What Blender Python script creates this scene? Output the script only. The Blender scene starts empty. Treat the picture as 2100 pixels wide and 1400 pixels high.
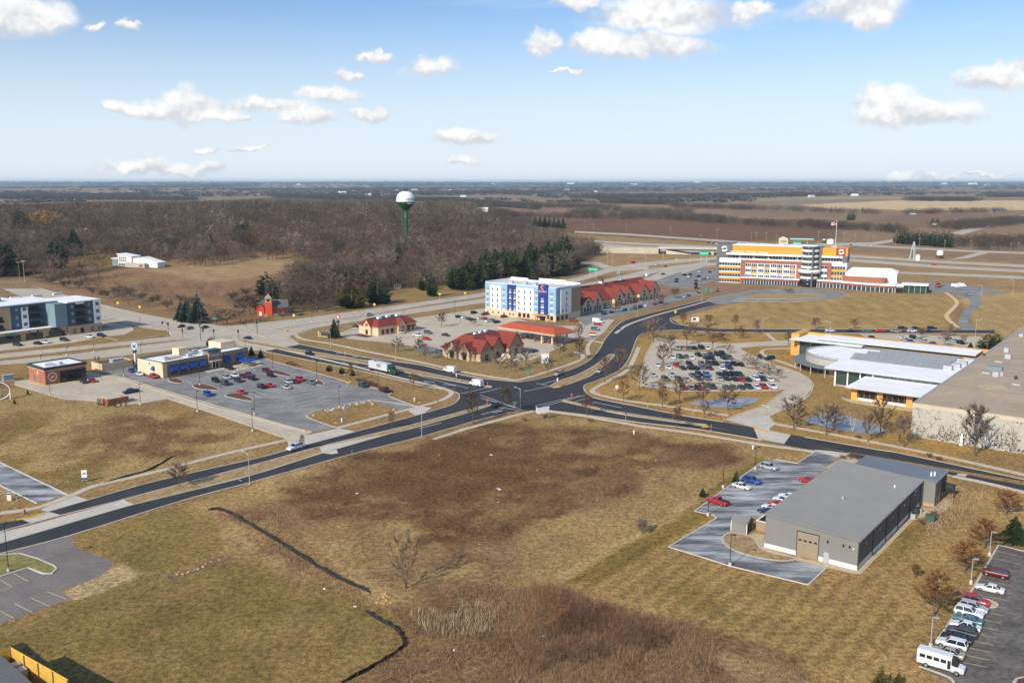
import bpy,math,random
import numpy as np
from mathutils import Vector,Matrix
from mathutils.geometry import tessellate_polygon

# ------------------------------------------------------------------ camera (75 m drone height)
F,CX,CY,YH,HC = 1880.0,1050.0,700.0,373.0,75.0
PITCH = math.atan((CY - YH) / F)
SUN_AZ,SUN_EL = 38.0,32.0          # shadows run 38 degrees right of straight ahead
scene = bpy.context.scene
col = scene.collection
cam_d = bpy.data.cameras.new('camera'); cam = bpy.data.objects.new('camera',cam_d); col.objects.link(cam)
cam_d.sensor_width = 36.0; cam_d.lens = F / 2100.0 * 36.0
cam_d.clip_start = 1.0; cam_d.clip_end = 90000.0
cam.location = (0,0,HC); cam.rotation_euler = (math.pi / 2 - PITCH,0,0)
scene.camera = cam
scene.view_settings.view_transform = 'Standard'; scene.view_settings.look = 'None'
scene.view_settings.exposure = 0.0; scene.view_settings.gamma = 1.0
scene.view_settings.use_curve_mapping = False
scene.cycles.max_bounces = 5; scene.cycles.diffuse_bounces = 2; scene.cycles.glossy_bounces = 2
scene.cycles.transparent_max_bounces = 6; scene.cycles.volume_bounces = 0
scene.cycles.sample_clamp_indirect = 6.0
scene.cycles.use_denoising = True

def lin(h):
    r = []
    for i in (0,2,4):
        c = int(h[i:i + 2],16) / 255.0
        r.append(c / 12.92 if c <= 0.04045 else ((c + 0.055) / 1.055) ** 2.4)
    return tuple(r)

class NT:                                # small node-tree writer
    def __init__(s,tree):
        s.t = tree; tree.nodes.clear()
    def n(s,typ,**kw):
        nd = s.t.nodes.new(typ)
        for k,v in kw.items(): setattr(nd,k,v)
        return nd
    def link(s,a,b): s.t.links.new(a,b)
    def put(s,sock,v):
        if hasattr(v,'is_output'): s.link(v,sock)
        else: sock.default_value = v
    def m(s,op,a,b=0.0,c=None,clamp=False):
        nd = s.n('ShaderNodeMath',operation=op,use_clamp=clamp)
        s.put(nd.inputs[0],a); s.put(nd.inputs[1],b)
        if c is not None: s.put(nd.inputs[2],c)
        return nd.outputs[0]
    def vm(s,op,a,b=None,out=0):
        nd = s.n('ShaderNodeVectorMath',operation=op)
        s.put(nd.inputs[0],a)
        if b is not None: s.put(nd.inputs[1],b)
        return nd.outputs[out]
    def noise(s,vec,scale,detail=4.0,rough=0.55,out='Fac',dist=0.0):
        nd = s.n('ShaderNodeTexNoise'); s.link(vec,nd.inputs['Vector'])
        nd.inputs['Scale'].default_value = scale; nd.inputs['Detail'].default_value = detail
        nd.inputs['Roughness'].default_value = rough; nd.inputs['Distortion'].default_value = dist
        return nd.outputs[out]
    def ramp(s,v,a,b,lo=0.0,hi=1.0):
        nd = s.n('ShaderNodeMapRange',interpolation_type='SMOOTHSTEP')
        s.put(nd.inputs[0],v)
        for i,x in enumerate((a,b,lo,hi)): s.put(nd.inputs[1 + i],x)
        return nd.outputs[0]
    def mix(s,f,a,b,typ='MIX'):
        nd = s.n('ShaderNodeMix',data_type='RGBA',blend_type=typ)
        s.put(nd.inputs[0],f)
        for i,v in ((6,a),(7,b)):
            if not hasattr(v,'is_output') and len(v) == 3: v = (*v,1)
            s.put(nd.inputs[i],v)
        return nd.outputs[2]

# ------------------------------------------------------------------ world: Nishita sky with cumulus clouds
def px_dir(x,y):
    dx,dy = (x - CX) / F,(CY - y) / F
    return Vector((dx,math.cos(PITCH) + dy * math.sin(PITCH),-math.sin(PITCH) + dy * math.cos(PITCH))).normalized()
CLOUDS = [(38,30,85,34),(80,42,50,14),(290,226,58,18),(375,213,60,33),(430,234,60,16),(490,241,22,7),(460,212,30,14),
          (558,215,84,17),(675,193,76,16),(642,241,62,19),(765,229,45,15),(884,139,62,22),(958,283,52,20),(950,327,40,9),
          (330,344,120,17),(432,342,36,15),(428,300,30,10),(520,304,50,8),(765,119,40,9),(716,151,32,10),(188,50,18,9),
          (270,52,30,8),(1118,91,40,22),(1225,82,62,26),(1330,96,140,28),(1360,28,165,42),(1560,26,50,20),(1750,18,115,32),
          (1790,40,52,22),(1815,212,70,32),(1880,232,135,24),(2050,166,78,24),(1163,144,38,6),(1850,361,32,11),
          (1925,363,34,8),(2010,365,60,5),(1180,0,60,12)]
def build_world():
    w = bpy.data.worlds.new('World'); scene.world = w; w.use_nodes = True
    t = NT(w.node_tree)
    out = t.n('ShaderNodeOutputWorld'); bg = t.n('ShaderNodeBackground'); t.link(bg.outputs[0],out.inputs[0])
    sky = t.n('ShaderNodeTexSky',sky_type='NISHITA')
    sky.sun_disc = False; sky.sun_elevation = math.radians(SUN_EL); sky.sun_rotation = math.radians(180 + SUN_AZ)
    sky.altitude = 300; sky.air_density = 1.0; sky.dust_density = 1.3; sky.ozone_density = 2.2
    d = t.n('ShaderNodeTexCoord').outputs['Generated']
    sx = t.n('ShaderNodeSeparateXYZ'); t.link(d,sx.inputs[0])
    az = t.m('ARCTAN2',sx.outputs[0],sx.outputs[1]); el = t.m('ARCSINE',sx.outputs[2])
    cb = t.n('ShaderNodeCombineXYZ'); t.link(az,cb.inputs[0]); t.link(el,cb.inputs[1])
    ae = cb.outputs[0]
    # billow: noise shifts the point before it is tested against each cloud's ellipse
    n1 = t.noise(ae,34,5,0.6,'Color')
    n2 = t.noise(ae,9,2,0.5,'Color')
    sh = t.vm('ADD',t.vm('MULTIPLY',t.vm('SUBTRACT',n1,(.5,.5,.5)),(.05,.032,0)),t.vm('MULTIPLY',t.vm('SUBTRACT',n2,(.5,.5,.5)),(.05,.016,0)))
    q = t.vm('ADD',ae,sh)
    rnd = random.Random(5)
    els = []
    for (x,y,rx,ry) in CLOUDS:
        v = px_dir(x,y); els.append((math.atan2(v.x,v.y),math.asin(v.z),rx / F * 1.03,ry / F * 1.1))
    for i in range(12):                  # the same fair-weather clouds go on all round
        a = math.radians(rnd.uniform(36,324)); e = rnd.uniform(.02,.5)
        r = rnd.uniform(.03,.12) * (1 + e); els.append((a if a < math.pi else a - 2 * math.pi,e,r,r * .26))
    best = None
    for (a,e,rx,ry) in els:
        dv = t.n('ShaderNodeVectorMath',operation='MULTIPLY_ADD'); t.link(q,dv.inputs[0]); dv.inputs[1].default_value = (1 / rx,1 / ry,0); dv.inputs[2].default_value = (-a / rx,-e / ry,0)
        l2 = t.vm('DOT_PRODUCT',dv.outputs[0],dv.outputs[0],out=1)
        best = l2 if best is None else t.m('MINIMUM',best,l2)
    best = t.m('SUBTRACT',1.0,t.m('SQRT',best))
    lit = None                            # the same clouds lifted a little: what lies outside it is the shaded base
    for (a,e,rx,ry) in els[:len(CLOUDS)]:
        e2 = e + ry * .55
        dv = t.n('ShaderNodeVectorMath',operation='MULTIPLY_ADD'); t.link(q,dv.inputs[0]); dv.inputs[1].default_value = (.9 / rx,.9 / ry,0); dv.inputs[2].default_value = (-.9 * a / rx,-.9 * e2 / ry,0)
        l2 = t.vm('DOT_PRODUCT',dv.outputs[0],dv.outputs[0],out=1)
        lit = l2 if lit is None else t.m('MINIMUM',lit,l2)
    base_shade = t.ramp(t.m('SQRT',lit),.5,1.12)
    dens = t.ramp(best,-0.1,0.5)
    # the sunlit tops are white and the bases grey: cloud thickness above the point, from the same field read a little higher
    n3 = t.noise(t.vm('ADD',ae,(0,.012,0)),34,4,0.6)
    n1s = t.noise(ae,34,4,0.6)
    relief = t.m('SUBTRACT',n1s,n3)
    core = t.ramp(best,.35,.9)
    bright = t.m('SUBTRACT',t.m('ADD',0.9,t.m('MULTIPLY',relief,.9)),t.m('ADD',t.m('MULTIPLY',core,.06),t.m('MULTIPLY',base_shade,.3)))
    ccol = t.mix(t.ramp(bright,.55,1.0),(.64,.66,.71),(1.0,.99,.965))
    # high thin cirrus
    mp = t.n('ShaderNodeMapping'); t.link(ae,mp.inputs[0]); mp.inputs['Rotation'].default_value = (0,0,.16); mp.inputs['Scale'].default_value = (1.6,13,1)
    ci = t.noise(mp.outputs[0],2.2,6,0.62,dist=.6)
    side = t.ramp(az,-.4,.4,.4,1.0)
    veil = t.m('MULTIPLY',t.ramp(ci,.42,.8,0,.6),side)
    low = t.ramp(el,.0,.22,.82,0.0)
    veil = t.m('MAXIMUM',veil,low)
    K = 8.4
    s1 = t.mix(veil,t.vm('MULTIPLY',sky.outputs[0],(.74,.93,1.13)),(.82 * K,.89 * K,.985 * K))
    vmul = t.n('ShaderNodeVectorMath',operation='SCALE'); t.link(ccol,vmul.inputs[0]); vmul.inputs['Scale'].default_value = K * .98
    s2 = t.mix(t.m('MULTIPLY',dens,.95),s1,vmul.outputs[0])
    t.link(s2,bg.inputs[0]); bg.inputs[1].default_value = 0.13
    w.cycles.sampling_method = 'MANUAL'; w.cycles.sample_map_resolution = 256
build_world()
sl = bpy.data.lights.new('sun','SUN'); so = bpy.data.objects.new('sun',sl); col.objects.link(so)
sl.energy = 4.9; sl.angle = math.radians(0.53); sl.color = (1.0,.91,.77)
_a = math.radians(SUN_AZ); _e = math.radians(SUN_EL)
so.rotation_euler = Vector((math.sin(_a) * math.cos(_e),math.cos(_a) * math.cos(_e),-math.sin(_e))).to_track_quat('-Z','Y').to_euler()
so.location = (-200,-200,300)
# ------------------------------------------------------------------ helpers
R = random.Random(11)
def sstep(a,b,x):
    t = np.clip((x - a) / (b - a),0,1); return t * t * (3 - 2 * t)
_hash = np.random.RandomState(3).rand(256,256)
def vnoise(x,y):
    xi = np.floor(x).astype(int); yi = np.floor(y).astype(int); fx = x - xi; fy = y - yi
    fx = fx * fx * (3 - 2 * fx); fy = fy * fy * (3 - 2 * fy)
    h = lambda i,j: _hash[i & 255,j & 255]
    return (h(xi,yi) * (1 - fx) + h(xi + 1,yi) * fx) * (1 - fy) + (h(xi,yi + 1) * (1 - fx) + h(xi + 1,yi + 1) * fx) * fy
def fbm(x,y,o=4):
    s = 0; a = .5; t = 0
    for i in range(o):
        s = s + a * vnoise(x + 17.3 * i,y + 9.1 * i); t += a; a *= .5; x = x * 2.03; y = y * 2.03
    return s / t
def terrain(x,y):
    """ground height: flat round the junction, a wooded rise to the left beyond 650 m, rolling land in the distance"""
    x = np.asarray(x,float); y = np.asarray(y,float)
    lat = x / np.maximum(y,1.0)
    left = 1 - sstep(-.09,.07,lat)
    hill = 32 * sstep(640,1350,y) * (1 - sstep(1900,2900,y)) * left * (.82 + .36 * vnoise(x / 260,y / 260))
    far = sstep(3200,9000,y) * 26 * fbm(x / 1900 + 5,y / 1900,3) + sstep(9000,20000,y) * (42 + 24 * fbm(x / 3300 + 9,y / 5200 + 3,3) - 10 * np.exp(-((lat - .02) / .2) ** 2))
    return hill + far
def tz(x,y): return float(terrain(x,y))
def ray(x,y):
    dx,dy = (x - CX) / F,(CY - y) / F
    return dx,math.cos(PITCH) + dy * math.sin(PITCH),-math.sin(PITCH) + dy * math.cos(PITCH)
def G(x,y,z=0.0):
    """ground point seen at a pixel of the photograph (flat ground at height z)"""
    rx,ry,rz = ray(x,y); t = (z - HC) / rz
    return Vector((rx * t,ry * t))
def GT(x,y):
    """the same, on the rolling terrain"""
    rx,ry,rz = ray(x,y); d = 100.0
    while d < 30000:
        t = d / ry; z = HC + rz * t
        if z <= tz(rx * t,d): break
        d *= 1.004
    return Vector((rx * d / ry,d,tz(rx * d / ry,d)))
def ZT(ytop,ybase):
    """height of a thing standing at ground row ybase whose top shows at row ytop"""
    Y = G(CX,ybase).y; rx,ry,rz = ray(CX,ytop); return HC + rz * Y / ry
def px_m(y): return F / (G(CX,y).y * math.cos(PITCH) + HC * math.sin(PITCH))     # photo pixels per metre at a ground row

def tag(o,label=None,cat=None,group=None,kind=None):
    if label: o['label'] = label
    if cat: o['category'] = cat
    if group: o['group'] = group
    if kind: o['kind'] = kind
    return o
def empty(name,loc,rz=0.0,label=None,cat=None,group=None):
    o = bpy.data.objects.new(name,None); col.objects.link(o)
    o.location = (loc[0],loc[1],loc[2] if len(loc) > 2 else 0.0); o.rotation_euler = (0,0,rz); o.empty_display_size = .1
    return tag(o,label,cat,group)
class MB:
    """collects shapes and links them as one mesh object"""
    def __init__(s): s.v = []; s.f = []
    def add(s,vs,fs):
        n = len(s.v); s.v += [tuple(q) for q in vs]; s.f += [tuple(n + i for i in f) for f in fs]; return s
    def box(s,x0,x1,y0,y1,z0,z1):
        return s.add([(x0,y0,z0),(x1,y0,z0),(x1,y1,z0),(x0,y1,z0),(x0,y0,z1),(x1,y0,z1),(x1,y1,z1),(x0,y1,z1)],
                     [(0,3,2,1),(4,5,6,7),(0,1,5,4),(1,2,6,5),(2,3,7,6),(3,0,4,7)])
    def prism(s,poly,z0,z1):
        n = len(poly); a = sum(poly[i][0] * poly[(i + 1) % n][1] - poly[(i + 1) % n][0] * poly[i][1] for i in range(n))
        if a < 0: poly = poly[::-1]
        vs = [(p[0],p[1],z0) for p in poly] + [(p[0],p[1],z1) for p in poly]
        tri = tessellate_polygon([[Vector((p[0],p[1],0)) for p in poly]])
        fs = [tuple(n + i for i in t) for t in tri] + [tuple(reversed(t)) for t in tri]
        fs += [(i,(i + 1) % n,n + (i + 1) % n,n + i) for i in range(n)]
        return s.add(vs,fs)
    def sheet(s,poly,z):
        tri = tessellate_polygon([[Vector((p[0],p[1],0)) for p in poly]])
        fs = []
        for t in tri:
            a,b,c = (poly[i] for i in t)
            cr = (b[0] - a[0]) * (c[1] - a[1]) - (b[1] - a[1]) * (c[0] - a[0])
            fs.append(tuple(t) if cr > 0 else tuple(reversed(t)))
        return s.add([(p[0],p[1],z) for p in poly],fs)
    def tube(s,pts,rad,n=6,caps=True):
        base = len(s.v); k = len(pts)
        for i,p in enumerate(pts):
            p = Vector(p); a = Vector(pts[max(i - 1,0)]); b = Vector(pts[min(i + 1,k - 1)]); d = (b - a).normalized()
            u = d.cross(Vector((0,0,1)) if abs(d.z) < .95 else Vector((1,0,0))).normalized(); w = d.cross(u)
            r = rad[i] if hasattr(rad,'__len__') else rad
            for j in range(n):
                t = 2 * math.pi * j / n; q = p + (u * math.cos(t) + w * math.sin(t)) * r; s.v.append(tuple(q))
        for i in range(k - 1):
            for j in range(n):
                s.f.append((base + i * n + j,base + i * n + (j + 1) % n,base + (i + 1) * n + (j + 1) % n,base + (i + 1) * n + j))
        if caps:
            s.f.append(tuple(base + j for j in reversed(range(n)))); s.f.append(tuple(base + (k - 1) * n + j for j in range(n)))
        return s
    def lathe(s,prof,n=24,c=(0,0)):
        base = len(s.v)
        for r,z in prof:
            for j in range(n):
                t = 2 * math.pi * j / n; s.v.append((c[0] + r * math.cos(t),c[1] + r * math.sin(t),z))
        for i in range(len(prof) - 1):
            for j in range(n):
                s.f.append((base + i * n + j,base + i * n + (j + 1) % n,base + (i + 1) * n + (j + 1) % n,base + (i + 1) * n + j))
        s.f.append(tuple(base + j for j in reversed(range(n)))); s.f.append(tuple(base + (len(prof) - 1) * n + j for j in range(n)))
        return s
    def ribbon(s,a,b,z):
        """strip between two polylines of equal count"""
        n = len(a); vs = [(p[0],p[1],z) for p in a] + [(p[0],p[1],z) for p in b]
        return s.add(vs,[(i,i + 1,n + i + 1,n + i) for i in range(n - 1)])
    def mesh(s,name,smooth=False):
        me = bpy.data.meshes.new(name); me.from_pydata(s.v,[],s.f); me.validate()
        if smooth: me.shade_smooth()
        return me
    def build(s,name,mat,parent=None,smooth=False,loc=None,kind=None):
        o = bpy.data.objects.new(name,s.mesh(name,smooth)); col.objects.link(o); o.data.materials.append(mat)
        if parent: o.parent = parent
        if loc: o.location = loc
        if kind: o['kind'] = kind
        return o
_unit = {}
def ubox(mat):
    if mat.name not in _unit:
        me = MB().box(-.5,.5,-.5,.5,-.5,.5).mesh('box'); me.materials.append(mat); _unit[mat.name] = me
    return _unit[mat.name]
def part(name,me,parent=None,loc=(0,0,0),rot=(0,0,0),scale=(1,1,1)):
    o = bpy.data.objects.new(name,me); col.objects.link(o)
    if parent: o.parent = parent
    o.location = loc; o.rotation_euler = rot; o.scale = scale
    return o
def pbox(name,mat,parent,x0,x1,y0,y1,z0,z1):
    return part(name,ubox(mat),parent,((x0 + x1) / 2,(y0 + y1) / 2,(z0 + z1) / 2),(0,0,0),(abs(x1 - x0),abs(y1 - y0),abs(z1 - z0)))
def copy_tree(o,parent=None):
    c = o.copy(); col.objects.link(c)
    if parent is not None: c.parent = parent
    for ch in o.children: copy_tree(ch,c)
    return c
def cr(pts,k=6,closed=False):
    """Catmull-Rom through points"""
    P = [Vector(p) for p in pts]; n = len(P); out = []
    for i in range(n if closed else n - 1):
        g = (lambda j: P[j % n]) if closed else (lambda j: P[max(0,min(n - 1,j))])
        a,b,c,d = g(i - 1),g(i),g(i + 1),g(i + 2)
        for j in range(k):
            t = j / k
            out.append(.5 * ((2 * b) + (c - a) * t + (2 * a - 5 * b + 4 * c - d) * t * t + (3 * b - a - 3 * c + d) * t ** 3))
    if not closed: out.append(P[-1])
    return out
def W(pts): return [G(*p) for p in pts]
def offset(pl,d):
    """polyline shifted d metres to its left"""
    out = []
    for i,p in enumerate(pl):
        a = pl[max(i - 1,0)]; b = pl[min(i + 1,len(pl) - 1)]; t = (b - a)
        if t.length < 1e-6: t = Vector((1,0))
        t.normalize(); out.append(Vector((p.x - t.y * d,p.y + t.x * d)))
    return out
def resample(pl,step):
    out = [pl[0]]; acc = 0
    for a,b in zip(pl,pl[1:]):
        L = (b - a).length
        while acc + L >= step and L > 0:
            t = (step - acc) / L; a = a + (b - a) * t; out.append(a); L = (b - a).length; acc = 0
        acc += L
    return out
# ------------------------------------------------------------------ materials
MATS = {}
def mat(name,c,rough=.7,var=.12,scale=.6,metal=0.0,bump=0.0,bscale=8.0,spec=.4,streak=None,fine=None):
    """procedural surface: base colour broken up by world-space noise, optional streaks and fine grain"""
    if name in MATS: return MATS[name]
    m = bpy.data.materials.new(name); m.use_nodes = True; MATS[name] = m
    if isinstance(c,str): c = lin(c)
    t = NT(m.node_tree); o = t.n('ShaderNodeOutputMaterial'); b = t.n('ShaderNodeBsdfPrincipled'); t.link(b.outputs[0],o.inputs[0])
    pos = t.n('ShaderNodeNewGeometry').outputs['Position']
    n = t.noise(pos,scale,5,.6)
    f = t.ramp(n,.25,.75,1 - var,1 + var)
    if fine:
        f = t.m('MULTIPLY',f,t.ramp(t.noise(pos,fine[0],3,.6),.25,.75,1 - fine[1],1 + fine[1]))
    base = t.vm('SCALE',(c[0],c[1],c[2])); base.node.inputs['Scale'].default_value = 1; t.link(f,base.node.inputs['Scale'])
    if streak:
        rot,sc,c2,lo,hi = streak
        mp = t.n('ShaderNodeMapping'); t.link(pos,mp.inputs[0]); mp.inputs['Rotation'].default_value = (0,0,math.radians(-rot)); mp.inputs['Scale'].default_value = sc
        sn = t.noise(mp.outputs[0],1.0,6,.62)
        base = t.mix(t.ramp(sn,lo,hi),base,lin(c2))
    t.link(base,b.inputs['Base Color'])
    b.inputs['Roughness'].default_value = rough; b.inputs['Metallic'].default_value = metal; b.inputs['Specular IOR Level'].default_value = spec
    if bump:
        bp = t.n('ShaderNodeBump'); bp.inputs['Strength'].default_value = bump; bp.inputs['Distance'].default_value = .1
        t.link(t.noise(pos,bscale,4,.6),bp.inputs['Height']); t.link(bp.outputs[0],b.inputs['Normal'])
    return m
M = {}
M['asphalt'] = mat('asphalt',(.033,.034,.036),.85,.3,.12,fine=(1.3,.25),streak=(-37,(.05,.4,1),'6a6762',.57,.92))
M['asphalt_worn'] = mat('asphalt_worn',(.21,.205,.195),.9,.3,.1,fine=(1.2,.2),streak=(20,(.03,.22,1),'9b9a96',.45,.85))
M['asphalt_salt'] = mat('asphalt_salt',(.085,.087,.09),.9,.3,.1,fine=(1.5,.25),streak=(-12,(.07,.3,1),'c2c5c8',.34,.78))
M['asphalt_brown'] = mat('asphalt_brown',(.19,.165,.15),.9,.14,.15,fine=(1.5,.12))
M['asphalt_old'] = mat('asphalt_old',(.125,.112,.10),.9,.35,.2,fine=(1.0,.3),streak=(-25,(.1,.5,1),'8d877f',.55,.9))
M['concrete_road'] = mat('concrete_road',(.46,.40,.315),.85,.1,.05,fine=(.4,.1),streak=(30,(.02,.25,1),'9a8f7e',.5,.9))
M['concrete_lot'] = mat('concrete_lot',(.49,.415,.315),.85,.12,.08,fine=(.5,.1))
M['concrete_pale'] = mat('concrete_pale',(.52,.475,.41),.85,.1,.15,fine=(.8,.08))
M['kerb'] = mat('kerb',(.50,.43,.34),.85,.15,.2)
M['kerb_white'] = mat('kerb_white',(.54,.52,.47),.8,.1,.3)
M['sidewalk'] = mat('sidewalk',(.52,.44,.34),.85,.12,.3)
M['paint_white'] = mat('paint_white',(.62,.62,.6),.7,.25,1.2)
M['paint_yellow'] = mat('paint_yellow',(.62,.36,.06),.7,.2,.8)
M['paint_tan'] = mat('paint_tan',(.60,.43,.24),.7,.2,.8)
M['mulch'] = mat('mulch',(.115,.055,.035),.95,.3,1.5,fine=(4,.3))
M['stone'] = mat('stone',(.45,.38,.28),.9,.25,.8,bump=.4)
M['stone_gold'] = mat('stone_gold',(.5,.33,.13),.9,.25,.8,bump=.4)
M['gravel'] = mat('gravel',(.50,.40,.26),.95,.2,1.0,fine=(6,.25))
M['sand'] = mat('sand',(.48,.37,.22),.95,.2,.4,fine=(3,.2))
M['white'] = mat('white',(.78,.78,.77),.6,.05,.2)
M['roof_white'] = mat('roof_white',(.84,.84,.84),.7,.07,.15,streak=(0,(.2,.2,1),'b9b7b2',.62,.9))
M['cream'] = mat('cream',(.62,.47,.31),.8,.06,.3)
M['tan'] = mat('tan',(.45,.34,.22),.85,.1,.4)
M['tan_dark'] = mat('tan_dark',(.33,.24,.16),.85,.1,.4)
M['stone_brown'] = mat('stone_brown',(.24,.18,.125),.9,.3,1.2,fine=(2.5,.3))
M['brick_red'] = mat('brick_red',(.36,.135,.075),.9,.15,.8,fine=(3,.15))
M['brick_tan'] = mat('brick_tan',(.42,.31,.19),.9,.12,.8,fine=(3,.12))
M['brick_dark'] = mat('brick_dark',(.10,.055,.045),.9,.2,.8)
M['roof_red'] = mat('roof_red',(.205,.036,.025),.85,.14,.25,fine=(1.5,.12))
M['roof_orange'] = mat('roof_orange',(.44,.085,.035),.7,.08,.3)
M['roof_shingle'] = mat('roof_shingle',(.12,.11,.105),.9,.2,.4)
M['roof_metal'] = mat('roof_metal',(.245,.245,.24),.5,.05,.2,metal=.15)
M['wall_metal'] = mat('wall_metal',(.225,.22,.21),.55,.04,.2,metal=.1)
M['wall_charcoal'] = mat('wall_charcoal',(.135,.125,.12),.6,.06,.2)
M['block_white'] = mat('block_white',(.62,.61,.59),.8,.05,.3)
M['roof_gravel'] = mat('roof_gravel',(.40,.315,.225),.95,.1,.06,fine=(.7,.1),streak=(-38,(.03,.22,1),'8f7e69',.5,.85))
M['concrete_panel'] = mat('concrete_panel',(.41,.39,.34),.85,.08,.15,fine=(1.2,.08))
M['charcoal'] = mat('charcoal',(.045,.047,.052),.7,.1,.3)
M['black'] = mat('black',(.012,.012,.013),.5,.1,.5)
M['slate_blue'] = mat('slate_blue',(.045,.085,.125),.7,.06,.3)
M['teal_grey'] = mat('teal_grey',(.17,.25,.29),.7,.05,.3)
M['light_blue'] = mat('light_blue',(.25,.41,.56),.7,.04,.3)
M['navy'] = mat('navy',(.012,.035,.20),.6,.05,.3)
M['awning_blue'] = mat('awning_blue',(.012,.06,.26),.7,.08,.6)
M['orange'] = mat('orange',(.72,.30,.035),.6,.04,.3)
M['orange_wood'] = mat('orange_wood',(.62,.33,.075),.7,.12,.4)
M['dark_red'] = mat('dark_red',(.30,.04,.03),.7,.08,.4)
M['schoolhouse_red'] = mat('schoolhouse_red',(.62,.07,.025),.7,.1,.4)
M['terracotta'] = mat('terracotta',(.30,.115,.07),.8,.08,.4)
M['summit_brown'] = mat('summit_brown',(.25,.065,.02),.7,.05,.3)
M['glass_blue'] = mat('glass_blue',(.05,.06,.08),.15,.3,.25,spec=.8)
M['pylon'] = mat('pylon_grey',(.13,.13,.135),.7,.05,.3)
M['glass'] = mat('glass',(.015,.02,.026),.08,.2,.2,spec=.8)
M['glass_green'] = mat('glass_green',(.03,.06,.055),.08,.3,.15,spec=.8)
M['glass_pale'] = mat('glass_pale',(.22,.28,.29),.15,.15,.3,spec=.7)
M['glass_grey'] = mat('glass_grey',(.12,.15,.16),.12,.2,.3,spec=.7)
M['solar'] = mat('solar',(.30,.31,.31),.35,.08,.25)
M['steel'] = mat('steel',(.50,.47,.42),.5,.05,.5,metal=.3)
M['galv'] = mat('galv',(.46,.48,.5),.5,.08,.5,metal=.3)
M['pole_dark'] = mat('pole_dark',(.02,.024,.022),.5,.1,.5)
M['pole_wood'] = mat('pole_wood',(.30,.25,.20),.9,.15,.5)
M['sign_red'] = mat('sign_red',(.55,.02,.02),.5,.05,.5)
M['sign_green'] = mat('sign_green',(.01,.30,.17),.5,.05,.5)
M['sign_yellow'] = mat('sign_yellow',(.8,.55,.02),.5,.05,.5)
M['tower_green'] = mat('tower_green',(.012,.075,.024),.45,.06,.15)
M['tower_white'] = mat('tower_white',(.80,.80,.78),.45,.04,.15)
M['fence_black'] = mat('fence_black',(.018,.019,.022),.9,.3,1.5)
M['fence_wood'] = mat('fence_wood',(.62,.37,.06),.7,.12,1.5)
M['teal'] = mat('teal',(.05,.28,.27),.6,.08,.5)
M['pond'] = mat('pond',(.27,.28,.285),.38,.15,.12,spec=.35,streak=(10,(.06,.2,1),'a3a8ab',.5,.8))
M['bark'] = mat('bark',(.115,.088,.068),.95,.25,1.5)
M['bark_pale'] = mat('bark_pale',(.42,.37,.30),.9,.2,1.5)
M['tyre'] = mat('tyre',(.012,.012,.012),.8,.1,3)
M['rim'] = mat('rim',(.42,.42,.43),.35,.05,3,metal=.6)
M['headlight'] = mat('headlight',(.75,.76,.78),.15,.02,3)
M['taillight'] = mat('taillight',(.45,.01,.01),.25,.02,3)
M['plastic'] = mat('plastic',(.03,.03,.032),.6,.1,3)
CARC = {'white': (.74,.75,.76),'silver': (.42,.44,.46),'grey': (.12,.13,.14),'dark grey': (.05,.055,.06),'black': (.012,.013,.016),'red': (.46,.018,.018),
        'maroon': (.14,.012,.018),'navy': (.012,.03,.09),'blue': (.015,.07,.33),'bright blue': (.02,.22,.62),'dark green': (.02,.055,.05),'teal': (.06,.19,.22),
        'tan': (.40,.35,.27),'grey green': (.14,.2,.19),'orange': (.55,.12,.02),'purple': (.10,.03,.12),'pink red': (.55,.03,.10),'pale blue': (.3,.38,.45)}
def paint(c):
    return mat('car_paint_' + c.replace(' ','_'),CARC[c],.22,.03,.5,metal=.15,spec=.6)
def foliage(name,c1,c2,rough=.85,trans=0.0,rv=.35):
    """twigs or needles; every tree gets its own shade of the same colour"""
    if name in MATS: return MATS[name]
    m = bpy.data.materials.new(name); m.use_nodes = True; MATS[name] = m
    t = NT(m.node_tree); o = t.n('ShaderNodeOutputMaterial'); b = t.n('ShaderNodeBsdfPrincipled'); t.link(b.outputs[0],o.inputs[0])
    inf = t.n('ShaderNodeObjectInfo'); pos = t.n('ShaderNodeNewGeometry').outputs['Position']
    f = t.m('ADD',t.m('MULTIPLY',inf.outputs['Random'],.5),t.m('MULTIPLY',t.noise(pos,.35,3,.6),.5))
    cc = t.mix(t.ramp(f,.2,.8),c1,c2)
    t.link(cc,b.inputs['Base Color']); b.inputs['Roughness'].default_value = rough; b.inputs['Specular IOR Level'].default_value = .1
    return m
M['twig'] = foliage('twig_grey',(.085,.064,.048),(.145,.112,.085))
M['twig_red'] = foliage('twig_red',(.13,.062,.04),(.195,.098,.06))
M['twig_orange'] = foliage('twig_orange',(.19,.09,.038),(.27,.132,.055))
M['twig_pink'] = foliage('twig_pink',(.15,.105,.082),(.22,.16,.125))
M['needle'] = foliage('needle_green',(.022,.038,.016),(.042,.062,.024))
M['needle_blue'] = foliage('needle_blue',(.045,.07,.062),(.075,.105,.09))
M['needle_olive'] = foliage('needle_olive',(.055,.056,.018),(.085,.08,.026))
M['willow'] = foliage('willow_yellow',(.34,.19,.05),(.42,.25,.07))
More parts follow.
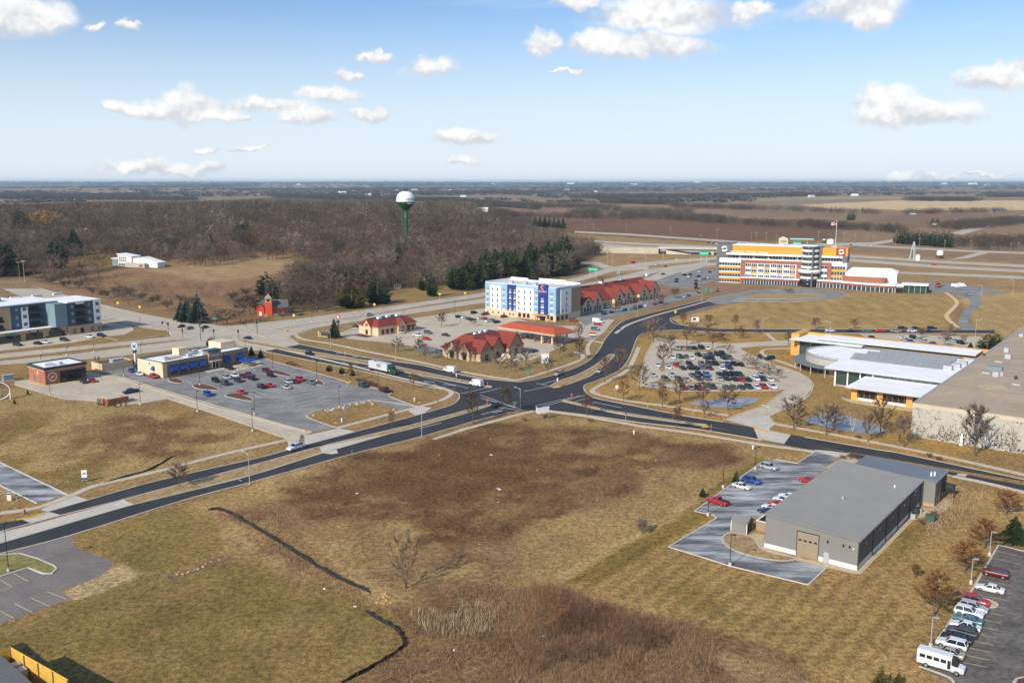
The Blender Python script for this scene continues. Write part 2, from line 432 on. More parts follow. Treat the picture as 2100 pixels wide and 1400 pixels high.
def attr_mat(name,rough=.9,kind='ground'):
    """base colour from a per-vertex land-cover colour, broken up by fine noise"""
    m = bpy.data.materials.new(name); m.use_nodes = True
    t = NT(m.node_tree); o = t.n('ShaderNodeOutputMaterial'); b = t.n('ShaderNodeBsdfPrincipled'); t.link(b.outputs[0],o.inputs[0])
    a = t.n('ShaderNodeAttribute'); a.attribute_name = 'cover'; pos = t.n('ShaderNodeNewGeometry').outputs['Position']
    c = a.outputs['Color']
    if kind == 'ground':
        n0 = t.noise(pos,.06,5,.65); n1 = t.noise(pos,.9,4,.75); n2 = t.noise(pos,4.5,2,.7)
        f = t.m('MULTIPLY',t.m('MULTIPLY',t.ramp(n0,.25,.75,.84,1.16),t.ramp(n1,.32,.68,.55,1.4)),t.ramp(n2,.34,.66,.55,1.42))
        c = t.mix(t.ramp(t.noise(pos,.3,5,.7),.46,.7,0,.5),c,t.mix(1.0,c,(.86,.88,.74),'MULTIPLY'))
        cc = t.n('ShaderNodeVectorMath',operation='SCALE'); t.link(c,cc.inputs[0]); t.link(f,cc.inputs['Scale'])
        c = cc.outputs[0]
        bp = t.n('ShaderNodeBump'); bp.inputs['Strength'].default_value = .55; bp.inputs['Distance'].default_value = .25
        t.link(t.noise(pos,1.4,5,.7),bp.inputs['Height']); t.link(bp.outputs[0],b.inputs['Normal'])
    t.link(c,b.inputs['Base Color']); b.inputs['Roughness'].default_value = rough; b.inputs['Specular IOR Level'].default_value = .1
    MATS[name] = m
    return m
M['ground'] = attr_mat('land_cover')
M['cover'] = attr_mat('plant_cover',kind='plants')
# ------------------------------------------------------------------ land: one sheet to the horizon, land cover as a colour per vertex
def build_ground():
    rows = []; y = 1490.0
    while y > 376.0:
        rows.append(G(CX,y).y); y -= 3.6 if y > 640 else (2.6 if y > 480 else (1.3 if y > 410 else .7))
    d = rows[-1]
    while d < 33000: d *= 1.05; rows.append(d)
    rows = np.array(rows); lat = np.linspace(-.78,.78,400)
    D,L = np.meshgrid(rows,lat,indexing='ij'); X = D * L; Y = D
    Z = terrain(X,Y)
    nr,nc = X.shape
    x = X.ravel(); y = Y.ravel()
    c = np.empty((x.size,3)); c[:] = (.30,.20,.09)
    w1 = fbm(x / 9,y / 9,4) - .5; w2 = fbm(x / 9 + 40,y / 9 + 7,4) - .5
    fine = fbm(x / 2.5,y / 4,3)
    def cover(poly,colr,soft=1.5,warp=6.0,k=1.0,brk=None,scale=None):
        P = np.array([tuple(G(*p)) for p in poly])
        s = scale or 1.0
        px = x + w1 * warp * 2 * s; py = y + w2 * warp * 2 * s
        bb = (px > P[:,0].min() - 3 * soft) & (px < P[:,0].max() + 3 * soft) & (py > P[:,1].min() - 3 * soft) & (py < P[:,1].max() + 3 * soft)
        if not bb.any(): return
        ix = np.where(bb)[0]; m = np.zeros(ix.size); K = 7
        for j in range(K):
            a = j * 2.399; r = soft * math.sqrt(j / K)
            qx = px[ix] + r * math.cos(a); qy = py[ix] + r * math.sin(a); ins = np.zeros(ix.size,bool)
            for (x0,y0),(x1,y1) in zip(P,np.roll(P,-1,0)):
                cond = (y0 > qy) != (y1 > qy)
                if y0 != y1: ins ^= cond & (qx < (x1 - x0) * (qy - y0) / (y1 - y0) + x0)
            m += ins
        m = m / K * k
        if brk:
            sc,lo,hi = brk; m = m * sstep(lo,hi,fbm(x[ix] / sc + 3,y[ix] / sc + 8,5))
        c[ix] = c[ix] * (1 - m[:,None]) + np.array(colr) * m[:,None]
    TAN = (.36,.25,.115); STRAW = (.42,.305,.15); OLIVE = (.215,.155,.045); GREEN = (.16,.145,.04); BROWN = (.165,.092,.042); RUST = (.23,.12,.075)
    GOLD = (.37,.24,.085); LITTER = (.10,.064,.038); DKFIELD = (.185,.105,.062)
    # --- far country first
    cover([(-900,377),(3000,377),(3000,640),(-900,640)],(.275,.19,.115),20,30)
    cover([(-900,376),(3000,376),(3000,396),(-900,396)],(.09,.085,.075),60,60,.7,(900,.48,.56))
    cover([(-300,375),(2500,375),(2500,388),(-300,388)],(.07,.08,.085),100,60,.6)
    for pl,cl in [([(100,396),(560,397),(560,402),(100,401)],(.36,.27,.16)),([(520,381),(760,383),(760,395),(560,393)],(.29,.20,.12)),
                   ([(590,392),(800,397),(830,410),(640,404)],(.34,.25,.15)),([(860,402),(940,404),(930,414),(865,413)],(.33,.24,.14)),
                   ([(1080,388),(1150,389),(1150,398),(1100,397)],(.3,.22,.12)),([(1440,402),(1700,405),(1700,412),(1560,414)],(.33,.25,.15)),
                   ([(1640,405),(1850,405),(1860,408),(1650,409)],(.4,.3,.17)),([(1560,412),(1820,411),(1840,420),(1600,424)],(.26,.21,.15)),
                   ([(1640,420),(1840,411),(2200,412),(2200,430),(1960,432),(1700,428)],(.62,.47,.27)),
                   ([(1480,428),(1760,437),(2000,438),(1960,450),(1500,440)],(.25,.18,.115)),([(1180,440),(1700,452),(1720,490),(1500,495),(1180,470)],DKFIELD),
                   ([(1000,440),(1300,450),(1480,470),(1500,500),(1000,470)],DKFIELD),([(1850,440),(2050,440),(2000,465),(1700,470)],(.22,.145,.09)),
                   ([(1040,470),(1500,500),(2200,545),(2200,640),(1300,560),(1100,520)],(.34,.235,.115)),
                   ([(1270,522),(1440,530),(1440,560),(1220,560)],(.36,.25,.12))]:
        cover(pl,cl,14,14)
    # --- wood floor and clearing on the left
    cover([(-300,440),(600,405),(1000,420),(1215,505),(1190,560),(860,610),(600,660),(440,655),(60,570),(-300,560)],LITTER,8,10)
    cover([(120,575),(330,548),(600,530),(640,545),(560,590),(520,640),(420,650),(330,645),(200,610),(90,580)],(.275,.175,.095),6,8)
    cover([(300,560),(600,535),(600,560),(430,580)],(.36,.255,.14),5,7)
    cover([(120,540),(240,530),(230,556),(60,570)],(.24,.165,.07),4,5)
    cover([(790,595),(920,585),(990,590),(880,612),(600,660)],(.30,.215,.09),4,5)
    cover([(440,640),(700,640),(600,668),(440,668)],(.24,.15,.075),3,4)
    # --- verges and lawns in the middle distance
    cover([(560,640),(1200,590),(1360,560),(1330,640),(1240,760),(1060,790),(600,712)],(.30,.215,.10),2,3)
    cover([(1370,655),(1520,620),(1760,600),(1960,612),(1940,672),(1500,676),(1400,668)],(.41,.29,.12),2,2)
    cover([(1960,600),(2300,600),(2300,700),(2010,690)],(.42,.31,.14),2,3)
    cover([(1330,682),(2050,684),(2050,900),(1900,960),(1500,870),(1200,800),(1290,740)],GOLD,2,3)
    cover([(1650,740),(1760,830),(1870,850),(1870,900),(1600,850)],(.33,.225,.09),2,3)
    cover([(250,690),(350,685),(330,705),(215,700)],(.27,.19,.085),2,2)
    # --- left field
    cover([(-300,770),(90,800),(330,850),(560,890),(540,930),(150,1020),(-300,1000)],(.36,.26,.12),2,3)
    cover([(-60,860),(90,835),(200,900),(250,960),(150,1010),(-60,960)],OLIVE,4,8,.8,(14,.4,.55))
    cover([(230,850),(390,850),(460,900),(420,945),(300,940),(200,895)],BROWN,5,9,.85,(8,.36,.55))
    cover([(60,870),(330,850),(420,930),(120,960)],BROWN,5,9,.6,(7,.45,.6))
    cover([(-60,850),(40,860),(70,930),(-60,960)],(.23,.14,.075),3,6,.7,(7,.4,.55))
    # --- the vacant lot in the middle
    cover([(380,1030),(900,893),(1110,850),(1570,910),(1560,940),(1140,1200),(1000,1290),(780,1240),(480,1130)],TAN,2,3)
    cover([(500,985),(880,897),(900,905),(560,1000)],STRAW,2,3,.6)
    dark = [(590,985),(690,940),(800,915),(1010,870),(1170,872),(1330,893),(1490,915),(1530,935),(1440,965),(1330,985),(1230,1010),(1100,1060),(1050,1110),(930,1120),(830,1070),(700,1055),(590,1040)]
    cover([(480,1030),(600,975),(880,902),(1110,858),(1540,915),(1530,945),(1330,1040),(1160,1130),(1000,1200),(820,1190),(560,1090)],(.235,.145,.075),4,10,.75,(12,.36,.56)); cover([(760,1180),(1000,1090),(1120,1120),(1060,1210),(900,1230)],(.20,.125,.068),4,9,.8,(8,.36,.55))
    cover(dark,BROWN,4,11,.95,(16,.26,.52)); cover(dark,(.115,.066,.036),4,11,.8,(5,.40,.60)); cover(dark,(.30,.195,.09),4,11,.6,(7,.52,.66))
    cover([(720,930),(1010,872),(1100,880),(1180,960),(1000,1040),(760,1020)],(.14,.075,.034),4,11,.75,(13,.34,.62))
    cover([(560,1000),(760,950),(800,1040),(600,1050)],BROWN,3,8,.75,(8,.38,.55))
    cover([(1180,985),(1250,960),(1340,970),(1360,990),(1250,1010)],(.21,.125,.07),3,6,.8,(7,.4,.55))
    cover([(1350,925),(1480,915),(1500,950),(1380,965)],(.21,.125,.075),3,6,.7,(6,.42,.55))
    cover([(880,1120),(1100,1010),(1180,1000),(1060,1110),(900,1160)],(.22,.135,.075),3,6,.55,(6,.45,.58))
    cover([(1060,1110),(1400,985),(1450,960),(1160,1180),(1000,1240)],TAN,3,5,.6)
    cover([(700,1170),(900,1110),(1060,1130),(960,1200),(820,1210)],(.27,.18,.095),3,6,.5,(6,.42,.58))
    cover([(430,1055),(500,1070),(560,1110),(620,1070),(560,1045),(470,1042)],RUST,2,4,.9,(6,.3,.5))
    cover([(470,1100),(560,1100),(700,1190),(760,1240),(640,1190),(520,1140)],(.23,.145,.085),2,4,.85,(6,.32,.5))
    # --- mown land, lower left
    cover([(-300,1330),(0,1280),(140,1225),(300,1170),(370,1185),(480,1150),(640,1195),(790,1260),(835,1310),(800,1345),(640,1480),(-300,1480)],(.25,.18,.072),1.5,2.5)
    cover([(150,1100),(380,1033),(450,1070),(470,1120),(390,1165),(300,1180),(240,1150)],(.255,.185,.07),1.5,2.5)
    cover([(0,1280),(480,1150),(790,1260),(820,1320),(600,1480),(0,1480)],(.195,.152,.05),2,6,.75,(12,.42,.58))
    cover([(0,1290),(480,1160),(790,1270),(600,1480),(0,1480)],(.28,.185,.075),2,6,.65,(8,.5,.62))
    cover([(150,1110),(300,1120),(370,1160),(250,1175)],GREEN,2,5,.6,(6,.42,.58))
    cover([(130,1215),(180,1180),(240,1160),(300,1175),(200,1215),(150,1226)],(.46,.36,.20),.8,1.5)
    cover([(340,1180),(400,1163),(470,1135),(480,1150),(420,1170),(350,1190)],(.20,.14,.085),.8,1.5,.9)
    # --- wet brush, bottom middle
    cover([(790,1245),(880,1215),(1060,1190),(1130,1200),(1220,1240),(1500,1290),(1640,1340),(1760,1480),(620,1480),(835,1330)],(.165,.10,.052),3,5); cover([(830,1250),(1060,1200),(1230,1245),(1640,1345),(1740,1480),(640,1480)],(.27,.175,.085),3,8,.7,(7,.44,.6))
    cover([(640,1480),(840,1335),(1000,1330),(1060,1400),(1000,1480)],(.22,.145,.075),3,6,.8,(8,.4,.56))
    cover([(1300,1330),(1560,1330),(1800,1480),(1300,1480)],(.25,.165,.09),3,6,.8,(8,.4,.56))
    # --- lawn round the grey building
    cover([(1150,1190),(1380,1062),(1450,1005),(1560,935),(1690,920),(1950,990),(2200,1030),(2200,1120),(2050,1115),(1900,1260),(1880,1400),(1800,1480),(1740,1480),(1640,1350),(1400,1265),(1230,1240)],(.36,.245,.10),1.5,2)
    cover([(1145,1192),(1380,1062),(1460,1000),(1560,935),(1585,950),(1500,1010),(1430,1070),(1240,1190)],OLIVE,1.6,2,.9)
    cover([(1120,1190),(1360,1058),(1470,980),(1480,985),(1380,1062),(1150,1196)],STRAW,.8,1.0,.8)
    cover([(1340,1180),(1560,1200),(1560,1300),(1400,1260)],(.25,.19,.06),3,6,.6,(7,.42,.58))
    cover([(1760,1180),(1900,1060),(1920,1075),(1840,1160)],(.22,.175,.055),2,4,.8)
    cover([(1900,1060),(1960,1000),(2040,1005),(1960,1080),(1900,1100)],(.22,.15,.075),2,4,.8,(5,.36,.5))
    cover([(1470,1330),(1600,1340),(1740,1460),(1600,1480)],(.36,.27,.14),2,4,.6)
    # mowing stripes
    u = (x * .79 - y * .61)
    st = (np.sin(u * 2 * math.pi / 3.4 + w1 * 2) * .5 + .5)
    def stripes(poly,k):
        P = np.array([tuple(G(*p)) for p in poly]); ins = np.zeros(x.size,bool)
        for (x0,y0),(x1,y1) in zip(P,np.roll(P,-1,0)):
            cond = (y0 > y) != (y1 > y)
            if y0 != y1: ins ^= cond & (x < (x1 - x0) * (y - y0) / (y1 - y0) + x0)
        c[ins] *= (1 - k * st[ins])[:,None]
    stripes([(1160,1195),(1380,1090),(1660,1200),(1800,1170),(1880,1280),(1740,1400),(1400,1265)],.24)
    u = (x * .52 + y * .85); st = np.sin(u * 2 * math.pi / 5.5 + w1 * 2) * .5 + .5
    stripes([(1400,662),(1520,622),(1760,602),(1950,614),(1940,668)],.22)
    stripes([(1990,620),(2200,600),(2200,690),(2020,690)],.2)
    c *= (.84 + .32 * fine)[:,None]; c *= np.array([.99,.925,.84])
    # mesh
    idx = np.arange(nr * nc).reshape(nr,nc)
    q = np.stack([idx[:-1,:-1],idx[:-1,1:],idx[1:,1:],idx[1:,:-1]],-1).reshape(-1,4)
    co = np.stack([x,y,Z.ravel()],1).astype(np.float32)
    me = bpy.data.meshes.new('ground'); me.vertices.add(co.shape[0]); me.vertices.foreach_set('co',co.ravel())
    me.loops.add(q.size); me.loops.foreach_set('vertex_index',q.ravel().astype(np.int32))
    me.polygons.add(q.shape[0]); me.polygons.foreach_set('loop_start',np.arange(0,q.size,4,dtype=np.int32)); me.polygons.foreach_set('loop_total',np.full(q.shape[0],4,np.int32))
    me.update(calc_edges=True); me.shade_smooth()
    at = me.color_attributes.new('cover','FLOAT_COLOR','POINT')
    at.data.foreach_set('color',np.concatenate([np.clip(c,0,1),np.ones((c.shape[0],1))],1).astype(np.float32).ravel())
    o = bpy.data.objects.new('ground',me); col.objects.link(o); me.materials.append(M['ground'])
    tag(o,'dry early spring grassland, lawns and fields reaching to the horizon','ground',kind='structure')
    b = MB().sheet([(-40000,-20000),(40000,-20000),(40000,45000),(-40000,45000)],-1.5).build('terrain',mat('terrain_grass',(.24,.165,.085),.95,.3,.05))
    tag(b,'dry grassland beyond the fields','ground',kind='structure')
build_ground()
# ------------------------------------------------------------------ roads, lots, paths (pixel outlines turned into ground points)
Z_ROAD,Z_CONC,Z_MARK,Z_WALK = .02,.026,.034,.10
def surface(name,label,polys,m,z,cat='road'):
    mb = MB()
    for i_,pl in enumerate(polys): mb.sheet([tuple(p) for p in (W(pl) if not isinstance(pl[0],Vector) else pl)],z + .0007 * i_)
    return tag(mb.build(name,m),label,cat,kind='structure')
def kerb(parent,pts,m=None,w=.42,h=.13,side=0,world=False,smooth=0,name='kerb'):
    pl = pts if world else W(pts)
    if smooth: pl = cr(pl,smooth)
    a = offset(pl,w / 2 + side); b = offset(pl,-w / 2 + side); n = len(pl); vs = []
    for i in range(n):
        vs += [(a[i].x,a[i].y,0),(a[i].x,a[i].y,h),(b[i].x,b[i].y,h),(b[i].x,b[i].y,0)]
    fs = []
    for i in range(n - 1):
        for j in range(3): fs.append((4 * i + j,4 * i + 4 + j,4 * i + 5 + j,4 * i + 1 + j))
    fs += [(0,1,2,3),(4 * n - 1,4 * n - 2,4 * n - 3,4 * n - 4)]
    return MB().add(vs,fs).build(name,m or M['kerb'],parent)
def island(name,label,pts,m,z=.14,smooth=5,kerb_m=None,parent=None,world=False):
    """raised bed or median: a kerb ring and a planted top"""
    pl = pts if world else W(pts)
    if smooth: pl = cr(pl,smooth,closed=True)
    o = MB().prism([tuple(p) for p in pl],0,z).build(name,m)
    tag(o,label,'traffic island',kind='structure')
    kerb(o,pl + [pl[0]],kerb_m,world=True,h=z + .02)
    return o
def path(name,label,pts,w,m=None,z=Z_WALK,smooth=5,slab=None,world=False):
    pl = pts if world else W(pts)
    if smooth: pl = cr(pl,smooth)
    if slab is None:
        a = offset(pl,w / 2); b = offset(pl,-w / 2); n = len(pl); vs = []
        for i in range(n): vs += [(a[i].x,a[i].y,0),(a[i].x,a[i].y,z),(b[i].x,b[i].y,z),(b[i].x,b[i].y,0)]
        fs = []
        for i in range(n - 1):
            for j in range(3): fs.append((4 * i + j,4 * i + 4 + j,4 * i + 5 + j,4 * i + 1 + j))
        return tag(MB().add(vs,fs).build(name,m or M['sidewalk']),label,'pavement',kind='structure')
    pl = resample(pl,slab); base = empty(name,(pl[0].x,pl[0].y,0),0,label,'pavement'); base['kind'] = 'structure'
    me = {}
    for i,(p,q) in enumerate(zip(pl,pl[1:])):
        t = q - p; c = (p + q) / 2
        o = part('slab',ubox(m or M['sidewalk']),base,(c.x - pl[0].x,c.y - pl[0].y,z / 2 + R.uniform(-.008,.008)),(0,0,math.atan2(t.y,t.x)),(t.length - .05,w,z))
    return base
def lines(parent,segs,w=.16,m=None,z=Z_MARK,name='lane_marking'):
    for a,b in segs:
        p,q = G(*a),G(*b); t = q - p; c = (p + q) / 2
        o = part(name,ubox(m or M['paint_white']),parent,(c.x,c.y,z),(0,0,math.atan2(t.y,t.x)),(t.length,w,.006))
def wl(a,b,n):
    A,B = Vector(a),Vector(b); return [(tuple(A + (B - A) * (i / n)),tuple(A + (B - A) * ((i + .45) / n))) for i in range(n)]

# the collector street through the junction -------------------------------------------------
SW_N_top = [(-40,1081),(0,1072),(45,1065),(182,1025),(325,985),(525,940),(592,922),(632,911),(730,885),(860,850),(924,831),(941,818),(941,807)]
SW_N_bot = [(-40,1100),(0,1090),(127,1056),(250,1025),(400,985),(525,952),(655,916),(777,887),(865,866),(1006,828)]
SW_S_top = [(-40,1125),(0,1114),(80,1091),(272,1035),(400,1004),(525,972),(662,929),(802,889),(860,875),(967,844),(1008,831)]
SW_S_bot = [(-60,1150),(0,1135),(147,1097),(375,1026),(525,986),(722,931),(865,895),(997,857),(1072,841)]
W_N_top = [(616,706),(680,719),(751,733),(860,748),(958,771),(1040,781),(1066,783)]
W_N_bot = [(584,712),(751,739),(860,761),(1008,792)]
W_S_top = [(567,715),(751,747),(860,769),(1008,795)]
W_S_bot = [(541,720),(640,740),(730,758),(860,789),(920,800),(941,807)]
E_N_top = [(1199,801),(1208,810),(1224,817),(1310,834),(1406,853),(1483,865),(1575,882),(1650,896),(1800,922),(1850,930),(2100,983),(2180,1000)]
E_N_bot = [(1156,820),(1246,841),(1310,851),(1450,871)]
E_S_top = [(1154,823),(1246,844),(1310,855),(1450,874)]
E_S_bot = [(1121,841),(1210,852),(1310,866),(1430,880),(1562,902),(1690,928),(1950,975),(2100,1007),(2180,1023)]
NE_L = [(1066,783),(1100,778),(1136,769),(1180,754),(1211,737),(1230,715),(1242,694),(1267,666),(1290,654),(1376,632),(1453,613),(1504,602)]
NE_R = [(1199,801),(1199,790),(1225,780),(1271,759),(1290,735),(1297,718),(1309,690),(1330,680),(1348,678)]
road = surface('asphalt_street','dark asphalt street with grassed medians crossing at the junction',
        [SW_N_top + SW_N_bot[::-1],SW_S_top + [(1072,841)] + SW_S_bot[::-1][1:],W_N_top[:-1] + W_N_bot[::-1],W_S_top + [(941,807)] + W_S_bot[::-1][1:],
         [(941,807),(941,818),(924,831),(1006,828),(1008,831),(1072,841),(1121,841),(1154,823),(1156,820),(1224,817),(1208,810),(1199,801),(1199,790),(1136,769),(1066,783),(1040,781),(1008,792),(1008,795)],
         E_N_top[2:] + [(1560,896),(1450,872)] + E_N_bot[::-1][1:],[(1154,823)] + E_S_top[1:] + [(1560,894),(2180,1010)] + E_S_bot[::-1],
         NE_L[2:] + [(1553,601),(1560,616),(1504,618),(1440,632),(1374,653),(1397,666),(1483,674),(1740,675),(2040,677),(2040,684),(1740,683),(1483,681),(1397,677),(1348,678)] + NE_R[::-1][1:-1]],
        M['asphalt'],Z_ROAD)
for k_ in (SW_N_top[2:],SW_N_bot,SW_S_top,SW_S_bot,W_N_top,W_N_bot,W_S_top,W_S_bot,E_N_top[:6],E_N_top[7:],E_N_bot,E_S_top,E_S_bot[:5],E_S_bot[5:],NE_L,NE_R,
          [(1348,678),(1400,677),(1483,681),(1740,683),(2030,684)],[(1374,653),(1378,660),(1397,666),(1483,674),(1740,675),(1960,676)],[(1374,653),(1440,632),(1504,618),(1560,616)]):
    kerb(road,k_,smooth=4)
# medians
island('median','long grassed median of the dual street left of the junction',SW_N_bot[6:] + SW_S_top[::-1][:4],mat('median_grass',(.33,.225,.11),.95,.3,.5,fine=(2,.3)),smooth=0)
island('median','grassed median strip between the two concrete crossovers',SW_N_bot[3:6] + [(640,921),(658,929)] + SW_S_top[3:6][::-1],MATS['median_grass'],smooth=0)
island('median','narrow grassed median of the street running from the highway',W_N_bot + W_S_top[::-1],MATS['median_grass'],smooth=0)
island('median','narrow median with yellow kerb nose beside the pond',E_N_bot + E_S_top[::-1],MATS['median_grass'],smooth=0)
island('median','long curved grass median pointing at the red roofed petrol station',[(1130,791),(1144,793),(1175,785),(1215,768),(1248,742),(1260,729),(1250,727),(1222,748),(1185,768),(1150,780)],MATS['median_grass'],smooth=4)
for p_ in ([(1130,792),(1137,795),(1146,794),(1156,790)],[(1155,822),(1200,833),(1246,843)],[(1425,868),(1446,872),(1452,875),(1440,876)],[(988,788),(1000,792),(1009,794)],
           [(35,1066),(60,1061),(90,1054)],[(1544,874),(1552,880),(1575,886)]):
    kerb(road,p_,M['paint_yellow'],w=.9,h=.16,name='yellow_kerb')
# pale concrete crossovers
drive = surface('concrete_crossover','pale concrete driveway and median crossovers along the street',
        [[(55,1079),(250,1025),(272,1035),(80,1091)],[(-40,1100),(55,1079),(80,1091),(-40,1122)],[(82,1045),(150,1014),(182,1025),(100,1049)],[(45,1065),(100,1049),(127,1056),(66,1073)],
         [(655,917),(777,887),(803,889),(690,920),(693,929),(680,931),(660,929)],[(590,905),(625,893),(695,878),(730,885),(632,911),(592,922)],
         [(837,842),(861,833),(886,836),(866,849),(852,852)],[(1483,859),(1577,853),(1590,868),(1575,884),(1545,876)],[(1545,876),(1622,891),(1608,910),(1555,900)],
         [(1671,922),(1700,924),(1745,930),(1722,938),(1672,926)],[(1964,971),(1985,972),(1980,977),(1962,974)]],M['concrete_pale'],Z_CONC,'driveway')
# markings
lines(road,[((1063,841),(1007,832)),((860,866 + 12),(905,867)),((987,850),(1037,836)),((945,807),(1000,795)),((1075,802),(1128,792)),((985,810),(1060,836)),((986,816),(1066,838)),
             ((1098,832),(1190,811)),((1112,834),(1200,810)),((984,806),(1028,795)),((860,771),(960,796)),((1110,788),(1145,778)),((1100,786),(1138,793)),((1180,823),(1210,815)),
             ((1217,824),(1275,836)),((1250,798),(1300,804)),((1200,776),(1213,770))],.28)
lines(road,wl((870,783),(945,800),4) + wl((650,713),(760,736),6) + wl((700,742),(860,775),7) + [((496,986),(475,977))],.2)
for (a_,b_) in [((868,781),(892,784)),((910,787),(935,791)),((1010,846),(1030,842)),((690,724),(702,725)),((722,731),(735,732)),((760,738),(772,740))]:
    lines(road,[(a_,b_)],.5)

# the concrete highway and its feeder ---------------------------------------------------------
HN_top = [(-60,731),(0,726),(193,707),(353,690),(479,668),(600,655),(745,636),(880,617),(993,600),(1154,575),(1194,566),(1250,549),(1310,539),(1400,531),(1470,527)]
HN_bot = [(-60,741),(0,735),(193,714),(353,698),(567,675),(700,655),(880,625),(993,608),(1160,582),(1205,572),(1260,556),(1320,546),(1400,538),(1470,532)]
HS_top = [(-60,748),(0,741),(193,721),(407,694),(567,676),(720,653),(880,628),(993,612),(1170,588),(1290,562),(1330,552),(1400,543),(1470,537)]
HS_bot = [(-60,757),(0,748),(214,733),(407,711),(545,720),(616,706),(593,690),(640,674),(760,655),(880,638),(993,621),(1170,598),(1300,571),(1340,560),(1400,551),(1470,544)]
hw = surface('concrete_highway','wide pale concrete highway passing behind the restaurants',[HN_top + HN_bot[::-1],HS_top + HS_bot[::-1],
        [(353,690),(353,698),(407,694),(407,711),(545,720),(584,712),(616,706),(593,690),(640,674),(567,676),(479,668)],
        [(-60,560),(0,571),(34,578),(193,621),(311,648),(400,662),(450,668),(479,668),(353,692),(341,677),(300,672),(197,653),(120,640),(0,590),(-60,580)]],M['concrete_road'],Z_ROAD)
for k_ in (HN_top[:4],HN_top[4:],HN_bot[:4],HN_bot[5:],HS_top[:4],HS_top[5:],HS_bot[:4],HS_bot[6:],[(0,571),(34,578),(193,621),(311,648),(400,662),(450,668)],[(197,653),(300,672),(341,677)]):
    kerb(hw,k_,smooth=3,w=.5)
island('median','brick paved traffic island with red sign at the highway junction',[(523,683),(548,690),(552,694),(545,692)],M['brick_tan'],smooth=0)
island('median','short planted median nose on the highway approach',[(483,696),(500,697),(584,712),(567,715),(500,703)],MATS['median_grass'],smooth=0)
lines(hw,wl((0,731),(340,694),14) + wl((0,745),(400,701),14) + wl((620,662),(990,605),16) + wl((650,664),(990,617),15) + wl((60,590),(330,660),12),.25)
lines(hw,[((420,690),(470,672)),((430,712),(560,718)),((345,676),(352,690)),((600,690),(640,676))],.35)
# interstate beyond
i90 = surface('interstate','pale interstate carriageways crossing behind the office block',[
        [(1040,466),(1120,474),(1290,483),(1480,496),(1700,512),(1700,508),(1480,492),(1290,479),(1120,471),(1040,464)],
        [(1040,490),(1200,496),(1290,501),(1470,510),(1740,527),(1940,540),(2160,551),(2160,546),(1940,535),(1740,522),(1470,505),(1290,497),(1200,492),(1040,487)],
        [(1040,496),(1220,504),(1350,515),(1470,521),(1740,536),(1940,551),(2160,562),(2160,556),(1940,545),(1740,530),(1470,516),(1350,509),(1220,498),(1040,493)],
        [(1830,560),(2000,568),(2160,575),(2160,570),(2000,562),(1830,557)],
        [(1470,500),(1620,500),(1790,497),(1835,490),(1840,494),(1790,503),(1620,508),(1470,508)],[(1760,505),(1990,517),(2160,523),(2160,519),(1990,513),(1760,501)],
        [(1985,530),(2030,518),(2010,516),(1950,532)],[(1950,478),(2010,462),(2090,442),(2160,430),(2160,436),(2090,446),(2020,468),(1970,482)]],M['concrete_road'],Z_ROAD)
lines(i90,wl((1060,491),(2100,548),26),.35)
ramp = surface('slip_road','curved concrete slip roads and ramps beside the overpass',[
        [(1194,536),(1230,538),(1260,548),(1330,545),(1330,552),(1250,557),(1225,545),(1190,540)],
        [(1310,575),(1370,552),(1450,534),(1460,538),(1400,556),(1330,580),(1250,600),(1245,594)],[(1395,556),(1440,542),(1470,536),(1470,541),(1440,548),(1400,562)],
        [(112,566),(240,545),(300,542),(330,545),(330,548),(240,552),(110,572),(60,572)]],M['concrete_road'],Z_CONC)
# lots
lot1 = surface('restaurant_lot','grey salted asphalt lot in front of the blue awning restaurant',[[(190,757),(275,752),(335,775),(490,738),(530,730),(560,742),(700,780),(712,790),(742,790),(800,805),(797,812),(850,832),(832,845),(760,822),(650,842),(630,855),(690,878),(640,885),(430,827),(240,770)]],M['asphalt_worn'],Z_ROAD,'car park')
lot2 = surface('bar_lot','tan concrete lot and lane beside the brick bar',[[(30,782),(60,778),(180,762),(240,772),(430,830),(640,885),(625,893),(590,905),(578,896),(430,845),(345,818),(250,833),(190,822),(130,818),(30,790)]],M['concrete_lot'],Z_CONC,'car park')
kerb(lot1,[(190,757),(240,771),(430,828),(600,876),(640,886)]); kerb(lot2,[(240,776),(430,833),(560,868),(620,884)])
kerb(lot2,[(30,788),(130,818),(190,822),(250,832),(300,826),(345,818),(430,845),(578,896)])
kerb(lot1,[(490,737),(530,729),(560,741),(700,779),(712,790)],smooth=3); kerb(lot1,[(742,790),(800,804),(797,812),(830,825),(862,835)],smooth=3); kerb(lot1,[(690,877),(632,856),(640,846),(700,830),(762,821),(850,833)],smooth=3)
isl_m = M['mulch']
for pts_,lb_ in [([(395,789),(420,788),(448,797),(440,800),(405,797)],'small mulched bed with a lamp post between the parked cars'),([(463,810),(485,806),(518,818),(510,822),(468,814)],'mulched island beside the bright red parked car'),
                  ([(345,778),(362,776),(376,782),(368,786),(350,783)],'mulched island at the corner of the drive through lane'),([(555,762),(570,760),(598,769),(590,772),(560,766)],'mulched bed at the end of the short row near the patio'),
                  ([(640,779),(655,780),(665,788),(655,790),(642,784)],'mulched bed beside the grey green parked saloon')]:
    island('planting_bed',lb_,pts_,isl_m,smooth=4)
lines(lot1,[((566,822),(640,806)),((582,826),(655,810)),((598,830),(670,814)),((612,834),(685,818)),((520,802),(548,810)),((505,804),(534,815)),((535,798),(577,806)),((548,795),(592,805)),((600,790),(628,796)),((590,784),(616,795)),
             ((718,795),(735,795)),((420,772),(440,778)),((400,776),(420,782)),((440,766),(455,770)),((380,780),(393,786))],.16)
surface('patio','paved patio with rocks beside the blue umbrellas',[[(455,758),(500,738),(530,738),(538,750),(500,759),(470,763)]],M['stone'],.05,'patio')
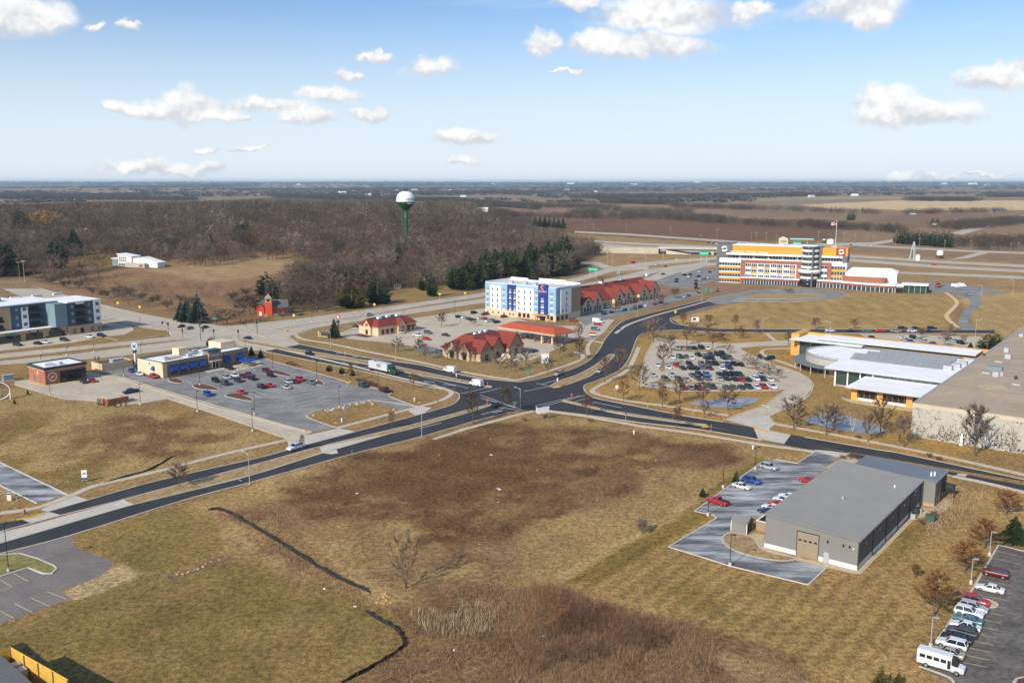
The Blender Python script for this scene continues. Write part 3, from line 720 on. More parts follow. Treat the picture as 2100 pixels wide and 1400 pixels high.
glot = surface('petrol_station_lot','pale concrete forecourt round the red roofed petrol station',[[(690,685),(735,668),(880,648),(995,632),(1110,668),(1180,668),(1200,650),(1260,655),(1240,680),(1215,700),(1175,695),(1150,712),(1120,725),(1090,738),(1040,742),(900,722),(860,712),(790,702),(716,695)]],M['concrete_lot'],Z_CONC,'car park')
surface('hotel_lot','grey asphalt lot between the hotel and the red roofed shops',[[(1180,650),(1230,628),(1330,612),(1420,598),(1440,604),(1300,640),(1225,660),(1200,668)],[(860,705),(905,715),(910,730),(850,720)]],M['asphalt_worn'],Z_MARK,'car park')
slot = surface('office_lot','grey asphalt car park left of the credit union',[[(1335,575),(1400,553),(1450,550),(1475,560),(1470,575),(1430,585),(1450,592),(1400,592),(1360,584)]],M['asphalt_worn'],Z_ROAD,'car park')
loop = surface('loop_drive','grey oval drive in front of the credit union',[cr(W([(1450,614),(1500,602),(1560,594),(1640,591),(1700,595),(1740,604),(1720,611),(1680,615),(1600,618),(1540,618),(1480,624)]),5,True)],M['asphalt_worn'],Z_CONC)
island('median','long oval lawn inside the loop drive',[(1512,612),(1545,605),(1600,602),(1660,603),(1690,607),(1680,611),(1620,613),(1550,613)],MATS['median_grass'],smooth=5)
kerb(loop,[(1504,618),(1560,618),(1640,618),(1700,613),(1740,605),(1720,597)],smooth=3)
curv = surface('curved_drive','grey curved drive right of the credit union',[cr(W([(1900,585),(1960,590),(2010,605),(2012,622),(1995,640),(1985,660),(2005,676),(1975,677),(1965,660),(1975,640),(1990,625),(1985,612),(1960,605),(1900,596)]),4,True),[(1900,578),(1990,585),(2060,600),(2040,604),(1900,592)]],M['asphalt_worn'],Z_ROAD)
path('footpath','yellow kerbed path beside the curved drive',[(1940,600),(1962,618),(1955,632),(1942,645),(1945,655),(1965,672)],2.4,mat('path_yellow',(.62,.45,.22),.9,.1,.3))
llot = surface('library_lot','tan concrete car park and drive before the white roofed library',[
        [(1343,694),(1393,697),(1483,705),(1560,701),(1626,698),(1626,708),(1560,709),(1515,714),(1540,728),(1590,748),(1640,765),(1662,780),(1666,795),(1650,818),(1577,853),(1483,861),(1530,843),(1568,831),(1600,808),(1609,799),(1594,801),(1393,801),(1309,789),(1316,763),(1326,726)],
        [(1760,684),(1880,686),(1985,690),(2010,690),(2030,705),(1990,716),(1900,708),(1780,693)]],M['concrete_lot'],Z_CONC,'car park')
kerb(llot,[(1343,693),(1393,697),(1483,705),(1560,701),(1626,698)],smooth=3); kerb(llot,[(1515,714),(1540,728),(1590,748),(1640,765),(1662,780),(1667,795),(1650,819),(1577,854)],smooth=4)
kerb(llot,[(1483,861),(1530,843),(1568,831),(1600,808),(1610,799),(1594,801),(1393,802),(1309,790),(1315,763),(1325,726),(1343,694)])
for pts_,lb_ in [([(1350,750),(1360,738),(1366,750),(1362,762),(1354,762)],'grass island with a bare tree between the first rows'),([(1375,718),(1395,708),(1460,715),(1470,722),(1400,722)],'long grass island behind the back row of the concrete lot'),
                  ([(1345,782),(1362,775),(1400,783),(1470,784),(1470,789),(1350,788)],'grass island between the front rows of the concrete lot'),([(1525,755),(1548,752),(1575,762),(1582,772),(1550,760)],'island with bare shrubs at the end of a car row'),
                  ([(1500,735),(1515,738),(1530,745),(1520,746)],'small grass island near the drive at the row end'),([(1575,772),(1592,775),(1602,783),(1590,784)],'small island beside the white car at the row end')]:
    island('planting_bed',lb_,pts_,MATS['median_grass'],smooth=4)
# foreground lots
glt = surface('grey_building_lot','salt streaked asphalt lot beside the grey metal building',[[(1372,1120),(1470,1062),(1462,1056),(1424,1048),(1560,950),(1593,943),(1635,951),(1675,925),(1722,936),(1690,962),(1567,1057),(1536,1062),(1502,1090),(1483,1100),(1487,1116),(1530,1138),(1590,1150),(1625,1146),(1698,1160),(1658,1198),(1500,1160)]],M['asphalt_salt'],Z_ROAD,'car park')
kerb(glt,[(1658,1199),(1500,1161),(1371,1121),(1470,1062),(1462,1056),(1424,1048),(1560,949),(1593,942),(1635,950),(1673,925)],M['kerb_white'],w=.3)
kerb(glt,[(1658,1198),(1700,1159)],M['kerb_white'],w=.3)
lines(glt,[((1560 - 25 * i,955 + 18 * i),(1590 - 25 * i,963 + 18 * i)) for i in range(6)],.1)
island('planting_bed','brown grass bed curving before the roller door',[(1486,1097),(1505,1092),(1545,1103),(1565,1128),(1628,1143),(1610,1150),(1560,1144),(1510,1130),(1484,1112)],MATS['median_grass'],smooth=4,z=.1)
surface('concrete_apron','pale concrete apron round the grey metal building',[[(1530,1100),(1548,1092),(1568,1096),(1568,1123),(1625,1140),(1700,1156),(1757,1170),(1754,1177),(1625,1147),(1560,1126)],[(1757,1169),(1890,1037),(1896,1043),(1766,1176),(1754,1177)],[(1890,1040),(1911,1042),(1941,1020),(1950,1024),(1953,1034),(1925,1056),(1880,1062),(1872,1056)],[(1690,960),(1735,935),(1785,944),(1765,951)]],M['gravel'],Z_MARK,'pavement')
brl = surface('corner_lot','weathered dark asphalt car park along the bottom right edge',[[(2048,1118),(2200,1150),(2300,1480),(1960,1480),(1950,1398),(1890,1372),(1885,1362),(1990,1215),(2002,1195),(2020,1165)]],M['asphalt_old'],Z_ROAD,'car park')
kerb(brl,[(2110,1133),(2048,1117),(2020,1165),(1990,1216),(1920,1315)]); kerb(brl,[(1885,1366),(1925,1380),(1948,1390),(1956,1402),(1958,1430)],smooth=3)
lines(brl,[((2043 - 9.5 * i,1129 + 14.3 * i),(2098 - 5 * i,1142 + 15 * i)) for i in range(16)],.12,M['paint_tan'])
island('planting_bed','kerbed island nose beside the red parked car',[(2000,1225),(2020,1228),(2042,1236),(2044,1243),(2030,1245),(1995,1233)],M['sand'],smooth=4)
island('planting_bed','kerbed bed at the far corner of the weathered lot',[(2085,1392),(2130,1396),(2140,1440),(2080,1430)],M['mulch'],smooth=3)
bll = surface('stub_lot','brownish asphalt turning area and stalls at the lower left',[[(-60,1150),(0,1136),(147,1097),(150,1100),(145,1110),(160,1125),(228,1150),(228,1160),(205,1182),(122,1212),(148,1226),(0,1278),(-60,1300)]],M['asphalt_brown'],Z_ROAD - .004,'car park')
island('planting_bed','grass island with white kerb and a dark lamp post',[(-20,1140),(0,1138),(40,1135),(75,1145),(110,1160),(116,1166),(106,1176),(88,1176),(58,1164),(0,1182),(-20,1188)],mat('lawn_green',(.22,.19,.06),.95,.3,.4,fine=(2,.3)),smooth=0,kerb_m=M['kerb_white'])
lines(bll,[((27,1175),(57,1191)),((0,1188),(24,1202)),((97,1213),(137,1228)),((64,1225),(101,1243)),((30,1237),(66,1255)),((0,1252),(30,1268)),((0,1211),(24,1203))],.16,M['paint_tan'],z=Z_MARK)
lls = surface('salted_drive','salt streaked driveway stub at the left edge',[[(-60,905),(0,949),(138,1013),(76,1032),(0,995),(-60,965)]],M['asphalt_salt'],Z_ROAD,'driveway')
kerb(lls,[(-60,915),(0,948),(140,1015)],M['kerb_white']); kerb(lls,[(-60,965),(0,995),(76,1032)],M['kerb_white'])
alot = surface('apartment_lot','concrete parking strip below the apartment block',[[(-60,715),(0,707),(130,689),(205,676),(242,668),(268,668),(275,676),(255,686),(215,690),(150,702),(0,719),(-60,726)],[(197,655),(250,665),(268,668),(240,672),(200,665)]],M['concrete_lot'],Z_CONC,'car park')
kerb(alot,[(0,720),(150,703),(215,691),(240,698),(320,690),(340,684)]); kerb(alot,[(255,686),(274,677),(266,668)])
# pavements
path('pavement','concrete pavement along the near side of the street left of the junction',[(888,901),(960,878),(1072,848),(1095,843)],1.9,smooth=0)
path('pavement','long concrete pavement along the vacant lot up to the grey building',[(1095,844),(1125,843),(1200,853),(1310,873),(1430,889),(1560,911),(1672,926)],1.9,M['sidewalk'],smooth=0)
path('pavement','concrete pavement along the far side of the near street',[(0,1052),(80,1040),(160,1010),(200,995),(330,965),(460,931),(585,903)],2.0)
path('pavement','concrete pavement past the stone bed of the restaurant lot',[(690,878),(770,857),(862,833),(905,821),(926,806),(905,795),(820,775),(730,752),(640,731),(560,712)],1.9)
path('pavement','concrete pavement round the petrol station corner',[(605,685),(620,695),(680,705),(760,722),(860,742),(960,764),(1040,777),(1075,776),(1160,750),(1190,738),(1195,728),(1180,722)],1.9)
path('pavement','winding pavement below the curved street by the concrete lot',[(1310,712),(1296,745),(1285,760),(1255,778),(1225,793),(1215,803),(1240,812),(1290,822),(1380,834),(1440,843),(1495,852)],1.9)
path('slab_pavement','pavement of long concrete slabs in front of the white concrete warehouse',[(1560,863),(1640,878),(1700,889),(1800,908),(1900,928),(2000,950),(2100,973),(2180,992)],2.0,slab=3.2,z=.08)
path('slab_pavement','short slab pavement beside the brick office end',[(1955,976),(2030,992),(2110,1012),(2180,1030)],2.0,slab=3.2,z=.08)
path('pavement','narrow walk from the street to the petrol station',[(1237,703),(1215,700),(1205,712),(1207,728)],1.8)
path('pavement','thin walk crossing the verge below the road',[(1572,684),(1592,700)],2.0,smooth=0)
path('pavement','pavement along the upper street',[(1262,684),(1290,665),(1350,645),(1420,626),(1455,616)],1.9)
path('pavement','pavement round the library entrance',[(1627,714),(1575,716),(1562,722),(1575,732),(1620,748),(1640,756)],1.9)
# ponds
def pond(label,pts):
    pl = cr(W(pts),5,True); mb = MB().sheet([tuple(p) for p in pl],.03); return tag(mb.build('pond',M['pond']),label,'pond',kind='structure')
pond('small pale pond below the concrete car park',[(1412,827),(1440,821),(1500,817),(1545,815),(1556,820),(1538,828),(1515,835),(1470,835),(1432,831)])
pond('larger grey pond in front of the library',[(1652,862),(1680,850),(1710,848),(1750,856),(1790,868),(1815,880),(1790,889),(1740,885),(1690,875)])
# ------------------------------------------------------------------ buildings
AX = -37.8                       # the street grid: facades run at -37.8 and 52.2 degrees
def solid(o):
    """lettering as a real mesh"""
    bpy.context.view_layer.update(); dg = bpy.context.evaluated_depsgraph_get(); me = bpy.data.meshes.new_from_object(o.evaluated_get(dg)); n = bpy.data.objects.new('lettering',me); col.objects.link(n)
    n.parent = o.parent; n.location = o.location; n.rotation_euler = o.rotation_euler; bpy.data.objects.remove(o); return n
class Bld:
    """a building: an Empty at its front left corner, x along the front, y to the back"""
    def __init__(s,name,label,cat,px,ang,z=0.0,world=None,group=None):
        p = world if world else G(*px); s.o = empty(name,(p[0],p[1],z),math.radians(ang),label,cat,group); s.p = Vector((p[0],p[1])); s.a = math.radians(ang); s.z = z
    def loc(s,px,py,z=0.0):
        d = G(px,py,z + s.z) - s.p; c,n = math.cos(s.a),math.sin(s.a); return (d.x * c + d.y * n,-d.x * n + d.y * c)
    def box(s,name,m,x0,x1,y0,y1,z0,z1,parent=None): return pbox(name,M[m] if isinstance(m,str) else m,parent or s.o,x0,x1,y0,y1,z0,z1)
    def mesh(s,name,mb,m,smooth=False,kind=None): return mb.build(name,M[m] if isinstance(m,str) else m,s.o,smooth,kind=kind)
    def wf(s,x0,x1,z0,z1,y=0.0,m='glass',name='window',d=.06): return s.box(name,m,x0,x1,y - d,y + .03,z0,z1)
    def wr(s,y0,y1,z0,z1,x,m='glass',name='window',d=.06): return s.box(name,m,x - .03,x + d,y0,y1,z0,z1)
    def wl(s,y0,y1,z0,z1,x=0.0,m='glass',name='window',d=.06): return s.box(name,m,x - d,x + .03,y0,y1,z0,z1)
    def text(s,txt,x,y,z,size,m,side='f',spacing=1.0):
        cu = bpy.data.curves.new('lettering','FONT'); cu.body = txt; cu.size = size; cu.extrude = .05; cu.align_x = 'CENTER'; cu.space_character = spacing; cu.resolution_u = 2
        o = bpy.data.objects.new('lettering',cu); col.objects.link(o); o.parent = s.o; o.location = (x,y,z)
        o.rotation_euler = (math.pi / 2,0,{'f': 0,'r': math.pi / 2,'l': -math.pi / 2}[side]); cu.materials.append(M[m]); return solid(o)
    def gable(s,name,m,x0,x1,y0,y1,z0,z1,axis='y',over=.4,th=.25,roof='roof_red',rname='roof'):
        """walls up to z0 are separate; this is a gabled roof with end triangles; ridge along axis"""
        if axis == 'y':
            xm = (x0 + x1) / 2; A = [(x0,y0,z0),(x1,y0,z0),(xm,y0,z1),(x0,y1,z0),(x1,y1,z0),(xm,y1,z1)]
            s.mesh(name,MB().add(A,[(0,1,2),(4,3,5),(0,3,4,1),(1,4,5,2),(0,2,5,3)]),m)
            k = (z1 - z0) / (xm - x0); ya,yb = y0 - over,y1 + over; e = over
            V = [(x0 - e,ya,z0 - e * k),(xm,ya,z1),(x1 + e,ya,z0 - e * k),(x0 - e,yb,z0 - e * k),(xm,yb,z1),(x1 + e,yb,z0 - e * k)]
        else:
            ym = (y0 + y1) / 2; A = [(x0,y0,z0),(x0,y1,z0),(x0,ym,z1),(x1,y0,z0),(x1,y1,z0),(x1,ym,z1)]
            s.mesh(name,MB().add(A,[(1,0,2),(3,4,5),(0,1,4,3),(0,3,5,2),(1,2,5,4)]),m)
            k = (z1 - z0) / (ym - y0); xa,xb = x0 - over,x1 + over; e = over
            V = [(xa,y0 - e,z0 - e * k),(xa,ym,z1),(xa,y1 + e,z0 - e * k),(xb,y0 - e,z0 - e * k),(xb,ym,z1),(xb,y1 + e,z0 - e * k)]
        V = [(a,b,c + .03) for a,b,c in V]; U = [(a,b,c + th) for a,b,c in V]
        s.mesh(rname,MB().add(V + U,[(0,1,4,3),(1,2,5,4),(6,9,10,7),(7,10,11,8),(0,6,7,1),(1,7,8,2),(3,4,10,9),(4,5,11,10),(0,3,9,6),(2,8,11,5)]),roof)
    def flat_roof(s,m,x0,x1,y0,y1,z,par=.7,pm='tan',cap='white',t=.3):
        s.box('roof',m,x0 + t,x1 - t,y0 + t,y1 - t,z - .3,z)
        for q in ((x0,x1,y0,y0 + t),(x0,x1,y1 - t,y1),(x0,x0 + t,y0 + t,y1 - t),(x1 - t,x1,y0 + t,y1 - t)):
            s.box('parapet',pm,*q,z - .5,z + par); s.box('coping',cap,q[0] - .05,q[1] + .05,q[2] - .05,q[3] + .05,z + par + .001,z + par + .1)

# 1 --- grey metal building, lower right
b = Bld('metal_building','long grey metal building with ribbed roof and tan roller door beside the vacant lot','building',(1567.6,1121.6),AX)
WW,LL,HL,HR = 18.9,46.6,7.1,6.1
hz = lambda x: HL + (HR - HL) * x / WW
b.mesh('wall',MB().add([(0,0,0),(WW,0,0),(WW,LL,0),(0,LL,0),(0,0,HL),(WW,0,HR),(WW,LL,HR),(0,LL,HL)],[(0,1,5,4),(1,2,6,5),(2,3,7,6),(3,0,4,7),(4,5,6,7)]),'wall_metal')
mb = MB()
for i in range(int(WW / .45)):
    x = .15 + i * .45
    if not 6.75 < x < 11.25: mb.box(x,x + .12,-.06,.01,1.05,hz(x) - .25)
    else: mb.box(x,x + .12,-.06,.01,5.5,hz(x) - .25)
b.mesh('wall_rib',mb,'wall_metal',kind='stuff')
b.box('base','block_white',-.05,6.75,-.07,.0,0,1.0); b.box('base','block_white',11.25,12.3,-.07,.0,0,1.0); b.box('base','block_white',13.4,WW + .05,-.07,.0,0,1.0)
b.box('side_wall','wall_charcoal',WW,WW + .05,.1,LL - .3,.95,HR - .15); b.box('base','block_white',WW,WW + .08,0,LL,0,.95)
mb = MB()
for i in range(int(LL / .6)): mb.box(WW + .05,WW + .1,.3 + i * .6,.42 + i * .6,1.0,HR - .2)
b.mesh('wall_rib',mb,'wall_charcoal',kind='stuff')
for i in range(6): b.box('downspout','charcoal',WW + .1,WW + .22,.15 + i * 9.1,.33 + i * 9.1,.2,HR - .1)
for y in (4.5,13.6,22.8,31.8,40.5):
    b.box('window','glass_pale',WW + .04,WW + .12,y,y + .9,3.9,4.4)
b.box('wall_lamp','white',WW + .05,WW + .3,40.8,41.2,4.9,5.2)
V = [(-.4,-.35,hz(-.4)),(WW + .35,-.35,hz(WW + .35)),(WW + .35,LL + .2,hz(WW + .35)),(-.4,LL + .2,hz(-.4))]
b.mesh('roof',MB().add([(x,y,z + .02) for x,y,z in V] + [(x,y,z + .2) for x,y,z in V],[(3,2,1,0),(4,5,6,7),(0,1,5,4),(1,2,6,5),(2,3,7,6),(3,0,4,7)]),'roof_metal')
mb = MB(); k0,k1 = hz(-.4) + .2,hz(WW + .35) + .2
for i in range(77):
    y = -.2 + i * .61; mb.add([(-.4,y,k0),(WW + .35,y,k1),(WW + .35,y + .09,k1),(-.4,y + .09,k0),(-.4,y,k0 + .09),(WW + .35,y,k1 + .09),(WW + .35,y + .09,k1 + .09),(-.4,y + .09,k0 + .09)],[(4,5,6,7),(0,1,5,4),(2,3,7,6),(1,2,6,5),(3,0,4,7)])
b.mesh('roof_seam',mb,'roof_metal',kind='stuff')
b.box('roof_vent','galv',9,9.4,20,20.4,hz(9),hz(9) + .8); b.box('roof_vent','white',15.5,15.8,36,36.3,hz(15),hz(15) + .8)
b.box('gutter','galv',WW + .3,WW + .45,-.3,LL,HR - .1,HR + .1)
dr = b.box('roller_door',mat('door_tan',(.27,.215,.15),.7,.05,.5),6.85,11.15,-.04,.02,0,5.2)
for i in range(4): b.box('door_window','glass',7.1 + i * 1.05,7.75 + i * 1.05,-.07,-.03,3.35,3.7)
for i in range(1,9): b.box('door_panel_joint','tan_dark',6.85,11.15,-.055,-.03,.58 * i - .02,.58 * i + .02)
b.box('door_frame','charcoal',6.7,6.85,-.08,.0,0,5.4); b.box('door_frame','charcoal',11.15,11.3,-.08,.0,0,5.4); b.box('door_frame','charcoal',6.85,11.15,-.08,.0,5.2,5.4)
b.box('door','galv',12.35,13.35,-.09,.0,0,2.2)
for x in (12.9,16.0,17.2): b.box('wall_lamp','black',x,x + .25,-.35,-.05,4.3,4.75)
b.box('wall_lamp','white',18.0,18.25,-.3,-.05,4.2,4.4)
# its brick office end
OX0,OX1,OY0,OY1,OZ = 3.0,21.9,46.9,57.6,6.25
b.box('office_wall','brick_tan',OX0,OX1,OY0,OY1,0,OZ - .15)
b.box('office_cladding','wall_charcoal',OX1,OX1 + .06,OY0 + .5,OY0 + 5.5,2.6,OZ - .4); b.box('office_cladding','brick_dark',OX1,OX1 + .06,OY0 + 5.6,OY1,0,OZ - .4)
b.box('office_cladding','wall_metal',WW + .4,OX1 + .02,OY0 - .05,OY0,.9,OZ - .3)
for y in (OY0 + 1,OY0 + 3,OY0 + 6.5,OY0 + 8.6): b.wr(y,y + 1.3,.4,2.4,OX1 + .06)
b.mesh('office_roof',MB().add([(OX0 - .4,OY0 - .3,OZ + .35),(OX1 + .4,OY0 - .3,OZ + .15),(OX1 + .4,OY1 + .5,OZ - .05),(OX0 - .4,OY1 + .5,OZ + .15),(OX0 - .4,OY0 - .3,OZ + .1),(OX1 + .4,OY0 - .3,OZ - .1),(OX1 + .4,OY1 + .5,OZ - .3),(OX0 - .4,OY1 + .5,OZ - .1)],[(0,1,2,3),(7,6,5,4),(4,5,1,0),(5,6,2,1),(6,7,3,2),(7,4,0,3)]),mat('office_roof_metal',(.23,.25,.28),.45,.05,.3,metal=.2))
mb = MB()
for i in range(32):
    x = OX0 - .2 + i * .6; z = OZ + .35 - .2 * (x - OX0) / 19
    mb.add([(x,OY0 - .3,z),(x + .12,OY0 - .3,z),(x + .12,OY1 + .5,z - .2),(x,OY1 + .5,z - .2),(x,OY0 - .3,z + .12),(x + .12,OY0 - .3,z + .12),(x + .12,OY1 + .5,z - .08),(x,OY1 + .5,z - .08)],[(4,5,6,7),(0,1,5,4),(1,2,6,5),(3,0,4,7)])
b.mesh('office_roof_seam',mb,MATS['office_roof_metal'],kind='stuff')
for x,y in ((19.8,50.5),(20.4,51.2)): b.box('roof_vent','white',x,x + .35,y,y + .35,OZ,OZ + 1.0)
b.box('entrance_canopy','charcoal',OX1,OX1 + 2.2,OY0 + 8,OY1,3.0,3.3); b.box('canopy_post','charcoal',OX1 + 1.9,OX1 + 2.1,OY1 - .4,OY1 - .2,0,3.0)
GREY = b
# shed, bin enclosure, utilities beside it
def at_local(B,x,y):
    c,n = math.cos(B.a),math.sin(B.a); return Vector((B.p.x + x * c - y * n,B.p.y + x * n + y * c))
s = Bld('storage_shed','small grey gabled storage shed on the concrete beside the metal building','shed',None,AX,world=at_local(GREY,-9.4,4.2))
s.box('wall','wall_metal',0,3.6,0,3.6,0,2.4); s.gable('gable','wall_charcoal',0,3.6,0,3.6,2.4,3.3,'x',.15,.12,'wall_metal'); s.box('door','charcoal',3.6,3.64,.8,2.8,.05,2.1); s.box('trim','white',3.55,3.68,-.05,.1,0,2.4); s.box('trim','white',-.05,.1,-.06,.05,0,2.4)
s = Bld('bin_enclosure','open topped tan walled bin enclosure against the metal building','enclosure',None,AX,world=at_local(GREY,-5.4,8.2))
s.box('wall','tan_dark',0,5.1,0,.25,0,2.1); s.box('wall','tan_dark',0,5.1,6.2,6.45,0,2.1); s.box('wall','tan_dark',0,.25,.25,6.2,0,2.1); s.box('coping','white',-.05,5.1,-.06,.32,2.1,2.2); s.box('coping','white',-.05,5.1,6.15,6.5,2.1,2.2); s.box('coping','white',-.05,.32,.32,6.15,2.1,2.2)
s.box('bin','black',1.2,3.4,2,4,0,1.5); s.box('bin_lid','charcoal',1.1,3.5,1.9,4.1,1.5,1.6)
s = Bld('utility_cabinet','dark green utility box on the concrete pad by the metal building','utility box',(1897,1069),AX); s.box('body',mat('utility_green',(.05,.10,.07),.6),0,1.9,0,1.5,0,1.5); s.box('lid',MATS['utility_green'],-.08,1.98,-.08,1.58,1.5,1.62); s.box('plinth','kerb',-.2,2.1,-.2,1.7,0,.08)
for i,(x,y) in enumerate(((1867,1063),(1873,1055),(1880,1051))):
    s = Bld('condenser_unit',('grey air conditioning unit against the charcoal side wall','taller dark air conditioning unit by the charcoal wall','air conditioning unit with a lid nearest the brick office end')[i],'air conditioner',(x,y),AX)
    s.box('cabinet','galv' if i != 1 else 'charcoal',0,1.0,0,1.0,0,1.2 + .4 * (i == 1)); s.mesh('fan_grille',MB().lathe([(.42,1.2 + .4 * (i == 1)),(.4,1.3 + .4 * (i == 1))],12,(.5,.5)),'black')

# 2 --- white concrete warehouse, right edge
b = Bld('warehouse','huge pale concrete warehouse with gravel roof and ivy stained panels','warehouse',(1867.5,894),AX)
HW = 10.0
b.box('wall','concrete_panel',.05,92,.05,198,0,HW)
for i in range(16):
    for j,(z0,z1) in enumerate(((0,4.7),(4.76,8.9))): b.box('panel','concrete_panel',i * 5.4 + .05,i * 5.4 + 5.34,-.06 - R.uniform(0,.012),.05,z0,z1)
for i in range(36): b.box('panel','concrete_panel',-.06,.05,i * 5.4 + .1,i * 5.4 + 5.4,0,8.9)
b.box('coping','sidewalk',-.15,92.2,-.15,.5,8.95,HW + .25); b.box('coping','galv',-.18,.3,.5,198.2,9.2,HW + .28)
b.box('roof','roof_gravel',.3,92,.5,198,HW - .1,HW + .08)
for i in range(1,6): b.box('roof_joint','asphalt_brown',.3,92,i * 33,i * 33 + .3,HW + .08,HW + .11)
for (x,y,w,d,h,m) in [(2064,722,1.6,1.6,1.7,'galv'),(2067,735,2.0,1.8,1.6,'galv'),(2048,743,2.4,1.0,.5,'galv'),(2039,758,5.2,2.2,1.3,'teal_grey'),(2022,766,2.4,.9,.5,'galv'),(2042,772,1.8,1.5,1.7,'galv'),(2054,771,1.0,.8,1.3,'galv'),
                       (2083,778,.9,.9,1.2,'charcoal'),(2084,790,2.4,.9,.5,'galv'),(2018,730,.8,.8,1.1,'charcoal'),(1980,749,.8,.8,1.2,'galv'),(2095,690,1.6,3,1.3,'galv')]:
    x,y = b.loc(x,y,HW); b.box('rooftop_unit',m,x - w / 2,x + w / 2,y - d / 2,y + d / 2,HW + .05,HW + h)
x_,y_ = b.loc(2036,795,HW); b.mesh('roof_patch',MB().sheet([(x_ + 4.2 * math.cos(t * .45) * (1 + .2 * math.sin(3 * t)),y_ + 6 * math.sin(t * .45)) for t in range(14)],HW + .1),'sand')
WARE = b
# ivy: bare vines clinging to the panels, densest low down
def ivy():
    mb = MB(); r = random.Random(4)
    for i in range(2600):
        x = r.uniform(.2,62); h = min(8.7,abs(r.gauss(0,3.4))); 
        if fbm(np.array([x / 3.0]),np.array([h / 2.5]),3)[0] < .47: continue
        if r.random() < .55:
            x1,z1 = x + r.uniform(-.7,.7),min(8.8,h + r.uniform(.3,1.6)); w = r.uniform(.03,.07)
            mb.add([(x - w,-.1,h),(x + w,-.1,h),(x1 + w * .5,-.13,z1),(x1 - w * .5,-.13,z1)],[(0,1,2,3)])
        else:
            s_ = r.uniform(.1,.34); a = r.uniform(0,6.28); mb.add([(x + s_ * math.cos(a + k * 2.1),-.11 - .06 * (k % 2),max(.05,h + s_ * .8 * math.sin(a + k * 2.1))) for k in range(3)],[(0,1,2)])
    return mb
b.mesh('ivy',ivy(),mat('ivy_dry',(.06,.05,.045),.95,.3,1.0),kind='stuff')
# 3 --- library with white roofs
L0 = at_local(WARE,0,0)
b = Bld('library','low modern library with stepped white roofs, glass walls and orange piers','building',None,AX,world=L0)
def slab_roof(x0,x1,y0,y1,z,t=.45,m='roof_white'): b.box('roof',m,x0,x1,y0,y1,z - t,z); b.box('fascia','galv',x0 - .04,x1 + .04,y0 - .05,y0,z - t - .05,z - .06)
# back hall
b.box('wall','orange_wood',-74.5,-.5,104,118,0,7.4); b.box('end_wall','orange_wood',-78,-74.5,106,120,0,9.6); b.box('end_wall','orange_wood',-74.5,-.5,116.5,119,7.4,9.0)
b.wf(-73.5,-46,.6,7.0,104,'glass_green',d=.15)
for i in range(6): b.box('mullion','galv',-73.5 + i * 5,-73.3 + i * 5,103.7,104,0,7.0)
slab_roof(-76.5,-46,100,117,8.0); slab_roof(-66,-3.5,103,116,8.9)
b.wf(-60,-8,6.6,7.4,103.9,'glass_grey')
# drum
arc = [(-46 + 17.5 * math.cos(a),87 + 15.5 * math.sin(a)) for a in [math.radians(90 + 180 * i / 20) for i in range(21)]]
b.mesh('drum_wall',MB().prism(arc,0,6.6),'concrete_panel'); b.mesh('drum_roof',MB().prism([(-46 + (x + 46) * .97,87 + (y - 87) * .97) for x,y in arc],6.6,6.75),'roof_white')
b.mesh('drum_parapet',MB().add([(x,y,z) for x,y in arc for z in (6.2,7.3)] + [(-46 + (x + 46) * .975,87 + (y - 87) * .975,z) for x,y in arc for z in (6.2,7.3)],[(2 * i,2 * i + 2,2 * i + 3,2 * i + 1) for i in range(20)] + [(42 + 2 * i + 1,42 + 2 * i + 3,42 + 2 * i + 2,42 + 2 * i) for i in range(20)] + [(2 * i + 1,2 * i + 3,42 + 2 * i + 3,42 + 2 * i + 1) for i in range(20)]),'galv')
ring = [(-46 + 22.5 * math.cos(a),87 + 20.5 * math.sin(a)) for a in [math.radians(92 + 178 * i / 20) for i in range(21)]]
b.mesh('ring_canopy',MB().prism(ring + arc[::-1],3.3,3.6),mat('canopy_slate',(.16,.18,.18),.6,.1,.3))
for i in range(1,20,2): x,y = ring[i]; b.box('canopy_column','galv',-46 + (x + 46) * .96 - .15,-46 + (x + 46) * .96 + .15,87 + (y - 87) * .96 - .15,87 + (y - 87) * .96 + .15,0,3.3)
for i in range(2,19): x,y = arc[i]; xx,yy = arc[i + 1]; c_ = math.atan2(yy - y,xx - x); part('window',ubox(M['glass']),b.o,((x + xx) / 2 * 1.003 - .1,(y + yy) / 2,1.7),(0,0,c_),(2.0,.5,2.6))
b.box('wall','concrete_panel',-46,-4,71.5,102.5,0,6.5); b.box('roof','roof_white',-46,-2,71.5,103,6.5,6.74)
for i,y in enumerate((76,83.5,91)):
    x0,x1 = -43 + 3 * i,-9; p_ = MB()
    p_.add([(x0,y,6.75),(x1,y,6.75),(x1,y + 6.6,8.3),(x0,y + 6.6,8.3),(x0,y + 6.6,6.75),(x1,y + 6.6,6.75)],[(0,1,2,3),(3,2,5,4),(0,3,4),(1,5,2)])
    b.mesh('skylight_frame',p_,'galv')
    n_ = int((x1 - x0) / 2.4); sl_ = math.atan2(1.55,6.6)
    for k in range(n_): part('solar_panel',ubox(M['solar']),b.o,(x0 + 1.2 + k * (x1 - x0) / n_,y + 3.3,7.58),(sl_,0,0),((x1 - x0) / n_ - .06,6.6,.08))
for x,y in ((-9,76),(-7.5,82),(-6.5,88),(-5.5,96)): b.box('rooftop_unit','galv',x,x + 3,y,y + 2.4,6.7,8.4)
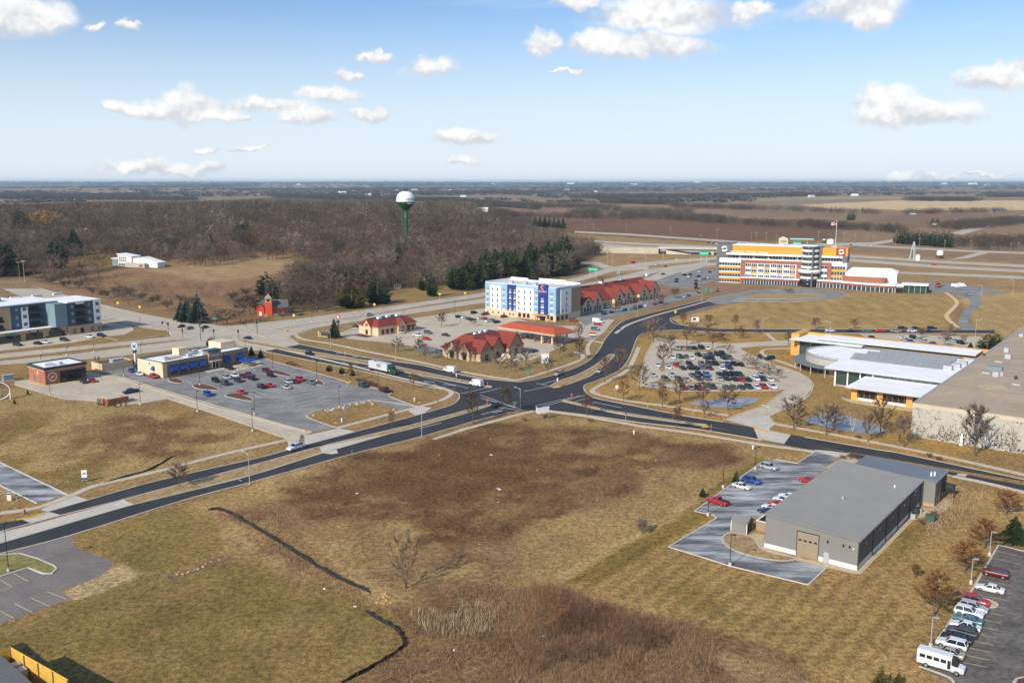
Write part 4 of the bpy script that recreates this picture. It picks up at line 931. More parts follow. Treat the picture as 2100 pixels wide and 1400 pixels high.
# middle hall
b.box('wall','concrete_panel',-42,-3.5,55.8,71.5,0,6.2); slab_roof(-45,-3.2,53.3,72,6.9)
b.wf(-41,-27.8,.6,6.0,55.8,'glass_green',d=.12); b.wf(-27.5,-5,5.2,6.3,55.75,'glass_grey',d=.1)
for i in range(9): b.box('mullion','galv',-27.5 + i * 2.7,-27.3 + i * 2.7,55.6,55.8,5.1,6.4)
for x in (-41.5,-37,-32.5,-28): b.box('column','white',x,x + .5,54.9,55.4,0,6.4)
# low hall with orange piers
b.box('wall','block_white',-28.5,-3.5,36.5,55.5,0,1.1); b.box('glazing','glass',-28.3,-3.5,36.7,55.4,1.1,4.6); slab_roof(-30.5,-3.3,33.2,56,5.1)
for x in (-29.2,-20.6,-11): b.box('pier','orange_wood',x,x + 2.0,35.9,38.5,0,4.6)
for i in range(13): b.box('mullion','terracotta',-27 + i * 1.9,-26.8 + i * 1.9,36.5,36.7,1.1,4.6)
b.mesh('gravel_bed',MB().prism(cr([Vector(q) for q in ((-33,38),(-28,32.5),(-10,32),(-1,33),(-1,36.4),(-28,36.4))],3,True),0,.15),'gravel')
# 4 --- hotel
b = Bld('hotel','five storey blue and white hotel with a navy sign tower','hotel',(995.4,643.7),AX)
HW_,HD,HH = 49.5,24.0,18.2
b.box('wall','cream',.1,HW_ - .1,.1,HD - .1,0,HH - .4)
cols = [(0,3.9,'light_blue',0),(3.9,11.8,'white',-.25),(11.8,16,'light_blue',0),(16,22.7,'navy',.6),(22.7,34.7,'white',-.25),(34.7,38.2,'light_blue',0),(38.2,44.4,'navy',-.8),(44.4,HW_,'light_blue',0)]
for (x0,x1,m,y) in cols: b.box('facade_panel',m,x0,x1,y - .1 if y <= .1 else -.02,.4,3.6,HH + (1.6 if m == 'navy' and x0 > 30 else .0) - (1.1 if m == 'white' else 0))
for (x0,x1) in ((3.9,11.8),(22.7,34.7)): b.box('facade_panel','light_blue',x0,x1,-.12,.4,HH - 1.1,HH)
b.box('ground_floor','cream',-.02,HW_ + .02,-.15,.05,0,3.6)
ROWS = (4.5,7.6,10.8,14.0)
for z in ROWS:
    for (xs,w,y,gm) in (((1.9,),1.5,-.1,'glass_pale'),((5.6,9.4),.95,-.35,'glass_grey'),((13.7,),1.5,-.1,'glass_pale'),((18.2,21.4),1.4,-.02,'glass_pale'),((24.6,28.6,32.6),.95,-.35,'glass_grey'),((36.4,),1.5,-.1,'glass_pale'),((41.2,),2.0,-.9,'glass_pale'),((46.8,),2.0,-.1,'glass_pale')):
        if xs == (41.2,) and z > 13: continue
        for x in xs: b.wf(x - w / 2,x + w / 2,z,z + 1.75,y,gm); b.box('sill','white',x - w / 2 - .1,x + w / 2 + .1,y - .14,y,z - .55,z - .05)
for x in (1.6,5.4,9.2,13.4,17.6,20): b.wf(x,x + .8,1.0,2.2,-.15)
for x in (24,27.2,30,46): b.wf(x,x + 1.9,.5,2.9,-.15)
en = b.box('entrance_canopy','orange_wood',36.5,45.5,-3.2,-.2,3.0,3.5); b.box('entrance_door','glass',39,42.6,-.25,-.1,0,2.8)
for x in (37,45): b.box('canopy_column','cream',x,x + .6,-3.0,-2.4,0,3.0)
# right end
for (y0,y1,m,x) in ((0.3,4.4,'light_blue',.0),(4.4,14.5,'white',.25),(14.5,HD,'tan_dark',.0)):
    b.box('facade_panel',m,HW_ - .4,HW_ + .1 + x,y0,y1,3.6,HH - (1.1 if m == 'white' else 0) - (.8 if m == 'tan_dark' else 0))
b.box('facade_panel','light_blue',HW_ - .4,HW_ + .12,4.4,14.5,HH - 1.1,HH); b.box('ground_floor','cream',HW_ - .1,HW_ + .14,-.1,HD,0,3.6)
for z in ROWS: b.wr(9.2,10.3,z,z + 1.75,HW_ + .35,'glass_grey')
for y in (1.5,5.5): b.wr(y,y + 1.3,4.5,6.2,HW_ + (.1 if y < 3 else .35),'glass_grey')
for y in (1.0,5,9): b.wr(y,y + 2.4,.5,2.8,HW_ + .14)
b.box('roof','roof_white',.4,HW_ - .4,.4,HD - .4,HH - .6,HH - .4)
for q in ((.2,HW_ - .2,.4,.75,.3),(.2,13,HD - .5,HD,1.4),(13,21,HD - .5,HD,.5),(21,40,HD - .5,HD,1.9),(40,HW_,HD - .5,HD,1.2),(0,.4,.4,HD - .5,.9),(HW_ - .45,HW_ - .02,.75,HD - .5,.4)): b.box('parapet','white',*q[:4],HH - .8,HH + q[4])
for x in (10,20,27,32): b.box('rooftop_unit','galv',x,x + 2.4,9,11,HH - .4,HH + .8)
b.box('sign_letter_bar','white',24,33.5,HD - .75,HD - .5,HH + .8,HH + 1.3)
# sign on the navy tower: orange crescent, white word, red word
mb = MB(); N_ = 18
for i in range(N_):
    a0,a1 = (math.radians(50 + 260 * k / N_) for k in (i,i + 1)); w0,w1 = (.62 - .34 * abs(k / N_ - .5) * 1.6 for k in (i,i + 1))
    q = [(41.3 + r * math.cos(a),-1.02,18.2 + r * math.sin(a)) for a,r in ((a0,1.25),(a1,1.25),(a1,1.25 - w1 * 1.3),(a0,1.25 - w0 * 1.3))]; mb.add(q,[(0,1,2,3)])
b.mesh('emblem',mb,mat('sign_orange',(.85,.22,.04),.5)); b.text('Comfort',41.3,-1.0,15.7,1.5,'white'); b.text('INN & SUITES',41.3,-1.0,14.8,.75,'sign_red')
# 5 --- shopping strip
b = Bld('shopping_strip','long cream shopping strip with steep red gabled roof','shop building',(1186,642),52.2)
SL = 93
b.box('wall','cream',0,SL,0,26,0,5.0)
b.gable('end_gable','cream',0,SL,0,26,5.0,12.5,'x',.6)
for x0,w,z in ((1,11,9.2),(12,10,10.5),(36,11,10.5),(47,11,11),(66,12,10.5),(79,13,11.5)):
    b.box('gable_wall','cream',x0,x0 + w,-2.5,.05,0,5.2); b.gable('cross_gable','cream',x0,x0 + w,-2.5,9,5.2,z,'y',.4)
    for k in range(3): b.wf(x0 + 1.2 + k * (w - 3) / 2.6,x0 + 2.9 + k * (w - 3) / 2.6,.4,3.0,-2.5)
    b.wf(x0 + w / 2 - 1,x0 + w / 2 + 1,5.2,6.8,-2.5,'glass'); b.box('sign','sign_red' if x0 in (12,79) else 'charcoal',x0 + w / 2 - 1.6,x0 + w / 2 + 1.6,-2.62,-2.5,3.6,4.6)
for x in (24,28,32,59,62): b.wf(x,x + 2.2,.3,3.0,0)
for x0 in (24,58): b.gable('dormer','white',x0 + 2,x0 + 4.4,2.2,6.5,6.2,7.6,'y',.2,.15,'roof_red','dormer_roof')
b.box('roof_well','black',12,30,11.5,14.5,12.0,12.6); b.box('cupola','white',44,46.4,12,14.4,11.5,14.2); b.mesh('cupola_roof',MB().add([(43.6,11.6,14.2),(46.8,11.6,14.2),(46.8,14.8,14.2),(43.6,14.8,14.2),(45.2,13.2,16)],[(0,1,4),(1,2,4),(2,3,4),(3,0,4),(3,2,1,0)]),'roof_red')
b.box('roof_well','black',58,72,11.5,14.5,12.0,12.6); b.box('rooftop_unit','galv',67,69,12,13.8,12.6,13.4)
# 6 --- petrol station shop and canopy
b = Bld('petrol_station_shop','red roofed petrol station shop with cream gables and awnings','shop',(974,741),50.0)
b.box('wall','tan',0,29,0,19,0,3.6)
def mansard(bb,x0,x1,y0,y1,z0,z1,inset,m,flat='black',over=.7,rise=0):
    o_ = over; V = [(x0 - o_,y0 - o_,z0),(x1 + o_,y0 - o_,z0),(x1 + o_,y1 + o_,z0),(x0 - o_,y1 + o_,z0),(x0 + inset,y0 + inset,z1),(x1 - inset,y0 + inset,z1),(x1 - inset,y1 - inset,z1),(x0 + inset,y1 - inset,z1)]
    bb.mesh('roof',MB().add(V,[(0,1,5,4),(1,2,6,5),(2,3,7,6),(3,0,4,7),(3,2,1,0)]),m)
    bb.mesh('roof_well',MB().add(V[4:],[(0,1,2,3)]),flat)
    bb.mesh('soffit',MB().box(x0 - o_,x1 + o_,y0 - o_,y1 + o_,z0 - .2,z0 - .01),'cream')
mansard(b,0,30,0,20,3.7,9.6,7.2,'roof_red')
for x0,w,z,y in ((.6,8,8.4,-2.6),(9.4,8,8.6,-1.2),(19,10,9.6,-2.8)):
    b.box('gable_wall','tan',x0,x0 + w,y,.05,0,3.8); b.gable('cross_gable','tan_dark',x0,x0 + w,y,7,3.8,z,'y',.35); b.wf(x0 + w / 2 - 1.1,x0 + w / 2 + 1.1,.2,2.7,y)
for y0 in (2.0,9.5):
    b.box('gable_wall','tan',-1.4,.05,y0,y0 + 5.5,0,3.8); b.gable('cross_gable','tan',-1.4,5,y0,y0 + 5.5,3.8,7.4,'x',.3)
    b.wl(y0 + 1.6,y0 + 3.9,.2,3.0,-1.4); b.mesh('awning',MB().add([(-1.45,y0 + 1.3,3.5),(-1.45,y0 + 4.2,3.5),(-2.4,y0 + 1.3,2.6),(-2.4,y0 + 4.2,2.6)],[(0,2,3,1)]),'brick_dark')
b.box('sign','sign_red',24,27.4,-2.95,-2.8,3.4,4.2)
for x,y in ((9,8),(13,8.6),(17,9)): b.box('rooftop_unit','white',x,x + 1.5,y,y + 1.2,9.55,10.3)
P0 = G(1022,672,4.9); P1 = G(1137,689,4.9)
b = Bld('petrol_canopy','orange red mansard petrol canopy on cream columns','canopy',None,math.degrees(math.atan2(P1.y - P0.y,P1.x - P0.x)),world=P0)
CW = (P1 - P0).length; CD = 15
b.box('fascia','cream',0,CW,0,CD,4.7,5.5); mansard(b,0,CW,0,CD,5.52,7.6,4.2,'roof_orange','terracotta',.35)
for x in (CW * .28,CW * .72,CW * .9):
    for y in (2,CD - 2.6): b.box('column','cream',x,x + .8,y,y + .8,0,4.7); 
for x in (CW * .3,CW * .55,CW * .8):
    for y in (4,8.5): b.box('petrol_pump','dark_red',x,x + .9,y,y + .6,0,1.9)
s = Bld('bin_enclosure','low cream walled bin yard below the petrol station','enclosure',(1028,733),AX); s.box('wall','cream',0,5,0,.3,0,1.9); s.box('wall','cream',0,.3,.3,4.5,0,1.9); s.box('wall','cream',4.7,5,.3,4.5,0,1.9); s.box('bin','tan_dark',1,3.5,1.4,3.4,0,1.5)
# 7 --- fast food with red roof
b = Bld('red_roof_restaurant','cream drive through restaurant with red mansard roof and awnings','restaurant',(776,689),48.0)
b.box('wall','cream',0,25,0,15,0,4.2); mansard(b,0,25,0,15,4.3,7.4,3.0,'roof_red','black',.6)
b.box('gable_wall','cream',12,17,-1.2,.05,0,4.4); b.gable('cross_gable','cream',12,17,-1.2,4,4.4,7.2,'y',.4); b.box('gable_wall','cream',-1.2,.05,4.5,10.5,0,4.4); b.gable('cross_gable','cream',-1.2,4,4.5,10.5,4.4,7.6,'x',.4)
for x in (2,5,8,19,22): b.wf(x,x + 1.8,.6,2.8,0)
for x in (18.6,21.8,13.2): b.mesh('awning',MB().add([(x,-.05 - 1.2 * (x < 15),3.4),(x + 2.6,-.05 - 1.2 * (x < 15),3.4),(x,-1.2 - 1.2 * (x < 15),2.6),(x + 2.6,-1.2 - 1.2 * (x < 15),2.6)],[(2,3,1,0)]),'dark_red')
b.wl(6.6,8.4,.3,2.6,-1.2); b.box('sign','sign_red',-1.3,-1.2,6.4,8.6,4.4,5.6)
for x,y in ((5,5.5),(12,7),(17.5,6)): b.box('rooftop_unit','white',x,x + 2.2,y,y + 1.8,7.35,8.3)
b.box('flower_bed','mulch',-7,-2,1,12,0,.15)
# 8 --- blue awning restaurant
b = Bld('blue_awning_restaurant','tan stone restaurant with blue awnings and flat white roof','restaurant',(335,775),54.0)
CWd,CDp = 40.5,17.0
b.box('wall','stone_brown',.05,CWd,.05,CDp,0,5.2); b.box('side_wall',mat('cream_pale',(.66,.53,.37),.8,.05,.3),-.1,.06,-.1,CDp,0,6.0); b.box('corner_pier','cream',-.12,2.0,-.14,.06,0,5.6)
b.box('roof','roof_white',.3,CWd - .3,.3,CDp - .3,5.2,5.3)
for q in ((-.1,CWd,-.12,.3),(-.1,CWd,CDp - .3,CDp),(CWd - .3,CWd,.3,CDp - .3)): b.box('parapet','tan_dark',*q,4.9,5.9); b.box('coping','slate_blue',q[0] - .1,q[1] + .1,q[2] - .1,q[3] + .1,5.91,6.1)
b.box('coping','slate_blue',-.2,.3,.3,CDp - .3,6.01,6.2)
for x in (3,7.4,11.8,16.2): b.box('pilaster','stone_brown',x - 1.2,x - .6,-.2,.02,0,5.0)
b.box('entrance_tower','stone_brown',20.4,26.4,-.9,3.0,0,7.4); b.box('coping','slate_blue',20.1,26.7,-1.2,3.3,7.41,7.8); b.box('entrance_canopy','cream',20.8,26,-2.0,-.9,3.1,3.5); b.box('entrance_door','glass',22,24.8,-1.0,-.85,0,2.7); b.box('door_frame','white',21.8,22,-1.04,-.9,0,2.8); b.box('door_frame','white',24.8,25,-1.04,-.9,0,2.8); b.box('door_frame','white',23.3,23.5,-1.04,-.98,0,2.8)
b.text("Culver's",23.4,-.98,5.2,1.9,'white')
def awning(x0,x1,y,z0=2.1,z1=4.4,parent=None,d=1.1): return b.mesh('awning',MB().add([(x0,y,z1),(x1,y,z1),(x0,y - d,z0 + .3),(x1,y - d,z0 + .3),(x0,y - d,z0),(x1,y - d,z0),(x0,y,z0 + .2),(x1,y,z0 + .2)],[(2,3,1,0),(4,5,3,2),(0,6,4,2),(1,3,5,7)]),'awning_blue')
for x in (3.4,7.8,12.2,16.4,28,34.4): awning(x,x + 3.0,-.06); b.wf(x + .2,x + 2.8,.9,2.6,-.02)
b.mesh('awning',MB().add([(-.12,5.2,4.0),(-.12,7.0,4.0),(-1.0,5.2,2.6),(-1.0,7.0,2.6),(-.12,5.2,2.4),(-.12,7.0,2.4)],[(1,3,2,0),(0,2,4),(1,5,3)]),'awning_blue')
b.mesh('round_sign',MB().tube([(-.3,8.4,4.9),(-.12,8.4,4.9)],.8,16),'white'); b.mesh('sign_face',MB().tube([(-.34,8.4,4.9),(-.3,8.4,4.9)],.5,12),'awning_blue')
for q,z in (((13.5,18,9,13.5),8.6),((33,40.2,8,16.5),8.4),((8,12,6,9),6.4)): b.box('roof_screen',MATS['cream_pale'],*q,5.3,z)
for x,y in ((5,6),(15,5),(19,8),(28,7),(22,11)): b.box('rooftop_unit','galv',x,x + 2,y,y + 1.6,5.3,6.7)
b.box('side_wall','tan',CWd - .02,CWd + .06,0,CDp,0,5.2)
b.box('flower_bed','mulch',1,20,-2.4,-.3,0,.14); b.box('flower_bed','mulch',-2.4,-.3,.5,12,0,.14)
b.box('forecourt','concrete_pale',17,33,-5.5,-2.4,0,.1)
s = Bld('patio_umbrellas','row of blue umbrellas and seating on the restaurant patio','umbrella',(497,749),54)
# 9 --- brick bar
s.o.name = 'patio_umbrella'; s.o['label'] = 'blue patio umbrella nearest the end wall of the stone restaurant'; s.o['group'] = 'blue patio umbrellas'
def umbrella(s):
    s.mesh('canopy',MB().lathe([(1.7,2.0),(.9,2.5),(.06,2.8)],10),'awning_blue'); s.mesh('pole',MB().tube([(0,0,0),(0,0,2.7)],.04,6),'galv'); s.mesh('table',MB().lathe([(.55,.7),(.55,.76)],10),'white')
umbrella(s)
for i,(x,y) in enumerate(((506,752),(513,749),(505,746),(521,748))):
    s = Bld('patio_umbrella','blue patio umbrella ' + ('beside the rock bed','between two others on the patio','close to the restaurant corner','by the drive lane end of the patio')[i],'umbrella',(x,y),20 * i,group='blue patio umbrellas'); umbrella(s)
b = Bld('brick_bar','small red brick bar with dark cornice and flat white roof','restaurant',(94,790),50.0)
b.box('wall','brick_red',0,15.5,0,14,0,6.0)
for q in ((-.35,15.85,-.35,.2),(-.35,15.85,13.8,14.35),(-.35,.2,.2,13.8),(15.3,15.85,.2,13.8)): b.box('cornice','charcoal',*q,5.6,6.7); b.box('cornice_trim','cream',q[0] + .02,q[1] - .02,q[2] + .02,q[3] - .02,5.35,5.598)
b.box('roof','roof_white',.2,15.3,.2,13.8,6.0,6.25); b.box('rooftop_unit','white',2,5,4,6.5,6.25,7.5); b.box('rooftop_unit','galv',7,8.3,3,4.2,6.25,7.3)
b.box('shopfront','black',5.5,15.2,-.12,.0,0,4.4); b.box('sign_lettering','glass_pale',8.6,12.4,-.2,-.05,4.75,5.05)
for x in (6,8.4,10.8,13.2): b.wf(x,x + 1.9,.6,2.6,-.14); b.mesh('awning',MB().add([(x - .1,-.15,3.8),(x + 2.1,-.15,3.8),(x - .1,-1.2,2.9),(x + 2.1,-1.2,2.9)],[(2,3,1,0)]),'black')
ringp = MB()
for i in range(28):
    a = 2 * math.pi * i / 28; r1,r0 = 1.75 + .12 * (i % 2),1.15; q = [(2.7 + r * math.cos(t),-.05,2.9 + r * math.sin(t)) for t,r in ((a,r0),(a + .17,r0),(a + .17,r1),(a,r1))]; ringp.add(q,[(0,1,2,3)])
b.mesh('wall_emblem',ringp,mat('mural_white',(.6,.52,.45),.8,.3,2)); b.mesh('wall_emblem_centre',MB().tube([(2.2,-.03,2.6),(3.2,-.06,3.2)],.16,5),MATS['mural_white'])
for y in (4,8.5): b.wl(y,y + 1.4,.4,2.6,0,'glass_grey')
b.wl(5.6,6.8,3.4,4.6,0,'cream','wall_sign')
s = Bld('bin_enclosure','tan brick bin enclosure with dark gate ringed by small evergreens','enclosure',(224,832),50); s.box('wall','brick_red',0,7,0,.3,0,2.2); s.box('wall','brick_red',0,.3,.3,5,0,2.2); s.box('wall','brick_red',6.7,7,.3,5,0,2.2); s.box('coping','cream',-.1,7.1,-.1,.4,2.2,2.35); s.box('coping','cream',-.1,.4,.4,5,2.2,2.35); s.box('coping','cream',6.6,7.1,.4,5,2.2,2.35); s.box('bin','charcoal',1.2,4,1.5,3.5,0,1.6)
s = Bld('service_yard_wall','cream walled service yard left of the blue awning restaurant','enclosure',(210,762),50); s.box('wall','cream',0,13,0,.4,0,3.0); s.box('wall','cream',0,.4,.4,9,0,3.0); s.box('wall','cream',12.6,13,.4,9,0,3.0); s.box('wall','cream',.4,12.6,8.6,9,0,3.0); s.box('equipment','galv',6,11,3,6,0,3.6)
# 10 --- apartments
b = Bld('apartment_block','four storey slate blue apartment block above tan shops','apartment building',(-60,714),53.5)
AL = b.loc(133,686)[0]; AR = b.loc(197,676)[0]
b.box('shop_wall','brick_tan',0,AL,0,16,0,4.6); b.box('podium_roof','roof_white',.3,AL,.3,9,4.6,4.75); b.box('coping','cream',-.1,AL,-.12,.3,4.61,5.0)
b.box('wall','slate_blue',0,AL + .05,8,34,4.6,16.4); b.box('wall','slate_blue',AL,AR,-1,22,4.4,16.0); b.box('wing_base','brick_tan',AL - .02,AR + .02,-1.1,22.05,0,4.4)
b.box('roof','roof_white',-.3,AL + .4,7.6,34,16.4,16.9); b.box('roof','roof_white',AL + .4,AR + .3,-1.4,22.3,16.0,16.55); b.box('roof','roof_white',0,AL * .8,34,70,15.8,16.4); b.box('wall','teal_grey',0,AL * .8,34,70,0,15.8)
b.box('roof_screen','teal_grey',2,26,24,34,16.9,19.0)
tc = b.loc(25,660)[0]; t0 = b.loc(42,700)[0]; t1 = b.loc(64,697)[0]; t2 = b.loc(77,695)[0]; t3 = b.loc(97,692)[0]; t4 = b.loc(113,690)[0]
b.box('tan_bay','brick_tan',0,t0,7.9,8.1,4.6,15.8); b.box('white_bay','white',t1,t2,7.7,8.1,4.7,15.2); b.box('pale_bay','teal_grey',t4,AL,-.98,8.2,4.6,16.0)
for k,z in enumerate((5.4,9.1,12.8)):
    for x in ((t1 + t2) / 2,): b.wf(x - .9,x + .9,z + .6,z + 2.3,7.7,'glass_grey')
    x = (t0 + t1) / 2 + .5; b.wf(x - .6,x + .6,z + .6,z + 2.2,8.0,'glass_pale')
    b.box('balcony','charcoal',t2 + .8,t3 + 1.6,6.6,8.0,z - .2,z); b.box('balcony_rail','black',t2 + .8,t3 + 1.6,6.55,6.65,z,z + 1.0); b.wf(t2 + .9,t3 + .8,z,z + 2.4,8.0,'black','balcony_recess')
    b.wf(t3 + 3,t3 + 4.4,z + .6,z + 2.2,8.0,'glass_grey')
    for x in (t0 * .3,t0 * .72):
        if k == 2: b.wf(x - .9,x + .9,z + .6,z + 2.2,7.9,'glass_grey')
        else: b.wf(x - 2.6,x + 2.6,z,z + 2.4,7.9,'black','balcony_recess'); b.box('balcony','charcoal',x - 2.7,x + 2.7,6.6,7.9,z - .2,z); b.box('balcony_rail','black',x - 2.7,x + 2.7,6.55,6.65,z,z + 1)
    w_ = AR - AL
    b.wf(AL + w_ * .12,AL + w_ * .2,z + .6,z + 2.2,-1,'glass_pale'); b.wf(AL + w_ * .62,AL + w_ * .7,z + .6,z + 2.2,-1,'glass_pale')
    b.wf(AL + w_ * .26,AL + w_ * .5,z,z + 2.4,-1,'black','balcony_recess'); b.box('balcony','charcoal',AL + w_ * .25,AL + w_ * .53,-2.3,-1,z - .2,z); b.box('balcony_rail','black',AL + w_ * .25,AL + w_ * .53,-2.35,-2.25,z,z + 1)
    b.wf(AL + w_ * .85,AL + w_ * .95,z + .5,z + 2.3,-1.2,'glass_grey')
b.box('white_bay','white',AL + w_ * .78,AR + .06,-1.2,4,4.4,16.4); b.box('white_bay','white',AL + w_ * .27,AL + w_ * .52,-1.06,-.9,14.9,15.9)
for i in range(6): b.box('parapet','white',AR - 6 - i * 11,AR - 1 - i * 11,33,34.5,16.5,17.4)
for x,n in ((b.loc(10,700)[0],0),(b.loc(66,695)[0],1),(b.loc(108,689)[0],2)): b.box('shopfront','glass',x - 5.2 + .9 * n,x + 4.6 - .6 * n,-.1,.02,.3,3.4,None); b.box('shop_sign','black' if n else 'sign_green',x - 2.4,x + 2.2,-.2,-.05,3.6,4.5)
b.box('sign_lettering','white',b.loc(66,695)[0] - 1.9,b.loc(66,695)[0] + 1.1,-.26,-.2,3.85,4.2); b.mesh('round_sign',MB().tube([(b.loc(108,689)[0],-.25,4.1),(b.loc(108,689)[0],-.02,4.1)],.7,14),'black'); b.box('door','black',AL - 2.6,AL - 1.4,-.1,.02,0,2.6)
for f_ in (.12,.35,.65,.86): b.wf(AL + w_ * f_,AL + w_ * (f_ + .11),.6,2.9,-1.1,'glass_grey' if f_ != .35 else 'black')
# 11 --- credit union
b = Bld('credit_union','six storey orange, white and brick credit union office with glass stair tower','office building',(1471,578),-25.2)
CWm = 92.0
def panes(x0,x1,z0,z1,y,st=2.1):
    n = max(1,round((x1 - x0) / st)); w = (x1 - x0) / n
    for i in range(n): b.wf(x0 + i * w + .12,x0 + (i + 1) * w - .12,z0,z1,y,'glass_green' if (i * 7 + int(z0)) % 5 == 0 else 'glass_blue')
b.box('wall','white',0,CWm,.2,20,0,24)
b.box('pylon','pylon',-1,10.4,-.6,20,19,29.2); b.box('pylon','pylon',-1.2,.9,-.5,20,0,19)
b.box('top_storey','orange',10.4,61,.0,18,22.6,28.2); b.box('coping','roof_white',6,62,-.4,18.5,28.2,28.8); b.box('sun_shelf','white',6.5,61,-3.0,.1,21.2,22.5)
panes(6.8,60.8,18.6,20.9,.2)
for i in range(5): b.box('pier','white',6.6 + 10.4 * i + 9.4,6.6 + 10.4 * i + 10,-.3,.2,17.6,21.2)
# left bands
for i,z in enumerate((.5,4.6,8.8,13)):
    panes(1,17,z,z + 2.1,.15); b.box('band','orange',.9,17.2,-.1,.2,z + 2.1 + (.0 if i != 3 else 0),z + 3.4) if i < 3 else b.box('band','white',.9,17.2,-.1,.2,15.1,17.6)
    if i: b.box('band','white',7.5,17,-.16,.2,z - .7,z)
# brick frame with checker
b.box('brick_frame','terracotta',17.2,20.4,-.5,.2,0,17.6); b.box('brick_frame','terracotta',20.4,61,-.5,.2,15.6,17.6); b.box('brick_frame','terracotta',57.6,61,-.5,.2,3.0,15.6)
for z in (4.6,8.8,12.8):
    for i in range(8):
        x = 20.6 + i * 4.6; odd = i % 2 == 1
        panes(x,x + (4.4 if odd is False else 4.0),z,z + 2.0,.15,1.4)
        if odd: b.box('spandrel','orange',x,x + 4.0,-.15,.2,z - 1.4,z - .05)
for x in (25,35,45,55): b.box('pier','galv',x - .3,x,-.3,.2,3,15.6)
# right part
b.box('top_storey','orange',75,CWm + .4,.0,18,22.6,28.2); b.box('emblem_panel','summit_brown',84.5,CWm - 1,-.12,.0,22.8,28.0); b.box('pylon','pylon',72,75,-1,12,0,28.6); b.box('sun_shelf','white',75,87,-2.4,.1,21.2,22.5); panes(75,CWm - 3,18.6,20.9,.2)
b.box('brick_frame','terracotta',79,82,-.5,.2,5,17.6); b.box('brick_frame','terracotta',75,79,-.5,.2,15.6,17.6); b.box('corner','pylon',CWm - 3,CWm + .3,-.2,18,17.8,22.5); b.box('band','white',82,CWm + .2,-.1,.2,15.3,17.7)
for z in (5.0,9.0,13): panes(75,79,z,z + 2.0,.15); panes(82,CWm - .5,z,z + 2.0,.15); b.box('band','orange',82,CWm + .1,-.1,.2,z - 1.6,z - .1) if z < 13 else b.box('band','orange',82,CWm + .1,-.1,.2,11.2,12.9)
# side toward the left
b.box('side_wall','pylon',-1.1,-.9,0,20,0,19)
# stair tower
for i in range(7):
    z = 3.4 + i * 3.9; h = 2.3
    b.mesh('tower_glass',MB().lathe([(5.6,z),(5.6,z + h)],24,(67,-2)),'glass_green',True); b.mesh('tower_band',MB().lathe([(6.0,z + h),(6.0,z + 3.9 if i < 6 else z + 3.2)],24,(67,-2)),'white',True)
b.mesh('tower_glass',MB().lathe([(5.6,0),(5.6,3.4)],24,(67,-2)),'glass',True); b.box('tower_blade','pylon',69.2,70.2,-9.4,-6.5,0,28.6); b.mesh('tower_band',MB().lathe([(7.6,10),(8.2,12.4)],24,(67,-2)),'white',True)
# ground floor and curved wing
b.box('podium','glass_blue',20,60,-5,.1,0,3.2); b.box('podium_roof','roof_white',18.5,61,-6.5,.1,4.6,5.0); b.box('podium_band','terracotta',19,60.8,-5.6,.0,3.2,4.5)
for x in range(21,60,2): b.box('mullion','white',x,x + .25,-5.15,-5,.2,3.2)
cv = [(73,-4),(82,-6),(92,-10),(104,-15),(116,-18),(126,-18.5)]
cv = [tuple(p) for p in cr([Vector(p) for p in cv],4)]; bk = [(126,6),(73,6)]
b.mesh('wing_glass',MB().prism(cv + bk,0,3.2),'glass_blue'); b.mesh('wing_band',MB().prism([(x,y - .5) for x,y in cv] + bk,3.2,4.6),'terracotta'); b.mesh('wing_roof',MB().prism([(x,y - 1.6) for x,y in cv] + [(127,4),(73,4)],4.62,5.3),'roof_white')
for x,y in cv[::1]: b.box('mullion','white',x,x + .3,y - .62,y - .2,0,3.2)
dr_ = [(90 + 0,-2),(94,-6),(103,-9),(112,-10.5),(118,-10.5),(119,-4),(100,0)]
b.mesh('brick_drum',MB().prism([(q.x,q.y) for q in cr([Vector(p) for p in dr_],3,True)],5.3,8.8),'terracotta'); b.mesh('drum_roof',MB().prism([(104 + (q.x - 104) * .94,-5 + (q.y + 5) * .92) for q in cr([Vector(p) for p in dr_],3,True)],8.8,8.86),'tan')
b.box('hall','white',92.4,126,-2,14,5.3,11.5); b.mesh('hall_roof',MB().add([(92,-2.2,11.5),(126.4,-2.2,11.5),(126.4,14.4,12.4),(92,14.4,12.4),(96,8,14.4),(122,8,14.4)],[(0,1,5,4),(1,2,5),(2,3,4,5),(3,0,4)]),'roof_white')
b.box('glass_pavilion','glass_green',131,145.5,-15.5,-4,0,5.4); b.box('pavilion_roof','roof_white',129.5,146.8,-17,-3,5.4,6.0); b.box('link','glass',125.5,131,-17,-6,0,3.2); b.box('link_band','terracotta',125.5,131,-17.3,-5,3.2,4.4); b.box('link_roof','roof_white',125.5,131.5,-18,-4,4.4,5.0); b.box('service_block','terracotta',128,147,-3,6,0,5.0)
for x in (131,134.6,138.2,141.8,145.3): b.box('mullion','galv',x,x + .25,-15.7,-15.5,0,5.4)
b.text('summit credit union',23.5,-3.1,22.6,3.4,'white')
def s_logo(cx,cz,y,k):
    mb = MB()
    for sg in (1,-1):
        pts = [(-1.6,.1),(-.9,.95),(.2,1.2),(1.3,.9),(1.7,1.5),(.6,2.2),(-.9,2.0),(-2.0,1.1)]
        mb.add([(cx + sg * px * k,y,cz + sg * (pz - .35) * k) for px,pz in pts],[tuple(range(8)) if sg > 0 else tuple(range(8))])
    return mb
b.mesh('emblem',s_logo(4.6,25.4,-.75,1.15),'white'); b.mesh('emblem',s_logo(88,25.6,-.25,1.0),'white')
for x,y in ((14,8),(24,9),(36,8),(46,10),(80,9)): b.box('rooftop_unit','galv',x,x + 4,y,y + 3,28.2,29.0)
